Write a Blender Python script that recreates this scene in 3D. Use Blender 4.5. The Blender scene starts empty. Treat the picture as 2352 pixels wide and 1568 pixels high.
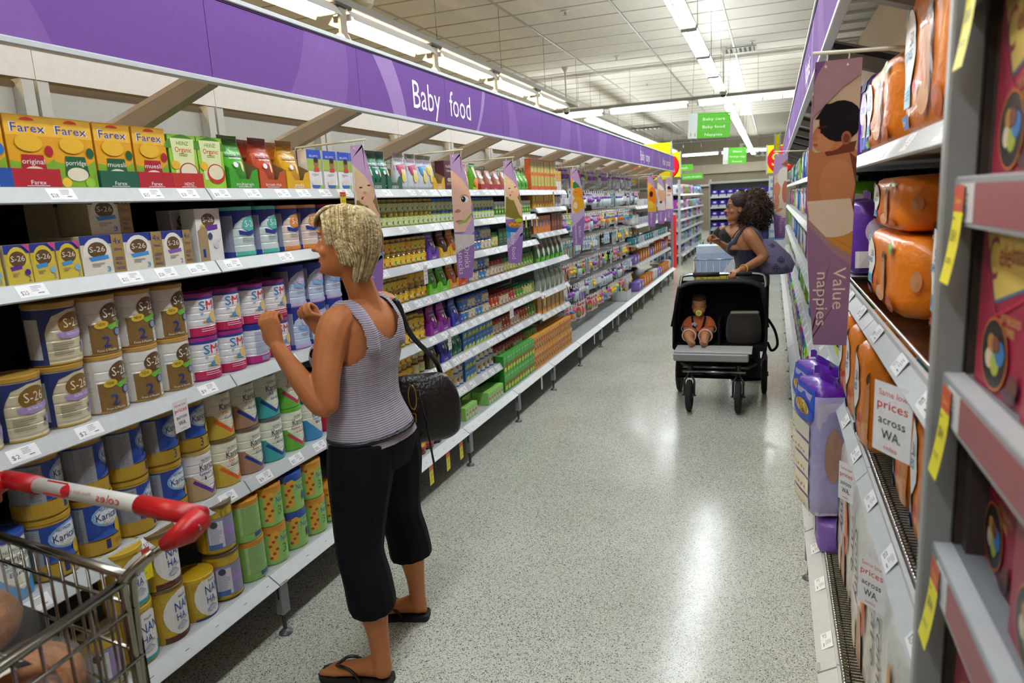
import bpy, math, random
from math import sin, cos, pi, radians as rad
from mathutils import Vector, Matrix, noise as mnoise
from mathutils.geometry import tessellate_polygon
random.seed(7)
SC = bpy.context.scene
COL = SC.collection
# ---------------------------------------------------------------- camera, world, exposure
CAM_H = 1.542
cd = bpy.data.cameras.new('camera')
cam = bpy.data.objects.new('camera', cd); COL.objects.link(cam)
cd.sensor_width = 36.0; cd.lens = 24.82; cd.clip_start = 0.05; cd.clip_end = 80
cd.dof.use_dof = True; cd.dof.focus_distance = 3.0; cd.dof.aperture_fstop = 4.5
r_, d_, f_ = (Vector((0.939, 0.33972, -0.05356)), Vector((0.01496, -0.19591, -0.98051)), Vector((-0.34359, 0.9199, -0.18904)))
cam.matrix_world = Matrix(((r_.x, -d_.x, -f_.x, 0), (r_.y, -d_.y, -f_.y, 0), (r_.z, -d_.z, -f_.z, CAM_H), (0, 0, 0, 1)))
SC.camera = cam
w = bpy.data.worlds.new('world'); SC.world = w; w.use_nodes = True
w.node_tree.nodes['Background'].inputs[0].default_value = (0.9, 0.95, 1.0, 1)
w.node_tree.nodes['Background'].inputs[1].default_value = 0.25
SC.view_settings.view_transform = 'Standard'; SC.view_settings.look = 'None'
SC.view_settings.exposure = -0.12; SC.view_settings.gamma = 1.0; SC.view_settings.use_curve_mapping = False
SC.cycles.use_denoising = True
SC.cycles.max_bounces = 6; SC.cycles.diffuse_bounces = 3; SC.cycles.glossy_bounces = 3
SC.cycles.transmission_bounces = 4; SC.cycles.transparent_max_bounces = 6
SC.cycles.sample_clamp_indirect = 4.0; SC.cycles.caustics_reflective = False; SC.cycles.caustics_refractive = False
TUBE_COOL = 62.0; TUBE_WARM = 66.0      # brightness of the fluorescent tubes
# ---------------------------------------------------------------- colours and materials
def lin(h):
    if not isinstance(h, str): return tuple(h)[:3]
    h = h.lstrip('#')
    if len(h) == 3: h = ''.join(c * 2 for c in h)
    o = []
    for i in (0, 2, 4):
        c = int(h[i:i + 2], 16) / 255
        o.append(c / 12.92 if c <= 0.04045 else ((c + 0.055) / 1.055) ** 2.4)
    return tuple(o)
MATS = {}
def mk(name, rough=.5, metal=0.0, coat=0.0, nscale=40, namt=.08, bump=0.0, bscale=60, spec=.5, sheen=0, trans=0, alpha=1, sss=0):
    m = bpy.data.materials.new(name); m.use_nodes = True
    nt = m.node_tree; b = nt.nodes['Principled BSDF']
    at = nt.nodes.new('ShaderNodeAttribute'); at.attribute_name = 'Col'
    b.inputs['Roughness'].default_value = rough; b.inputs['Metallic'].default_value = metal
    b.inputs['Coat Weight'].default_value = coat; b.inputs['Specular IOR Level'].default_value = spec
    b.inputs['Sheen Weight'].default_value = sheen
    tc = nt.nodes.new('ShaderNodeTexCoord')
    if namt:
        nz = nt.nodes.new('ShaderNodeTexNoise'); nz.inputs['Scale'].default_value = nscale
        nz.inputs['Detail'].default_value = 1
        mr = nt.nodes.new('ShaderNodeMapRange'); mr.inputs[1].default_value = .3; mr.inputs[2].default_value = .7
        mr.inputs[3].default_value = 1 - namt; mr.inputs[4].default_value = 1 + namt
        mx = nt.nodes.new('ShaderNodeVectorMath'); mx.operation = 'SCALE'
        nt.links.new(tc.outputs['Object'], nz.inputs[0]); nt.links.new(nz.outputs[0], mr.inputs[0])
        nt.links.new(at.outputs[0], mx.inputs[0]); nt.links.new(mr.outputs[0], mx.inputs['Scale'])
        nt.links.new(mx.outputs[0], b.inputs['Base Color'])
    else:
        nt.links.new(at.outputs[0], b.inputs['Base Color'])
    if bump:
        n2 = nt.nodes.new('ShaderNodeTexNoise'); n2.inputs['Scale'].default_value = bscale; n2.inputs['Detail'].default_value = 2
        bp = nt.nodes.new('ShaderNodeBump'); bp.inputs['Strength'].default_value = bump; bp.inputs['Distance'].default_value = .01
        nt.links.new(tc.outputs['Object'], n2.inputs[0]); nt.links.new(n2.outputs[0], bp.inputs['Height'])
        nt.links.new(bp.outputs[0], b.inputs['Normal'])
    if sss:
        b.inputs['Subsurface Weight'].default_value = sss; b.inputs['Subsurface Radius'].default_value = (.02, .008, .004)
    if trans: b.inputs['Transmission Weight'].default_value = trans
    if alpha < 1: b.inputs['Alpha'].default_value = alpha
    MATS[name] = m
    return m
mk('card', .42, namt=.04)
mk('print', .4, namt=.03)
mk('tin', .22, coat=.3, namt=.04)
mk('goldtin', .25, metal=.55, namt=.05)
mk('plastic', .35, namt=.03)
mk('film', .32, coat=.12, namt=.05, bump=.35, bscale=35, spec=.35)
mk('sign', .75, namt=.03, spec=.15)
mk('paint', .38, namt=.03)
mk('matte', .8, namt=.06)
mk('chrome', .22, metal=1.0, namt=.05)
mk('glassy', .08, coat=.5, namt=.06)
mk('rubber', .75, namt=.1)
mk('cloth', .9, namt=.12, nscale=90, bump=.3, bscale=300, sheen=.2)
mk('black', .85, namt=.1, spec=.2, bump=.2, bscale=120)
mk('skin', .5, namt=.05, nscale=30, spec=.35, sss=.06)
mk('hair', .6, namt=.35, nscale=60, bump=.8, bscale=120, spec=.4)
mk('leather', .35, namt=.1, bump=.4, bscale=90)
mk('bread', .6, namt=.3, nscale=25, bump=.6, bscale=60)
mk('wrap', .12, namt=0, trans=.0, alpha=.10, bump=.7, bscale=30, spec=1.0)
def emit(name, col, s):
    m = bpy.data.materials.new(name); m.use_nodes = True; nt = m.node_tree
    nt.nodes.remove(nt.nodes['Principled BSDF']); e = nt.nodes.new('ShaderNodeEmission')
    e.inputs[0].default_value = (*lin(col), 1); e.inputs[1].default_value = s
    nt.links.new(e.outputs[0], nt.nodes['Material Output'].inputs[0]); MATS[name] = m
emit('tube_cool', '#F4FBFF', TUBE_COOL); emit('tube_warm', '#FFE2B4', TUBE_WARM)
# ---------------------------------------------------------------- mesh builder
def rotv(p, ax, a):
    return Matrix.Rotation(a, 3, ax) @ Vector(p)
class G:
    def __init__(s): s.V = []; s.F = []; s.C = []; s.M = []; s.S = []
    def add(s, V, F, col, m='paint', sm=False):
        o = len(s.V); s.V.extend([tuple(v) for v in V]); c = lin(col)
        for f in F: s.F.append(tuple(i + o for i in f)); s.C.append(c); s.M.append(m); s.S.append(sm)
        return s
    def box(s, x0, x1, y0, y1, z0, z1, col, m='paint', cols=None):
        V = [(x0, y0, z0), (x1, y0, z0), (x1, y1, z0), (x0, y1, z0), (x0, y0, z1), (x1, y0, z1), (x1, y1, z1), (x0, y1, z1)]
        F = [(0, 3, 2, 1), (4, 5, 6, 7), (0, 1, 5, 4), (1, 2, 6, 5), (2, 3, 7, 6), (3, 0, 4, 7)]
        if cols:
            for f, c in zip(F, cols): s.add(V, [f], c, m)
            return s
        return s.add(V, F, col, m)
    def cbox(s, x0, x1, y0, y1, z0, z1, col, m='paint', c=.004):
        """box with chamfered edges"""
        V = []; 
        for sx, X in ((1, x0), (-1, x1)):
            for sy, Y in ((1, y0), (-1, y1)):
                for sz, Z in ((1, z0), (-1, z1)):
                    V += [(X, Y + sy * c, Z + sz * c), (X + sx * c, Y, Z + sz * c), (X + sx * c, Y + sy * c, Z)]
        def i(a, b, d, k): return ((a * 2 + b) * 2 + d) * 3 + k
        F = [(i(0,0,0,0), i(0,0,1,0), i(0,1,1,0), i(0,1,0,0)), (i(1,0,0,0), i(1,1,0,0), i(1,1,1,0), i(1,0,1,0)),
             (i(0,0,0,1), i(1,0,0,1), i(1,0,1,1), i(0,0,1,1)), (i(0,1,0,1), i(0,1,1,1), i(1,1,1,1), i(1,1,0,1)),
             (i(0,0,0,2), i(0,1,0,2), i(1,1,0,2), i(1,0,0,2)), (i(0,0,1,2), i(1,0,1,2), i(1,1,1,2), i(0,1,1,2))]
        for a in (0, 1):
            for b in (0, 1):
                F += [(i(a,b,0,0), i(a,b,0,1), i(a,b,1,1), i(a,b,1,0)), (i(a,0,b,0), i(a,0,b,2), i(a,1,b,2), i(a,1,b,0)), (i(0,a,b,1), i(0,a,b,2), i(1,a,b,2), i(1,a,b,1))]
                for d in (0, 1): F.append((i(a,b,d,0), i(a,b,d,1), i(a,b,d,2)))
        return s.add(V, F, col, m)
    def lathe(s, prof, n=24, o=(0, 0, 0), axis='z', m='tin', sm=True):
        """prof: (r, z, colour of the band up to the next point[, material])"""
        V = []
        for p in prof:
            for k in range(n):
                a = 2 * pi * k / n
                x, y, z = p[0] * sin(a), -p[0] * cos(a), p[1]
                if axis == 'x': x, y, z = z, x, y
                elif axis == 'y': x, y, z = x, z, y
                V.append((x + o[0], y + o[1], z + o[2]))
        for j in range(len(prof) - 1):
            c = prof[j][2]; mm = prof[j][3] if len(prof[j]) > 3 else m
            q0 = len(s.V)
            s.add(V[j * n:(j + 2) * n], [(k, (k + 1) % n, n + (k + 1) % n, n + k) for k in range(n)], c, mm, sm)
        if prof[0][0] > 1e-4: s.add(V[:n], [tuple(range(n))[::-1]], prof[0][2], m)
        if prof[-1][0] > 1e-4: s.add(V[-n:], [tuple(range(n))], prof[-1][2], m)
        return s
    def tube(s, pts, r, col, m='chrome', n=8, caps=True):
        pts = [Vector(p) for p in pts]; rs = r if isinstance(r, (list, tuple)) else [r] * len(pts)
        V = []; up = None
        for i, p in enumerate(pts):
            t = (pts[min(i + 1, len(pts) - 1)] - pts[max(i - 1, 0)]).normalized()
            if up is None: up = Vector((0, 0, 1)) if abs(t.z) < .9 else Vector((1, 0, 0))
            a = t.cross(up); 
            if a.length < 1e-4: a = t.orthogonal()
            a.normalize(); b = t.cross(a).normalized(); up = -b if up.dot(-b) > 0 else b
            for k in range(n):
                q = 2 * pi * k / n; V.append(p + (a * cos(q) + b * sin(q)) * rs[i])
        F = [(j * n + k, j * n + (k + 1) % n, (j + 1) * n + (k + 1) % n, (j + 1) * n + k) for j in range(len(pts) - 1) for k in range(n)]
        if caps: F += [tuple(range(n))[::-1], tuple(range((len(pts) - 1) * n, len(pts) * n))]
        return s.add(V, F, col, m, True)
    def loft(s, rings, col, m='skin', caps=True, sm=True):
        n = len(rings[0]); V = [v for r in rings for v in r]
        F = [(j * n + k, j * n + (k + 1) % n, (j + 1) * n + (k + 1) % n, (j + 1) * n + k) for j in range(len(rings) - 1) for k in range(n)]
        if caps: F += [tuple(range(n))[::-1], tuple(range((len(rings) - 1) * n, len(rings) * n))]
        return s.add(V, F, col, m, sm)
    def ball(s, c, r, col, m='skin', n=12, k=8, rot=None):
        rx, ry, rz = r if isinstance(r, (tuple, list)) else (r, r, r)
        V = []
        for j in range(k + 1):
            t = pi * j / k
            for i in range(n):
                a = 2 * pi * i / n; v = Vector((rx * max(sin(t), .02) * cos(a), ry * max(sin(t), .02) * sin(a), -rz * cos(t)))
                if rot is not None: v = rot @ v
                V.append((v.x + c[0], v.y + c[1], v.z + c[2]))
        F = [(j * n + i, j * n + (i + 1) % n, (j + 1) * n + (i + 1) % n, (j + 1) * n + i) for j in range(k) for i in range(n)]
        return s.add(V, F, col, m, True)
    def sheet(s, f, nu, nv, col, m='film', thick=0, sm=True):
        V = [f(i / nu, j / nv) for j in range(nv + 1) for i in range(nu + 1)]
        F = [(j * (nu + 1) + i, j * (nu + 1) + i + 1, (j + 1) * (nu + 1) + i + 1, (j + 1) * (nu + 1) + i) for j in range(nv) for i in range(nu)]
        return s.add(V, F, col, m, sm)
    def xf(s, M, i0=0):
        for i in range(i0, len(s.V)): s.V[i] = tuple(M @ Vector(s.V[i]))
        return s
    def join(s, g, M=None):
        o = len(s.V)
        s.V += [tuple(M @ Vector(v)) for v in g.V] if M is not None else g.V
        s.F += [tuple(i + o for i in f) for f in g.F]; s.C += g.C; s.M += g.M; s.S += g.S
        return s
    def mesh(s, name):
        me = bpy.data.meshes.new(name); me.from_pydata(s.V, [], s.F)
        ms = sorted(set(s.M)); ix = {k: i for i, k in enumerate(ms)}
        for k in ms: me.materials.append(MATS[k])
        me.polygons.foreach_set('material_index', [ix[k] for k in s.M]); me.polygons.foreach_set('use_smooth', s.S)
        a = me.attributes.new('Col', 'FLOAT_COLOR', 'FACE')
        a.data.foreach_set('color', [x for c in s.C for x in (c[0], c[1], c[2], 1.0)])
        me.update(); return me
    def obj(s, name, parent=None, loc=None, rz=0, **kw):
        o = bpy.data.objects.new(name, s.mesh(name)); COL.objects.link(o)
        if parent is not None: o.parent = parent
        if loc is not None: o.location = loc
        if rz: o.rotation_euler = (0, 0, rz)
        tag(o, **kw); return o
def tag(o, label=None, cat=None, group=None, kind=None):
    if label: o['label'] = label
    if cat: o['category'] = cat
    if group: o['group'] = group
    if kind: o['kind'] = kind
    return o
def empty(name, loc=(0, 0, 0), rz=0, parent=None, **kw):
    o = bpy.data.objects.new(name, None); COL.objects.link(o); o.location = loc; o.rotation_euler = (0, 0, rz)
    o.empty_display_size = .05
    if parent: o.parent = parent
    return tag(o, **kw)
KIDS = {}
def kids(o):
    return KIDS.get(o.name) or KIDS.setdefault(o.name, [c for c in o.children])
def dup(root, loc, rz=None, parent=None, **kw):
    c = root.copy(); COL.objects.link(c); c.location = loc
    if rz is not None: c.rotation_euler = (0, 0, rz)
    if parent: c.parent = parent
    for k in kids(root):
        d = k.copy(); COL.objects.link(d); d.parent = c
        for k2 in kids(k):
            e = k2.copy(); COL.objects.link(e); e.parent = d
    return tag(c, **kw)
# ---------------------------------------------------------------- flat print: shapes laid on a surface
_TX = {}
def glyphs(txt):
    if txt in _TX: return _TX[txt]
    cu = bpy.data.curves.new('t', 'FONT'); cu.body = txt; cu.resolution_u = 2; cu.align_x = 'CENTER'
    ob = bpy.data.objects.new('t', cu); me = ob.to_mesh()
    V = [(v.co.x, v.co.y) for v in me.vertices]; T = [tuple(p.vertices) for p in me.polygons]
    ob.to_mesh_clear(); bpy.data.objects.remove(ob); bpy.data.curves.remove(cu)
    xs = [v[0] for v in V] or [0]; _TX[txt] = (V, T, min(xs), max(xs)); return _TX[txt]
def R(u0, v0, u1, v1, c): return ('p', [[(u0, v0), (u1, v0), (u1, v1), (u0, v1)]], c)
def E(cx, cy, rx, ry, c, n=18, a0=0, a1=360, rot=0):
    ar = rad(rot); P = []
    for k in range(n + 1):
        a = rad(a0 + (a1 - a0) * k / n); x, y = rx * cos(a), ry * sin(a)
        P.append((cx + x * cos(ar) - y * sin(ar), cy + x * sin(ar) + y * cos(ar)))
    return ('p', [[(cx, cy), P[k], P[k + 1]] for k in range(n)], c)
def P(pts, c):
    t = tessellate_polygon([[Vector((x, y, 0)) for x, y in pts]])
    return ('p', [[pts[i] for i in q] for q in t], c)
def T(txt, cx, cy, h, c, w=None, sk=0, rot=0):
    V, F, x0, x1 = glyphs(txt); k = h / .72; kx = (w / (x1 - x0)) if w else k; ar = rad(rot); out = []
    xm = (x0 + x1) / 2
    Q = []
    for x, y in V:
        x, y = (x - xm) * kx + y * k * sk, (y - .36) * k
        Q.append((cx + x * cos(ar) - y * sin(ar), cy + x * sin(ar) + y * cos(ar)))
    return ('p', [[Q[i] for i in f] for f in F], c)
def Ln(pts, wd, c):
    out = []
    for (x0, y0), (x1, y1) in zip(pts, pts[1:]):
        dx, dy = x1 - x0, y1 - y0; l = math.hypot(dx, dy) or 1; nx, ny = -dy / l * wd / 2, dx / l * wd / 2
        out.append([(x0 + nx, y0 + ny), (x0 - nx, y0 - ny), (x1 - nx, y1 - ny), (x1 + nx, y1 + ny)])
    return ('p', out, c)
def Txl(cx, cy, w, n, c, lh=.004, seed=0):
    """n short lines of small print"""
    rnd = random.Random(seed); L = []
    for i in range(n):
        y = cy - i * lh * 1.7; ww = w * (.6 + .4 * rnd.random()); L.append([(cx - w / 2, y), (cx - w / 2 + ww, y), (cx - w / 2 + ww, y + lh * .6), (cx - w / 2, y + lh * .6)])
    return ('p', L, c)
def Bar(cx, cy, w, h, c='#222', n=9):
    L = [[(cx - w / 2 + w * i / n, cy - h / 2), (cx - w / 2 + w * (i + .35 + .3 * (i % 3 == 0)) / n, cy - h / 2), (cx - w / 2 + w * (i + .35 + .3 * (i % 3 == 0)) / n, cy + h / 2), (cx - w / 2 + w * i / n, cy + h / 2)] for i in range(n)]
    return ('p', L, c)
def shift(art, du, dv, k=1):
    return [('p', [[(x * k + du, y * k + dv) for x, y in q] for q in a[1]], a[2]) for a in art]
def split(poly, du):
    """cut a convex polygon at multiples of du so that it can be bent"""
    xs = [p[0] for p in poly]; a, b = min(xs), max(xs)
    if b - a <= du: return [poly]
    out = []; k = math.floor(a / du) + 1; rest = poly
    while k * du < b and len(rest) > 2:
        c = k * du; L, Rr = [], []
        for i, p in enumerate(rest):
            q = rest[(i + 1) % len(rest)]
            if p[0] <= c: L.append(p)
            if p[0] >= c: Rr.append(p)
            if (p[0] - c) * (q[0] - c) < 0:
                t = (c - p[0]) / (q[0] - p[0]); m = (c, p[1] + t * (q[1] - p[1])); L.append(m); Rr.append(m)
        if len(L) > 2: out.append(L)
        rest = Rr; k += 1
    if len(rest) > 2: out.append(rest)
    return out
def decal(g, art, f, off=.0005, step=.00025, m='print', du=None, clip=None):
    """lay art on surface f(u, v, offset)"""
    for j, (_k, polys, c) in enumerate(art):
        V = []; F = []; o = off + step * j
        for q in polys:
            for qq in (split(q, du) if du else [q]):
                i0 = len(V); V += [f(x, y, o) for x, y in qq]; F.append(tuple(range(i0, i0 + len(qq))))
        g.add(V, F, c, m)
    return g
def front(D, z0=0): return lambda u, v, o: (u, -D / 2 - o, v + z0)      # the face towards the shopper
def sideR(W, z0=0): return lambda u, v, o: (W / 2 + o, u, v + z0)
def sideL(W, z0=0): return lambda u, v, o: (-W / 2 - o, -u, v + z0)
def topf(H): return lambda u, v, o: (u, v, H + o)
def cyl(r, z0=0): return lambda u, v, o: ((r + o) * sin(u / r), -(r + o) * cos(u / r), v + z0)
YF = 1.9307; BAY = 0.88893
def Yk(k): return YF + BAY * k
LEFT = pi / 2; RIGHT = -pi / 2
# ================================================================ the building
ZC = 3.803; XR = 1.24; XL = -9.6; Y0, Y1 = -3.0, 32.5
def floor_mat():
    m = bpy.data.materials.new('speckled_vinyl'); m.use_nodes = True; nt = m.node_tree; b = nt.nodes['Principled BSDF']
    tc = nt.nodes.new('ShaderNodeTexCoord'); L = nt.links
    def vor(sc, t0, t1, seedoff):
        v = nt.nodes.new('ShaderNodeTexVoronoi'); v.inputs['Scale'].default_value = sc
        mp = nt.nodes.new('ShaderNodeMapping'); mp.inputs['Location'].default_value = (seedoff, seedoff, 0)
        L.new(tc.outputs['Object'], mp.inputs[0]); L.new(mp.outputs[0], v.inputs[0])
        # a speck only in some cells: cell colour picks which
        sp = nt.nodes.new('ShaderNodeSeparateColor'); L.new(v.outputs['Color'], sp.inputs[0])
        a = nt.nodes.new('ShaderNodeMath'); a.operation = 'LESS_THAN'; a.inputs[1].default_value = t0; L.new(v.outputs['Distance'], a.inputs[0])
        c = nt.nodes.new('ShaderNodeMath'); c.operation = 'LESS_THAN'; c.inputs[1].default_value = t1; L.new(sp.outputs[0], c.inputs[0])
        x = nt.nodes.new('ShaderNodeMath'); x.operation = 'MULTIPLY'; L.new(a.outputs[0], x.inputs[0]); L.new(c.outputs[0], x.inputs[1])
        return x
    base = nt.nodes.new('ShaderNodeTexNoise'); base.inputs['Scale'].default_value = 1.3; base.inputs['Detail'].default_value = 3
    L.new(tc.outputs['Object'], base.inputs[0])
    r = nt.nodes.new('ShaderNodeValToRGB'); r.color_ramp.elements[0].color = (*lin('#C0C2B2'), 1); r.color_ramp.elements[1].color = (*lin('#D2D3C6'), 1)
    r.color_ramp.elements[0].position = .35; r.color_ramp.elements[1].position = .65
    L.new(base.outputs[0], r.inputs[0]); cur = r.outputs[0]
    for sc, t0, t1, off, c in ((190, .45, .34, 0, '#6F7168'), (300, .5, .30, 3.3, '#8A8B80'), (120, .34, .16, 7.7, '#50524C'), (230, .5, .2, 1.7, '#E8E8DE')):
        k = vor(sc, t0, t1, off); mx = nt.nodes.new('ShaderNodeMix'); mx.data_type = 'RGBA'
        L.new(k.outputs[0], mx.inputs['Factor']); L.new(cur, mx.inputs['A']); mx.inputs['B'].default_value = (*lin(c), 1); cur = mx.outputs['Result']
    L.new(cur, b.inputs['Base Color']); b.inputs['Roughness'].default_value = .2; b.inputs['Specular IOR Level'].default_value = .45
    n = nt.nodes.new('ShaderNodeTexNoise'); n.inputs['Scale'].default_value = 6; n.inputs['Detail'].default_value = 2
    mr = nt.nodes.new('ShaderNodeMapRange'); mr.inputs[3].default_value = .13; mr.inputs[4].default_value = .27
    L.new(tc.outputs['Object'], n.inputs[0]); L.new(n.outputs[0], mr.inputs[0]); L.new(mr.outputs[0], b.inputs['Roughness'])
    MATS['floor'] = m
floor_mat()
mk('tile', .9, namt=.03, nscale=12, bump=.15, bscale=150)
mk('wall', .85, namt=.03, nscale=3)
def struct(g, name, **kw): return g.obj(name, kind='structure', **kw)
g = G(); g.box(XL, XR + .1, Y0, Y1, -.1, 0, '#CCC', 'floor'); struct(g, 'floor')
# ceiling: grid of bars carrying lay-in tiles 1.2 x 0.6
TX, TY = -3.0086, 9.2809 - 15 * .6
g = G(); g.box(XL, XR + .1, Y0, Y1, ZC + .03, ZC + .1, '#8D8776', 'wall')
nx0, nx1 = -6, 4
for i in range(nx0, nx1 + 1):
    x = TX + 1.2 * i
    if XL < x < XR: g.box(x - .013, x + .013, Y0, Y1, ZC - .004, ZC + .03, '#9C9687', 'paint')
ceil = struct(g, 'ceiling')
g = G()
for j in range(-14, 38):
    y = TY + .6 * j; g.box(XL, XR, y - .009, y + .009, ZC - .002, ZC + .03, '#A59F90', 'paint')
g.obj('grid_bar', parent=ceil, kind='stuff')
def tilemesh():
    g = G(); V = []
    g.cbox(.015, 1.185, .012, .588, 0, .02, '#CFCABC', 'tile', .004); return g.mesh('ceiling_tile')
tm = tilemesh(); rest = G(); nt_ = 0
for j in range(-14, 38):
    for i in range(nx0, nx1):
        x, y = TX + 1.2 * i, TY + .6 * j
        if x < XL - .1 or x + 1.2 > XR + .1 or y < Y0: continue
        if 5 <= j <= 30 and -3 <= i <= 3 and nt_ < 290:
            o = bpy.data.objects.new('tile', tm); COL.objects.link(o); o.parent = ceil; o.location = (x, y, ZC + .002 + random.uniform(0, .003)); nt_ += 1
        else: rest.box(max(x + .015, XL), min(x + 1.185, XR), y + .012, y + .588, ZC + .003, ZC + .02, '#CFCABC', 'tile')
rest.obj('far_tiles', parent=ceil, kind='stuff')
# walls
g = G()
g.box(XL, XR, Y1, Y1 + .1, 0, ZC, '#847A66', 'wall')
g.box(XL, XR, Y1 - .18, Y1, 2.42, 2.80, '#A79C88', 'wall'); g.box(XL, XR, Y1 - .2, Y1, 1.9, 1.98, '#BEBBB0', 'paint')
struct(g, 'wall_far')
g = G(); g.box(XR, XR + .1, Y0, Y1, 0, ZC, '#7A6240', 'wall'); struct(g, 'wall_right')
g = G(); g.box(XL - .1, XL, Y0, Y1, 0, ZC, '#8A7350', 'wall'); struct(g, 'wall_left')
g = G(); g.box(XL, XR, Y0 - .1, Y0, 0, ZC, '#B9B2A2', 'wall'); struct(g, 'wall_back')
g = G(); decal(g, [T('Pa', -1.02 + .2, 3.32, .62, '#B9B9AE', w=1.05)], lambda u, v, o: (u, Y1 - .02 - o, v), off=.0)
L0 = g
o = L0.obj('wall_lettering', label='large pale grey letters reading Pa on the far beige wall', cat='wall sign')
o.location = (0, 0, 0)
# ---------------------------------------------------------------- lights
def luminaire(name, warm, **kw):
    """batten 1.4 m long along local x, two bare tubes over a white wing reflector"""
    r = empty(name, **kw); tm_ = 'tube_warm' if warm else 'tube_cool'
    g = G(); g.cbox(-.7, .7, -.03, .03, 0, .055, '#D8D8D2', 'paint', .005); g.obj('housing', r)
    for s in (-1, 1):
        if warm:
            g = G(); V = [(-.7, s * .06, .03), (.7, s * .06, .03), (.7, s * .115, -.045), (-.7, s * .115, -.045), (.7, s * .117, -.043), (-.7, s * .117, -.043), (.7, s * .062, .034), (-.7, s * .062, .034)]
            g.add(V, [(0, 1, 2, 3), (3, 2, 4, 5), (7, 6, 4, 5), (0, 3, 5, 7), (1, 2, 4, 6)], '#E9EAE6', 'paint'); g.obj('reflector', r)
        g = G(); g.tube([(-.66, s * .055, -.01), (.66, s * .055, -.01)], .016 if warm else .019, '#fff', tm_, 8); g.obj('tube', r)
    for s in (-1, 1):
        g = G(); g.cbox(s * .68 - .015, s * .68 + .015, -.075, .075, -.035, .01, '#CFCFC9', 'plastic', .004); g.obj('lamp_holder', r)
    return r
cool = luminaire('fluorescent_light', False, loc=(-.768, -.5 + .0, 3.1), rz=pi / 2)
warm = luminaire('fluorescent_light', True, loc=(-3.06, 0, 3.0), rz=pi / 2)
cs, ws = [], []
for i in range(9):      # aisle row: joints at Y = 7.2, 8.7, 10.2, ends 11.7
    y = 7.235 + .75 + 1.5 * (i - 6)
    o = cool if i == 0 else dup(cool, (0, 0, 0)); o.location = (-.768, y, 3.1); cs.append(o)
for i in range(12):
    o = dup(cool, (-.768, 14.5 + 1.5 * i, 3.1)); cs.append(o)
for i in range(8):      # over the baby food shelves: joints at Y = 4.83, 6.29, 7.89, 9.5
    y = 4.83 + .78 + 1.56 * (i - 4)
    o = warm if i == 0 else dup(warm, (0, 0, 0)); o.location = (-3.06, y, 3.0); ws.append(o)
fs = [dup(cool, (-3.38, 14.6 + 1.5 * i, 3.1)) for i in range(9)]
bs = [dup(cool, (x, 13.2, 3.1), rz=0) for x in (-3.6, -2.1, -.55, .5)]
b2 = [dup(cool, (x, 29.5, 3.1), rz=0) for x in (-4.2, -2.7, -1.2, .2)]
ls = [dup(warm, (-6.0, 1.0 + 2.1 * i, 3.1)) for i in range(10)]
OR2 = 'nearest second third fourth fifth sixth seventh eighth ninth tenth eleventh twelfth thirteenth fourteenth fifteenth sixteenth seventeenth eighteenth nineteenth twentieth twenty-first twenty-second'.split()
for lst, d, gname in ((cs, 'cool white tube light over the aisle', 'lights over the aisle'),
                      (ws, 'warm tube light with reflectors above the purple sign', 'lights above the long purple sign'),
                      (fs, 'white tube light beyond the cross beam, above left shelves', 'lights beyond the cross beam'),
                      (bs, 'long tube light on the near cross beam', 'lights of the near cross beam'),
                      (b2, 'long tube light on the far cross beam', 'lights of the far cross beam'),
                      (ls, 'warm tube light of the next aisle left', 'lights of the next aisle')):
    ords = 'first second third fourth fifth sixth seventh eighth ninth tenth eleventh twelfth'.split()
    for i, o in enumerate(lst):
        tag(o, label='%s, %s from the camera' % (d, OR2[i]), cat='light', group=gname)
def rail(name, x0, x1, y0, y1, z, label, gap=None):
    r = empty(name, ((x0 + x1) / 2, (y0 + y1) / 2, z), label=label, cat='light rail'); X, Y = r.location[0], r.location[1]
    g = G(); g.cbox(x0 - X, x1 - X, y0 - Y, y1 - Y, .055, .115, '#8E8B84', 'paint', .006); g.obj('channel', r)
    n = 8
    for i in range(n + 1):
        g = G(); t = i / n; px, py = x0 - X + .02 + (x1 - x0 - .04) * t, y0 - Y + .02 + (y1 - y0 - .04) * t
        g.tube([(px, py, .1), (px, py, ZC - z)], .003, '#777', 'chrome', 5); g.obj('suspension_wire', r)
    return r
rail('suspended_light_rail', -3.13, -2.99, -2, 11.7, 3.0, 'long grey rail carrying the warm lights above the purple sign')
rail('suspended_light_rail', -.80, -.735, -2.5, 11.6, 3.1, 'grey rail carrying the cool lights over the aisle')
rail('suspended_light_rail', -.80, -.735, 13.8, 32, 3.1, 'grey rail of the far run of aisle lights')
rail('cross_beam', -4.6, 1.2, 13.13, 13.27, 3.1, 'pale cross beam with lights spanning the aisle behind the green sign')
rail('cross_beam', -5.5, 1.2, 29.43, 29.57, 3.1, 'far pale cross beam below the ceiling near the beige wall')
rail('suspended_light_rail', -3.45, -3.31, 13.4, 27.5, 3.1, 'grey rail of far lights above the left shelves')
rail('suspended_light_rail', -6.06, -5.94, 0, 21, 3.1, 'grey rail of warm lights in the next aisle')
def spot(y):
    r = empty('spot_bracket', (-3.0, y, 3.0)); g = G(); g.cbox(-.03, .03, -.1, .1, .03, .056, '#2A2724', 'paint', .004); g.obj('socket', r)
    g = G(); g.cbox(-.012, .012, -.045, .045, -.2, .03, '#A39C8C', 'paint', .003); g.obj('post', r)
    g = G(); g.ball((0, -.05, -.2), (.035, .05, .05), '#E8E6DA', 'plastic'); g.obj('lamp', r)
    g = G(); g.tube([(0, .04, -.14), (0, .1, -.25)], [.01, .028], '#8F8A7E', 'paint'); g.obj('arm', r); return r
sp0 = spot(4.83)
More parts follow.
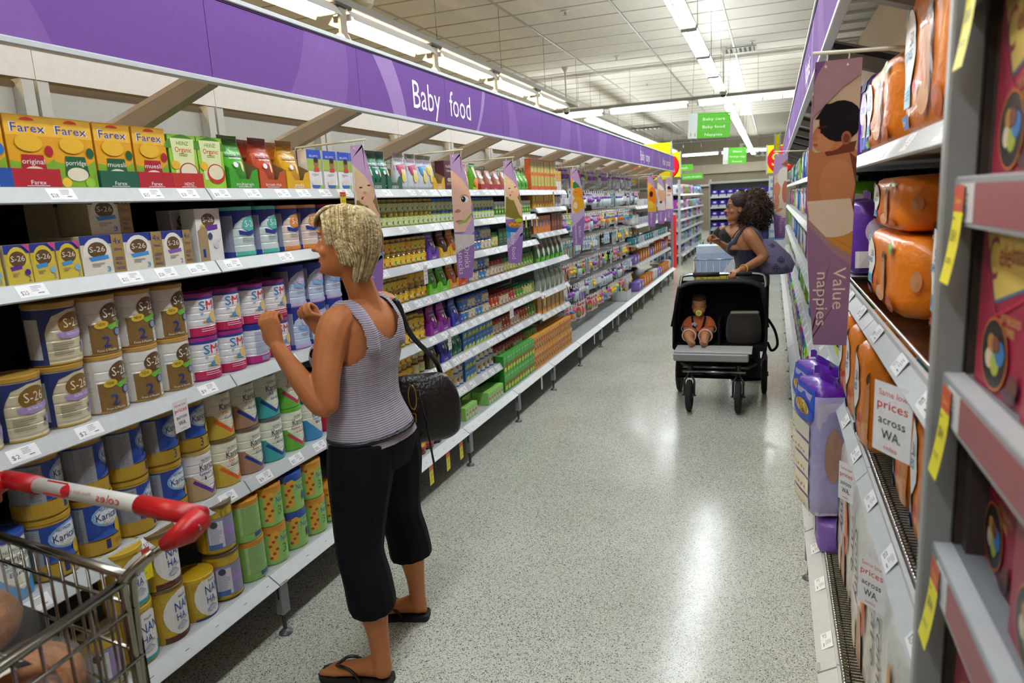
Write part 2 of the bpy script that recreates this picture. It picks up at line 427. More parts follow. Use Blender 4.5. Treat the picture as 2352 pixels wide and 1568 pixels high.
for i, y in enumerate((4.83, 6.39, 7.95, 9.51, 3.27)):
    o = sp0 if i == 0 else dup(sp0, (-3.0, y, 3.0))
    tag(o, label='grey lamp bracket between two warm lights, %s from the camera' % ('second', 'third', 'fourth', 'fifth', 'first')[i], cat='lamp bracket', group='brackets between the warm lights')
def onst(name, loc, lab, dark):
    r = empty(name, loc, label=lab, cat='camera' if dark else 'speaker'); h = ZC - loc[2]
    g = G(); g.lathe([(.012, .05, '#CFCBB8'), (.012, h - .1, '#CFCBB8'), (.06, h - .002, '#CFCBB8'), (0.001, h, '#CFCBB8')], 12, m='plastic'); g.obj('stem', r)
    g = G(); g.lathe([(.045, -.01, '#C9C5B2'), (.06, .02, '#C9C5B2'), (.05, .06, '#C9C5B2'), (.012, .08, '#C9C5B2'), (.001, .085, '#C9C5B2')], 14, m='plastic'); g.obj('collar', r)
    g = G(); g.lathe([(.001, -.05, '#1B1A18'), (.03, -.042, '#1B1A18'), (.045, -.02, '#1B1A18'), (.045, -.008, '#1B1A18')], 14, m='glassy' if dark else 'plastic'); g.obj('dome', r)
onst('dome_camera', (-.765, 12.3, 3.1), 'dome camera on a stem over the aisle above the green sign', 1)
onst('dome_camera', (-3.36, 12.3, 3.07), 'dome camera on a stem above the far end of the purple sign', 1)
def sprink(loc, lab):
    g = G(); g.lathe([(.045, 0, '#D6D2C4'), (.045, -.006, '#D6D2C4'), (.012, -.01, '#8d8a80'), (.01, -.04, '#8d8a80'), (.03, -.045, '#77746b'), (.001, -.047, '#77746b')], 12, m='paint')
    o = g.obj('sprinkler', loc=loc, label=lab, cat='sprinkler')
for loc, lab in (((-2.383, 8.83, ZC), 'nearest of three ceiling sprinklers left of the aisle lights'), ((-2.4, 11.95, ZC), 'middle of three ceiling sprinklers left of the aisle lights'), ((-2.41, 15.02, ZC), 'farthest of three ceiling sprinklers left of the aisle lights'), ((-.327, 12.08, ZC), 'ceiling sprinkler right of the aisle lights')): sprink(loc, lab)
r = empty('ceiling_speaker', (-3.72, 6.4, ZC), label='round cream ceiling speaker above the purple sign', cat='speaker')
g = G(); g.lathe([(.03, 0, '#CFC6AC'), (.03, -.18, '#CFC6AC')], 12, m='plastic'); g.obj('stem', r)
g = G(); g.lathe([(.1, -.18, '#CFC6AC'), (.12, -.2, '#CFC6AC'), (.09, -.3, '#B9B094'), (.03, -.36, '#A79E84'), (.001, -.365, '#A79E84')], 16, m='plastic'); g.obj('horn', r)
def vent(loc, w, d, lab):
    r = empty('ceiling_vent', loc, label=lab, cat='vent'); g = G()
    g.box(-w / 2, w / 2, -d / 2, d / 2, -.002, .0, '#3A3D38', 'matte'); g.obj('backing', r)
    g = G(); g.box(-w / 2, w / 2, -d / 2 - .02, -d / 2, -.014, 0, '#B5B2A6'); g.box(-w / 2, w / 2, d / 2, d / 2 + .02, -.014, 0, '#B5B2A6'); g.box(-w / 2 - .02, -w / 2, -d / 2 - .02, d / 2 + .02, -.014, 0, '#B5B2A6'); g.box(w / 2, w / 2 + .02, -d / 2 - .02, d / 2 + .02, -.014, 0, '#B5B2A6'); g.obj('frame', r)
    s0 = None
    for i in range(7):
        x = -w / 2 + w * (i + .5) / 7
        if s0 is None:
            g = G(); g.add([(-.02, -d / 2, -.02), (.015, -d / 2, 0), (.015, d / 2, 0), (-.02, d / 2, -.02), (-.018, -d / 2, -.02), (-.018, d / 2, -.02)], [(0, 1, 2, 3), (0, 4, 5, 3)], '#C2BFB2'); s0 = g.obj('slat', r, (x, 0, 0))
        else: o = s0.copy(); COL.objects.link(o); o.location = (x, 0, 0)
vent((-.55, 12.6, ZC - .001), .5, .4, 'slatted air vent in the ceiling right of the aisle lights')
vent((-4.0, 24.6, ZC - .001), 1.0, .4, 'dark air vent in the ceiling beside the hanging green sign')
# ================================================================ shelving
XC = -.7735
XF = -1.79                                    # left shelf edge; the right one mirrors it about XC
ORD = 'first second third fourth fifth sixth seventh eighth ninth tenth eleventh twelfth thirteenth fourteenth fifteenth sixteenth seventeenth eighteenth nineteenth twentieth'.split()
def ordn(i):
    return ORD[i] if i < 20 else '%d%s' % (i + 1, {1: 'st', 2: 'nd', 3: 'rd'}.get((i + 1) % 10 if (i + 1) % 100 not in (11, 12, 13) else 0, 'th'))
TK = []
def ticket_mesh(price, seed, red=False):
    g = G(); w, h = .078, .036; g.box(0, w, 0, .0006, -h, 0, '#F1F1F0', 'card')
    art = [T(price, .017, -h * .62, .012, '#46464E', w=.02 if len(price) < 4 else .026), Txl(.052, -.007, .03, 4, '#8C8C92', .0026, seed), Txl(.06, -.028, .02, 1, '#55555c', .004, seed + 3)]
    if red: art += [R(0, -.012, w, 0, '#E9DCDC'), T('Every Day', w / 2, -.006, .007, '#C8222A', w=.05)]
    return decal(g, art, lambda u, v, o: (u, -o, v), off=.0002).mesh('price_ticket')
for i, p in enumerate(('$28', '$23', '$25', '$27', '$2', '$3', '$9', '$17')): TK.append(ticket_mesh(p, i))
def shelf_mesh(W, D, base):
    g = G(); a, b = (-.05, -.030) if base else (-.027, -.036)
    g.box(.001, W - .001, 0, D, -.022, 0, '#B4B7B6'); g.box(.001, W - .001, -.002, .006, -.024, .004, '#C6C8C8')
    V = [(.002, -.002, .003), (W - .002, -.002, .003), (W - .002, a, b), (.002, a, b), (.002, a + .003, b - .004), (W - .002, a + .003, b - .004), (.002, .0, -.022), (W - .002, 0, -.022)]
    g.add(V, [(0, 1, 2, 3), (3, 2, 5, 4), (4, 5, 7, 6), (0, 3, 4, 6), (1, 2, 5, 7)], '#BEC2C1', 'plastic')
    return g.mesh('shelf')
SM = {}
def strip_pos(base): 
    a, b = (-.05, -.030) if base else (-.027, -.036)
    return a, b
def make_bay(side, k, zs, depth=.6, label='', tickets=5, top=True, wire=()):
    """one bay of shelving; local x runs along it, front towards -y"""
    W = BAY; yk = Yk(k)
    if side < 0: root = empty('shelving_bay', (XF, yk, 0), LEFT)
    else: root = empty('shelving_bay', (2 * XC - XF, yk + W, 0), RIGHT)
    root.scale = (.997, 1, 1); root.location.y += .0013 * (1 if side < 0 else -1)
    tag(root, label=label, cat='shelving', group='left shelving bays' if side < 0 else 'right shelving bays')
    for i, z in enumerate(zs):
        base = i == len(zs) - 1; dy = -.055 if base else 0; dp = depth + (.05 if base else 0)
        key = (base, dp, z in wire)
        if key not in SM: SM[key] = shelf_mesh(W, dp, base) if not key[2] else wire_shelf_mesh(W, dp, base)
        s = bpy.data.objects.new('shelf', SM[key]); COL.objects.link(s); s.parent = root; s.location = (0, dy, z)
        a, b = strip_pos(base); ang = math.atan2(-b - .003 + .003, -a)    # slope of the strip
        n = tickets if isinstance(tickets, int) else tickets[min(i, len(tickets) - 1)]
        rnd = random.Random(k * 31 + i * 7 + (side > 0) * 99)
        for j in range(n):
            if rnd.random() < .12: continue
            t = bpy.data.objects.new('price_ticket', rnd.choice(TK)); COL.objects.link(t); t.parent = s
            x = W * (j + .5) / n - .039 + rnd.uniform(-.02, .02)
            t.location = (min(max(x, .004), W - .082), -.004, .001); t.rotation_euler = (-math.atan2(-a - .002, -b + .003), 0, 0)
    g = G(); g.box(.0, W, depth, depth + .02, .02, 1.66, '#1D1B19', 'matte'); g.obj('back_panel', root)
    g = G(); g.box(0.0, W, .16, .18, .005, .2, '#4B4742', 'paint'); g.obj('kick_panel', root)
    # leg at the start of the bay
    for x in ((.024,) if side < 0 else (W - .024,)):
        l = G(); l.cbox(x - .022, x + .022, -.1, -.066, .085, .215, '#7E8286', 'paint', .003); l.box(x - .02, x + .02, -.104, -.06, .205, .214, '#A9ADAF'); 
        l.box(x - .023, x - .0222, -.09, -.084, .15, .2, '#1a1a1a', 'matte')
        lo = l.obj('leg', root)
        f = G(); f.lathe([(.026, 0, '#4D4F50'), (.026, .004, '#4D4F50'), (.018, .012, '#55585a'), (.008, .018, '#3b3b3b'), (.007, .09, '#3b3b3b')], 14, o=(x, -.082, 0), m='paint'); f.obj('foot', lo)
        g = G(); g.box(x - .02, x + .02, .58, .64, 0, 1.70, '#6E706E'); g.obj('upright', root)
    if top:
        for x in (.028, W - .028):
            g = G(); g.box(x - .022, x + .022, .70, .76, 1.60, 2.075, '#B4B2A6'); g.obj('back_post', root)
        g = G(); g.box(.055, W - .055, .745, .755, 1.6, 2.075, '#A8A79B'); 
        for q in (.2, .5, .8): g.box(W * q - .003, W * q + .003, .740, .746, 1.92, 1.926, '#5d5c55', 'matte')
        g.obj('infill_panel', root)
        g = G(); g.box(-.0, W, .695, .70, 2.075, 2.2, '#D2CBBE'); g.box(0, W, .70, .76, 2.19, 2.2, '#BDB7AA'); g.obj('top_board', root)
        # sloping arm up to the sign
        g = G(); x = .024 if side < 0 else W - .024; w2 = .022
        A = [(-.066, 2.045), (-.066, 1.978), (.72, 1.70), (.72, 1.80)]
        V = [(x - w2, y, z) for y, z in A] + [(x + w2, y, z) for y, z in A]
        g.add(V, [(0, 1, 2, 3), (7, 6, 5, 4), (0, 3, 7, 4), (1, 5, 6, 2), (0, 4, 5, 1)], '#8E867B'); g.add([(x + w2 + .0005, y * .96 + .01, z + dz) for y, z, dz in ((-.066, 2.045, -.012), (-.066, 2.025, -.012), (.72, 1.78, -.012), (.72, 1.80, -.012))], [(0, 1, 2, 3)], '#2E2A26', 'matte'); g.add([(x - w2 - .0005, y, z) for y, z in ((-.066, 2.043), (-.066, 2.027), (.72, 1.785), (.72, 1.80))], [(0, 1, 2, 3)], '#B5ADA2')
        g.obj('bracket_arm', root)
        g = G()
        for zz in (1.70, 1.745, 1.79, 1.835, 1.86): g.tube([(0, .42, zz), (W, .42, zz)], .0016, '#55565A', 'chrome', 4)
        for q in range(19): g.tube([(W * q / 18, .42, 1.66), (W * q / 18, .42, 1.862)], .0014, '#55565A', 'chrome', 4)
        g.obj('wire_guard', root)
    return root
def wire_shelf_mesh(W, D, base):
    g = G(); a, b = strip_pos(base)
    n = 64
    for i in range(n + 1):
        x = .004 + (W - .008) * i / n; g.tube([(x, .012, .012), (x, .02, -.002), (x, D, -.002)], .0024, '#9A938C', 'chrome', 5)
        g.ball((x, .011, .014), .0042, '#E8E6E2', 'chrome', 6, 4)
    for y in (.03, .2, .4, D - .02): g.tube([(.002, y, -.007), (W - .002, y, -.007)], .003, '#8a8580', 'chrome', 6)
    V = [(.002, .006, .003), (W - .002, .006, .003), (W - .002, a, b), (.002, a, b), (.002, a + .003, b - .004), (W - .002, a + .003, b - .004), (.002, .006, -.022), (W - .002, .006, -.022)]
    g.add(V, [(0, 1, 2, 3), (3, 2, 5, 4), (4, 5, 7, 6), (0, 3, 4, 6), (1, 2, 5, 7)], '#BEC2C1', 'plastic')
    g.box(.001, W - .001, -.002, .006, -.02, .006, '#C6C8C8'); return g.mesh('shelf')
Z_FORM = (1.65, 1.408, 1.006, .608, .24)
Z_JAR = (1.65, 1.463, 1.262, 1.068, .838, .655, .455, .24)
Z_B4 = (1.65, 1.507, 1.302, 1.065, .81, .626, .40, .24)
Z_HK = (.24,)
Z_END = (1.43, 1.17, .9, .62, .24)
spec = {-1: (Z_FORM, (6, 5, 4, 5, 8)), 0: (Z_FORM, (6, 5, 4, 5, 7))}
LB = {}
wh = {-1: 'nearest left bay of formula tins behind the trolley', 0: 'left shelving bay of formula tins beside the standing woman', 1: 'left bay with fruit juice bottles on its base shelf', 2: 'left bay behind the drinks and snacks banner', 3: 'left bay behind the hanging baby food banner', 4: 'left bay with separate shelves of biscuits and snack boxes',
      5: 'left bay of hooks behind the infant accessories banner', 6: 'left hook bay, second after the snack boxes', 7: 'left hook bay, third after the snack boxes', 8: 'left hook bay, fourth after the snack boxes', 9: 'far left bay with short shelves, first of four', 10: 'far left bay with short shelves, second of four', 11: 'far left bay with short shelves, third of four', 12: 'last left bay beside the red post'}
for k in range(-2, 13):
    if k < 1: zs, tk = Z_FORM, (6, 6, 4, 5, 7)
    elif k < 4: zs, tk = Z_JAR, (7, 5, 6, 6, 6, 8, 8, 7)
    elif k == 4: zs, tk = Z_B4, (6, 5, 5, 5, 5, 6, 6, 10)
    elif k < 9: zs, tk = Z_HK, 4
    else: zs, tk = Z_END, 4
    LB[k] = make_bay(-1, k, zs, label=wh.get(k, 'left bay of formula tins nearest the camera, behind the trolley'), tickets=tk, top=(k < 9 or True))
Z_R0 = (1.63, 1.222, .822, .24)
RB = {}
wr = {-1: 'nearest right bay with wire shelves of orange nappy packs', 0: 'right bay with wire shelves behind the value nappies banner', 1: 'right bay holding the purple and blue pull-up packs'}
for k in range(-1, 13):
    RB[k] = make_bay(1, k, Z_R0 if k < 2 else (1.63, 1.30, .95, .6, .24), label=wr.get(k, 'right bay of nappies and wipes, %s from the near end' % ordn(k + 1)), tickets=3, top=True, wire=(1.222, .822, .24) if k < 1 else ())
# end post of the right run
r = empty('end_upright', (.215, Yk(-1) - .012, 0), label='tall grey end upright between nappies and red chocolate boxes', cat='upright')
g = G(); g.cbox(-.018, .018, -.012, .012, 0, 2.2, '#8D8F8E', 'paint', .003); g.obj('post', r)
g = G(); g.box(.02, .75, -.010, .008, 0, 2.2, '#3A2C24', 'matte'); g.obj('side_panel', r)
g = G(); g.lathe([(.03, 0, '#555'), (.03, .004, '#555'), (.02, .012, '#444')], 14, m='paint'); g.obj('foot', r)
# ---------------------------------------------------------------- long purple signs
HX = -1.705; HZ0, HZ1 = 1.995, 2.25; HY0, HY1 = Yk(-3), Yk(13)
def header(side):
    X = HX if side < 0 else 2 * XC - HX
    s = 1 if side < 0 else -1          # +: print faces +x
    r = empty('aisle_header_sign', (X, HY0, HZ0), label='long purple overhead sign along the %s reading Baby food' % 'left shelves' if side < 0 else 'long purple overhead sign running above the right shelves of nappies', cat='sign')
    H = HZ1 - HZ0
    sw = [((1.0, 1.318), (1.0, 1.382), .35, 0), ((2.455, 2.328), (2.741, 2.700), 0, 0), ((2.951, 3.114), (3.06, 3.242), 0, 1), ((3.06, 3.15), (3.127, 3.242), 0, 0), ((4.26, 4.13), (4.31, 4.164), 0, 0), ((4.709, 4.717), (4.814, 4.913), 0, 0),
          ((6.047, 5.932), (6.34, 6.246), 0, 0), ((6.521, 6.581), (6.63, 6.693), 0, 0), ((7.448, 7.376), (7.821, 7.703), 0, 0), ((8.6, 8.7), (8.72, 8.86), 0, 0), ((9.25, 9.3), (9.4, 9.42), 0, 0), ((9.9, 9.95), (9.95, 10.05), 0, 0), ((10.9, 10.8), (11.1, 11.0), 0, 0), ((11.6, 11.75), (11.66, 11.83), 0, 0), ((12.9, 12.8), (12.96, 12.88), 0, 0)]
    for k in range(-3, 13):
        y0, y1 = Yk(k) - HY0, Yk(k + 1) - HY0
        g = G(); g.box(-.006, .006, y0 + .0015, y1 - .0015, 0, H, '#704B92', 'sign')
        art = []
        for (a, b), (c, d), q, lt in (sw if side < 0 else [((p[0][0] + .37, p[0][1] + .3), (p[1][0] + .37, p[1][1] + .3), 0, 0) for p in sw]):
            (t0, b0), (t1, b1) = (a, b), (c, d)
            if t0 == 1.0: t0, b0, t1, b1 = .7, 1.12, 1.22, 1.382
            elif len((a, b)) == 2 and (a, b) == (2.455, 2.328): t0, b0, t1, b1 = 2.455, 2.328, 2.741, 2.70
            else: t0, b0, t1, b1 = a, b, c, d
            pts = []
            for i in range(7):
                v = i / 6; pts.append((t0 + (b0 - t0) * v + .02 * sin(pi * v) - HY0, H - H * v))
            for i in range(6, -1, -1):
                v = i / 6; pts.append((t1 + (b1 - t1) * v + .02 * sin(pi * v) - HY0, H - H * v))
            # keep the part that lies on this panel
            quads = []
            for i in range(6):
                q4 = [pts[i], pts[i + 1], pts[12 - i], pts[13 - i]]
                q4 = clipx(q4, y0 + .0015, y1 - .0015)
                if len(q4) > 2: quads.append(q4)
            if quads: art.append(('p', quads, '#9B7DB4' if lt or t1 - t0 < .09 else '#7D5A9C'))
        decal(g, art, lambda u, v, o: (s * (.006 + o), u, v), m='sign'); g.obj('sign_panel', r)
    for z in (H, -.016):
        g = G(); g.cbox(-.014, .014, 0, HY1 - HY0, z, z + .018, '#C3C8C8', 'paint', .003)
        if z > 0: g.box(s * .0062 if s > 0 else -.0085, s * .0085 if s > 0 else -.0062, 0, HY1 - HY0, z - .006, z, '#2B1538', 'matte')
        g.obj('edge_trim', r)
    words = [('Baby', 3.48, .316, .14), ('food', 3.905, .295, .14), ('Baby', 10.1, .34, .13), ('toys', 10.55, .33, .13), ('Infant', 12.2, .33, .12), ('personal', 12.72, .5, .12)] if side < 0 else [('Nappies', 1.66, .42, .13), ('Nappies', 3.9, .5, .12), ('Wipes', 8, .5, .12)]
    for t, y, w, h in words:
        g = G(); decal(g, [T(t, 0, 0, h, '#F2EAF6', w=w)], (lambda u, v, o: (s * (.0072 + o), s * u + y - HY0, v + .125)), off=.0006); g.obj('lettering', r)
    return r
def clipx(poly, a, b):
    for lim, keep in ((a, 1), (b, -1)):
        out = []
        for i, p in enumerate(poly):
            q = poly[(i + 1) % len(poly)]; ip, iq = keep * (p[0] - lim) >= 0, keep * (q[0] - lim) >= 0
            if ip: out.append(p)
            if ip != iq:
                t = (lim - p[0]) / (q[0] - p[0]); out.append((lim, p[1] + t * (q[1] - p[1])))
        poly = out
        if len(poly) < 3: return []
    return poly
header(-1); header(1)
# ================================================================ goods on the shelves
REG = []
SHW = {1.65: 'top shelf', 1.408: 'second shelf', 1.006: 'third shelf', .608: 'fourth shelf', .24: 'base shelf', 1.463: 'second jar shelf', 1.262: 'third jar shelf', 1.068: 'fourth jar shelf', .838: 'fifth jar shelf', .655: 'sixth jar shelf', .455: 'seventh jar shelf',
       1.507: 'second biscuit shelf', 1.302: 'third biscuit shelf', 1.065: 'fourth biscuit shelf', .81: 'fifth biscuit shelf', .626: 'sixth biscuit shelf', .40: 'seventh biscuit shelf', 1.43: 'second far shelf', 1.17: 'third far shelf', .9: 'fourth far shelf', .62: 'fifth far shelf',
       1.63: 'top right shelf', 1.222: 'second right shelf', .822: 'third right shelf', 1.30: 'second right shelf', .95: 'third right shelf', .6: 'fourth right shelf'}
def put(p, side, y, z, dy, desc, cat, layer='', zo=0, rz=None, group=None, row=0, tilt=None):
    """stand a copy of p (origin at its base centre, depth p['D']) dy behind the shelf edge"""
    D = p['D']; base = .055 if z == .24 else 0
    d = dy - base + D / 2
    x = XF - d if side < 0 else 2 * XC - XF + d
    if p.get('used'): o = dup(p, (x, y, z + zo + .0009))
    else: o = p; p['used'] = 1; o.location = (x, y, z + zo + .0009)
    a = (LEFT if side < 0 else RIGHT) + (random.uniform(-.03, .03) if rz is None else rz)
    o.rotation_euler = (tilt or 0, 0, a)
    o['category'] = cat; REG.append((o, desc, side, z, layer, y, row, group)); return o
def finish_labels():
    from collections import defaultdict
    Dk = defaultdict(list)
    for t in REG: Dk[(t[1], t[2], SHW.get(t[3], ''), t[4], t[6])].append(t)
    for (desc, side, sh, layer, row), L in Dk.items():
        L.sort(key=lambda t: t[5] * (1 if side < 0 else -1))
        for i, t in enumerate(L):
            o = t[0]; where = (layer + ' ' if layer else '') + ('row behind, ' if row else '') 
            lab = desc + (', ' + where.strip(' ,') if where.strip(' ,') else '') + (', ' + sh if sh else '')
            if len(L) > 1: lab += ', %s from the left' % ordn(i)
            o['label'] = lab; o['group'] = t[7] or (desc.split(',')[0] + ' on the ' + sh)
            for q in ('D', 'used'):
                if q in o: del o[q]
def can(name, d, h, art, body, lid='#C9A55A', rib=True, base=None, m='tin', hl=.014):
    r = d / 2; root = empty(name); root['D'] = d
    prof = [(r * .97, 0, base or lid), (r, .003, base or lid), (r, .007, body)]
    n = 5 if rib else 1
    for i in range(n):
        z0 = .012 + (h - hl - .02) * i / n; z1 = .012 + (h - hl - .02) * (i + 1) / n
        prof += [(r - .0012, z0, body), (r, z0 + .006, body), (r, z1 - .002, body)]
    prof += [(r - .001, h - hl, body), (r * .96, h - hl, body)]
    g = G(); g.lathe(prof, 28, m=m); decal(g, art, cyl(r), off=.0006, du=r * .2, m='print'); g.obj('can_body', root)
    g = G(); g.lathe([(r - .001, h - hl, lid), (r + .0012, h - hl + .001, lid), (r + .0012, h - .002, lid), (r - .002, h, lid), (r - .006, h - .002, lid), (.001, h - .002, lid)], 28, m='plastic'); g.obj('lid', root)
    return root
def carton(name, W, D, H, col, art=(), side=(), top=None, sidecol=None, m='card', artL=()):
    g = G(); sc = sidecol or col
    g.cbox(-W / 2, W / 2, -D / 2, D / 2, 0, H, col, m, .0012)
    if sidecol: g.box(W / 2, W / 2 + .0003, -D / 2 + .001, D / 2, .001, H - .001, sc, m); g.box(-W / 2 - .0003, -W / 2, -D / 2 + .001, D / 2, .001, H - .001, sc, m)
    decal(g, list(art), front(D)); decal(g, list(side), sideR(W), off=.0007); decal(g, list(artL), sideL(W), off=.0007)
    g.box(-W / 2 + .002, W / 2 - .002, -.0004, .0004, H, H + .0006, '#777', 'matte')
    o = g.obj(name); o['D'] = D; return o
def tray(name, W, D, h, col, text='', hb=None, cut=True):
    """open display tray: low front, sides rising to the back, notch in the front"""
    hb = hb or h * 2; g = G(); t = .002; c2 = '#8A7452'
    if cut:
        V = [(-W / 2, h * 1.25), (-W / 2 + W * .2, h * 1.1), (-W / 2 + W * .32, h * .62), (W / 2 - W * .32, h * .62), (W / 2 - W * .2, h * 1.1), (W / 2, h * 1.25)]
    else: V = [(-W / 2, h), (W / 2, h)]
    pl = [(-W / 2, 0)] + V + [(W / 2, 0)]
    decal(g, [P(pl, col)], front(D), off=0, m='card'); decal(g, [P(pl, c2)], lambda u, v, o: (u, -D / 2 + t, v), off=0, m='card')
    for s in (-1, 1):
        x = s * W / 2
        q = [(x, -D / 2, 0), (x, D / 2, 0), (x, D / 2, hb), (x, D / 4, hb), (x, -D / 2, h * (1.25 if cut else 1))]
        g.add(q, [(0, 1, 2, 3, 4)], col, 'card'); g.add([(x - s * t, a, b) for x, a, b in q], [(4, 3, 2, 1, 0)], c2, 'card')
    g.box(-W / 2, W / 2, D / 2 - t, D / 2, 0, hb, c2, 'card'); g.box(-W / 2, W / 2, -D / 2, D / 2, 0, t, c2, 'card')
    if text: decal(g, [T(text, 0, h * .33, h * .22, '#F6F2EC', w=min(W * .6, len(text) * h * .16)), Txl(0, h * .14, W * .5, 1, '#F6F2EC', h * .05)], front(D), off=.0006)
    o = g.obj(name); o['D'] = D; return o
def pouch(name, W, H, D, col, art=(), m='film', topcol=None, neck=.9):
    g = G(); n = 8
    rings = []
    for j in range(9):
        v = j / 8; d = D / 2 * max(.06, (sin(pi * min(1, v * .9 + .28)) ** .7)) if v < .93 else .001
        w = W / 2 * (1 - .06 * sin(pi * v)) * (neck if v > .85 else 1)
        rings.append([(w * max(-1, min(1, 1.25 * sin(2 * pi * k / 16))), -d * max(-1, min(1, 1.15 * cos(2 * pi * k / 16))) , H * v + .0015 * random.uniform(-1, 1)) for k in range(16)])
    g.loft(rings, col, m)
    if topcol:
        for i in range(len(g.F)):
            if len(g.F[i]) == 4 and min(g.V[a][2] for a in g.F[i]) > H * .78: g.C[i] = lin(topcol)
    def f(u, v, o):
        t = max(0, min(1, v / H)); d = D / 2 * max(.06, (sin(pi * min(1, t * .9 + .28)) ** .7)); x = min(1, abs(u) / (W / 2)); 
        return (u, -d * 1.12 * (1 - x ** 4 * .8) - .0012 - o, v)
    decal(g, list(art), f, du=W / 6); o = g.obj(name); o['D'] = D; return o
def jar(name, d, h, lab, lidc, art=(), glass='#8A6A2A', short=False):
    r = d / 2; root = empty(name); root['D'] = d; hl = h * .17; hz = h - hl
    g = G(); g.lathe([(r * .9, 0, glass), (r, h * .06, glass), (r, h * .1, lab), (r, hz * .84, glass), (r * .97, hz * .9, glass), (r * .8, hz, glass)], 16, m='glassy')
    decal(g, list(art), cyl(r), off=.0006, du=r * .35); g.obj('jar_body', root)
    g = G(); g.lathe([(r * .84, hz, lidc), (r * .86, hz + .002, lidc), (r * .86, h - .003, lidc), (r * .82, h, lidc), (.001, h, lidc)], 16, m='plastic'); g.obj('lid', root)
    return root
# ---- art of the tins (u across, v up; metres)
def s26_gold(num='2'):
    r = .0635; return [R(-.2, .004, -.062, .15, '#D9D6CF'), Txl(-.09, .13, .04, 14, '#A9A8A6', .003, 1), P([(-.058, .007), (.022, .007), (.022, .07), (.006, .09), (-.058, .09)], '#7F6235'),
        E(.012, .118, .037, .030, '#5E4726', rot=8), T('S-26', .012, .121, .027, '#E9E4D8', w=.056), T('GOLD', .026, .099, .008, '#EFEADF', w=.022),
        P([(-.012, .083), (.058, .098), (.062, .086), (.0, .07)], '#6CB33F'), E(-.024, .088, .019, .011, '#D9B93A', rot=10), T('NEW', -.024, .089, .009, '#4A3A12', w=.02),
        E(.022, .062, .013, .013, '#3C4668'), E(.022, .062, .010, .010, '#8C93B4'), T(num, -.018, .040, .032, '#1E3A8C', w=.022), T('From 6 Months', -.018, .014, .008, '#EFE9DA', w=.052), Txl(.048, .05, .02, 5, '#B9B6AE', .003, 4)]
def s26_cream(rib='#A78FC6'):
    return [R(-.2, .004, -.062, .155, '#22326B'), R(-.12, .02, -.075, .13, '#B9BDC4'), P([(-.062, .155), (.1, .155), (.1, .138), (.05, .15), (.0, .15), (-.04, .136), (-.055, .11), (-.062, .09)], '#22326B'), E(.012, .112, .040, .030, '#7A5A22', rot=6), T('S-26', .012, .114, .026, '#E6DDC6', w=.054), T('GOLD', .024, .094, .007, '#E6DDC6', w=.02),
        P([(-.035, .088), (.06, .094), (.062, .08), (.0, .07), (-.03, .075)], rib), T('ALPHA PRO', .012, .083, .007, '#F4F0FA', w=.045), Txl(-.02, .06, .055, 6, '#8A8270', .0035, 2), P([(.03, .055), (.052, .06), (.05, .04), (.036, .028), (.026, .034), (.038, .042)], '#9C86C0')]
def sma():
    return [R(-.2, .128, .2, .15, '#2A3F93'), R(-.2, .006, .2, .034, '#C22858'), R(-.2, .004, -.075, .128, '#E9E9EC'), T('S', -.026, .108, .032, '#2F7FC4', w=.021), T('M', .004, .108, .032, '#D3263E', w=.03), T('A', .034, .108, .032, '#3C9AD2', w=.024),
            Txl(.0, .026, .075, 2, '#F6D9E2', .004, 3), P([(-.028, .05), (.048, .05), (.048, .056), (-.028, .056)], '#D9B65E'), E(.012, .066, .016, .020, '#E3C27A'), E(-.03, .08, .006, .002, '#7FB6DE'), E(.03, .084, .006, .002, '#D86A7C'), E(-.01, .056, .009, .007, '#4E95CC')]
def s26_std(c1, c2, tx='#F4F4F6'):
    return [R(-.2, .15, .2, .17, '#22368A'), R(-.2, .004, -.06, .15, '#8F93A8'), R(-.2, .0, -.058, .02, '#223A92'), P([(-.058, .15), (.2, .15), (.2, .138), (.03, .15), (-.02, .142), (-.05, .12), (-.058, .10)], '#22368A'), E(.01, .118, .036, .026, c1, rot=8), T('S-26', .01, .12, .024, tx, w=.05), P([(-.04, .098), (-.01, .09), (.05, .102), (.052, .088), (.0, .076), (-.038, .082)], c2), R(-.055, .006, .12, .02, c1), Txl(.0, .068, .06, 3, '#9A9AA6', .0035, 5), E(.045, .05, .011, .016, c2)]
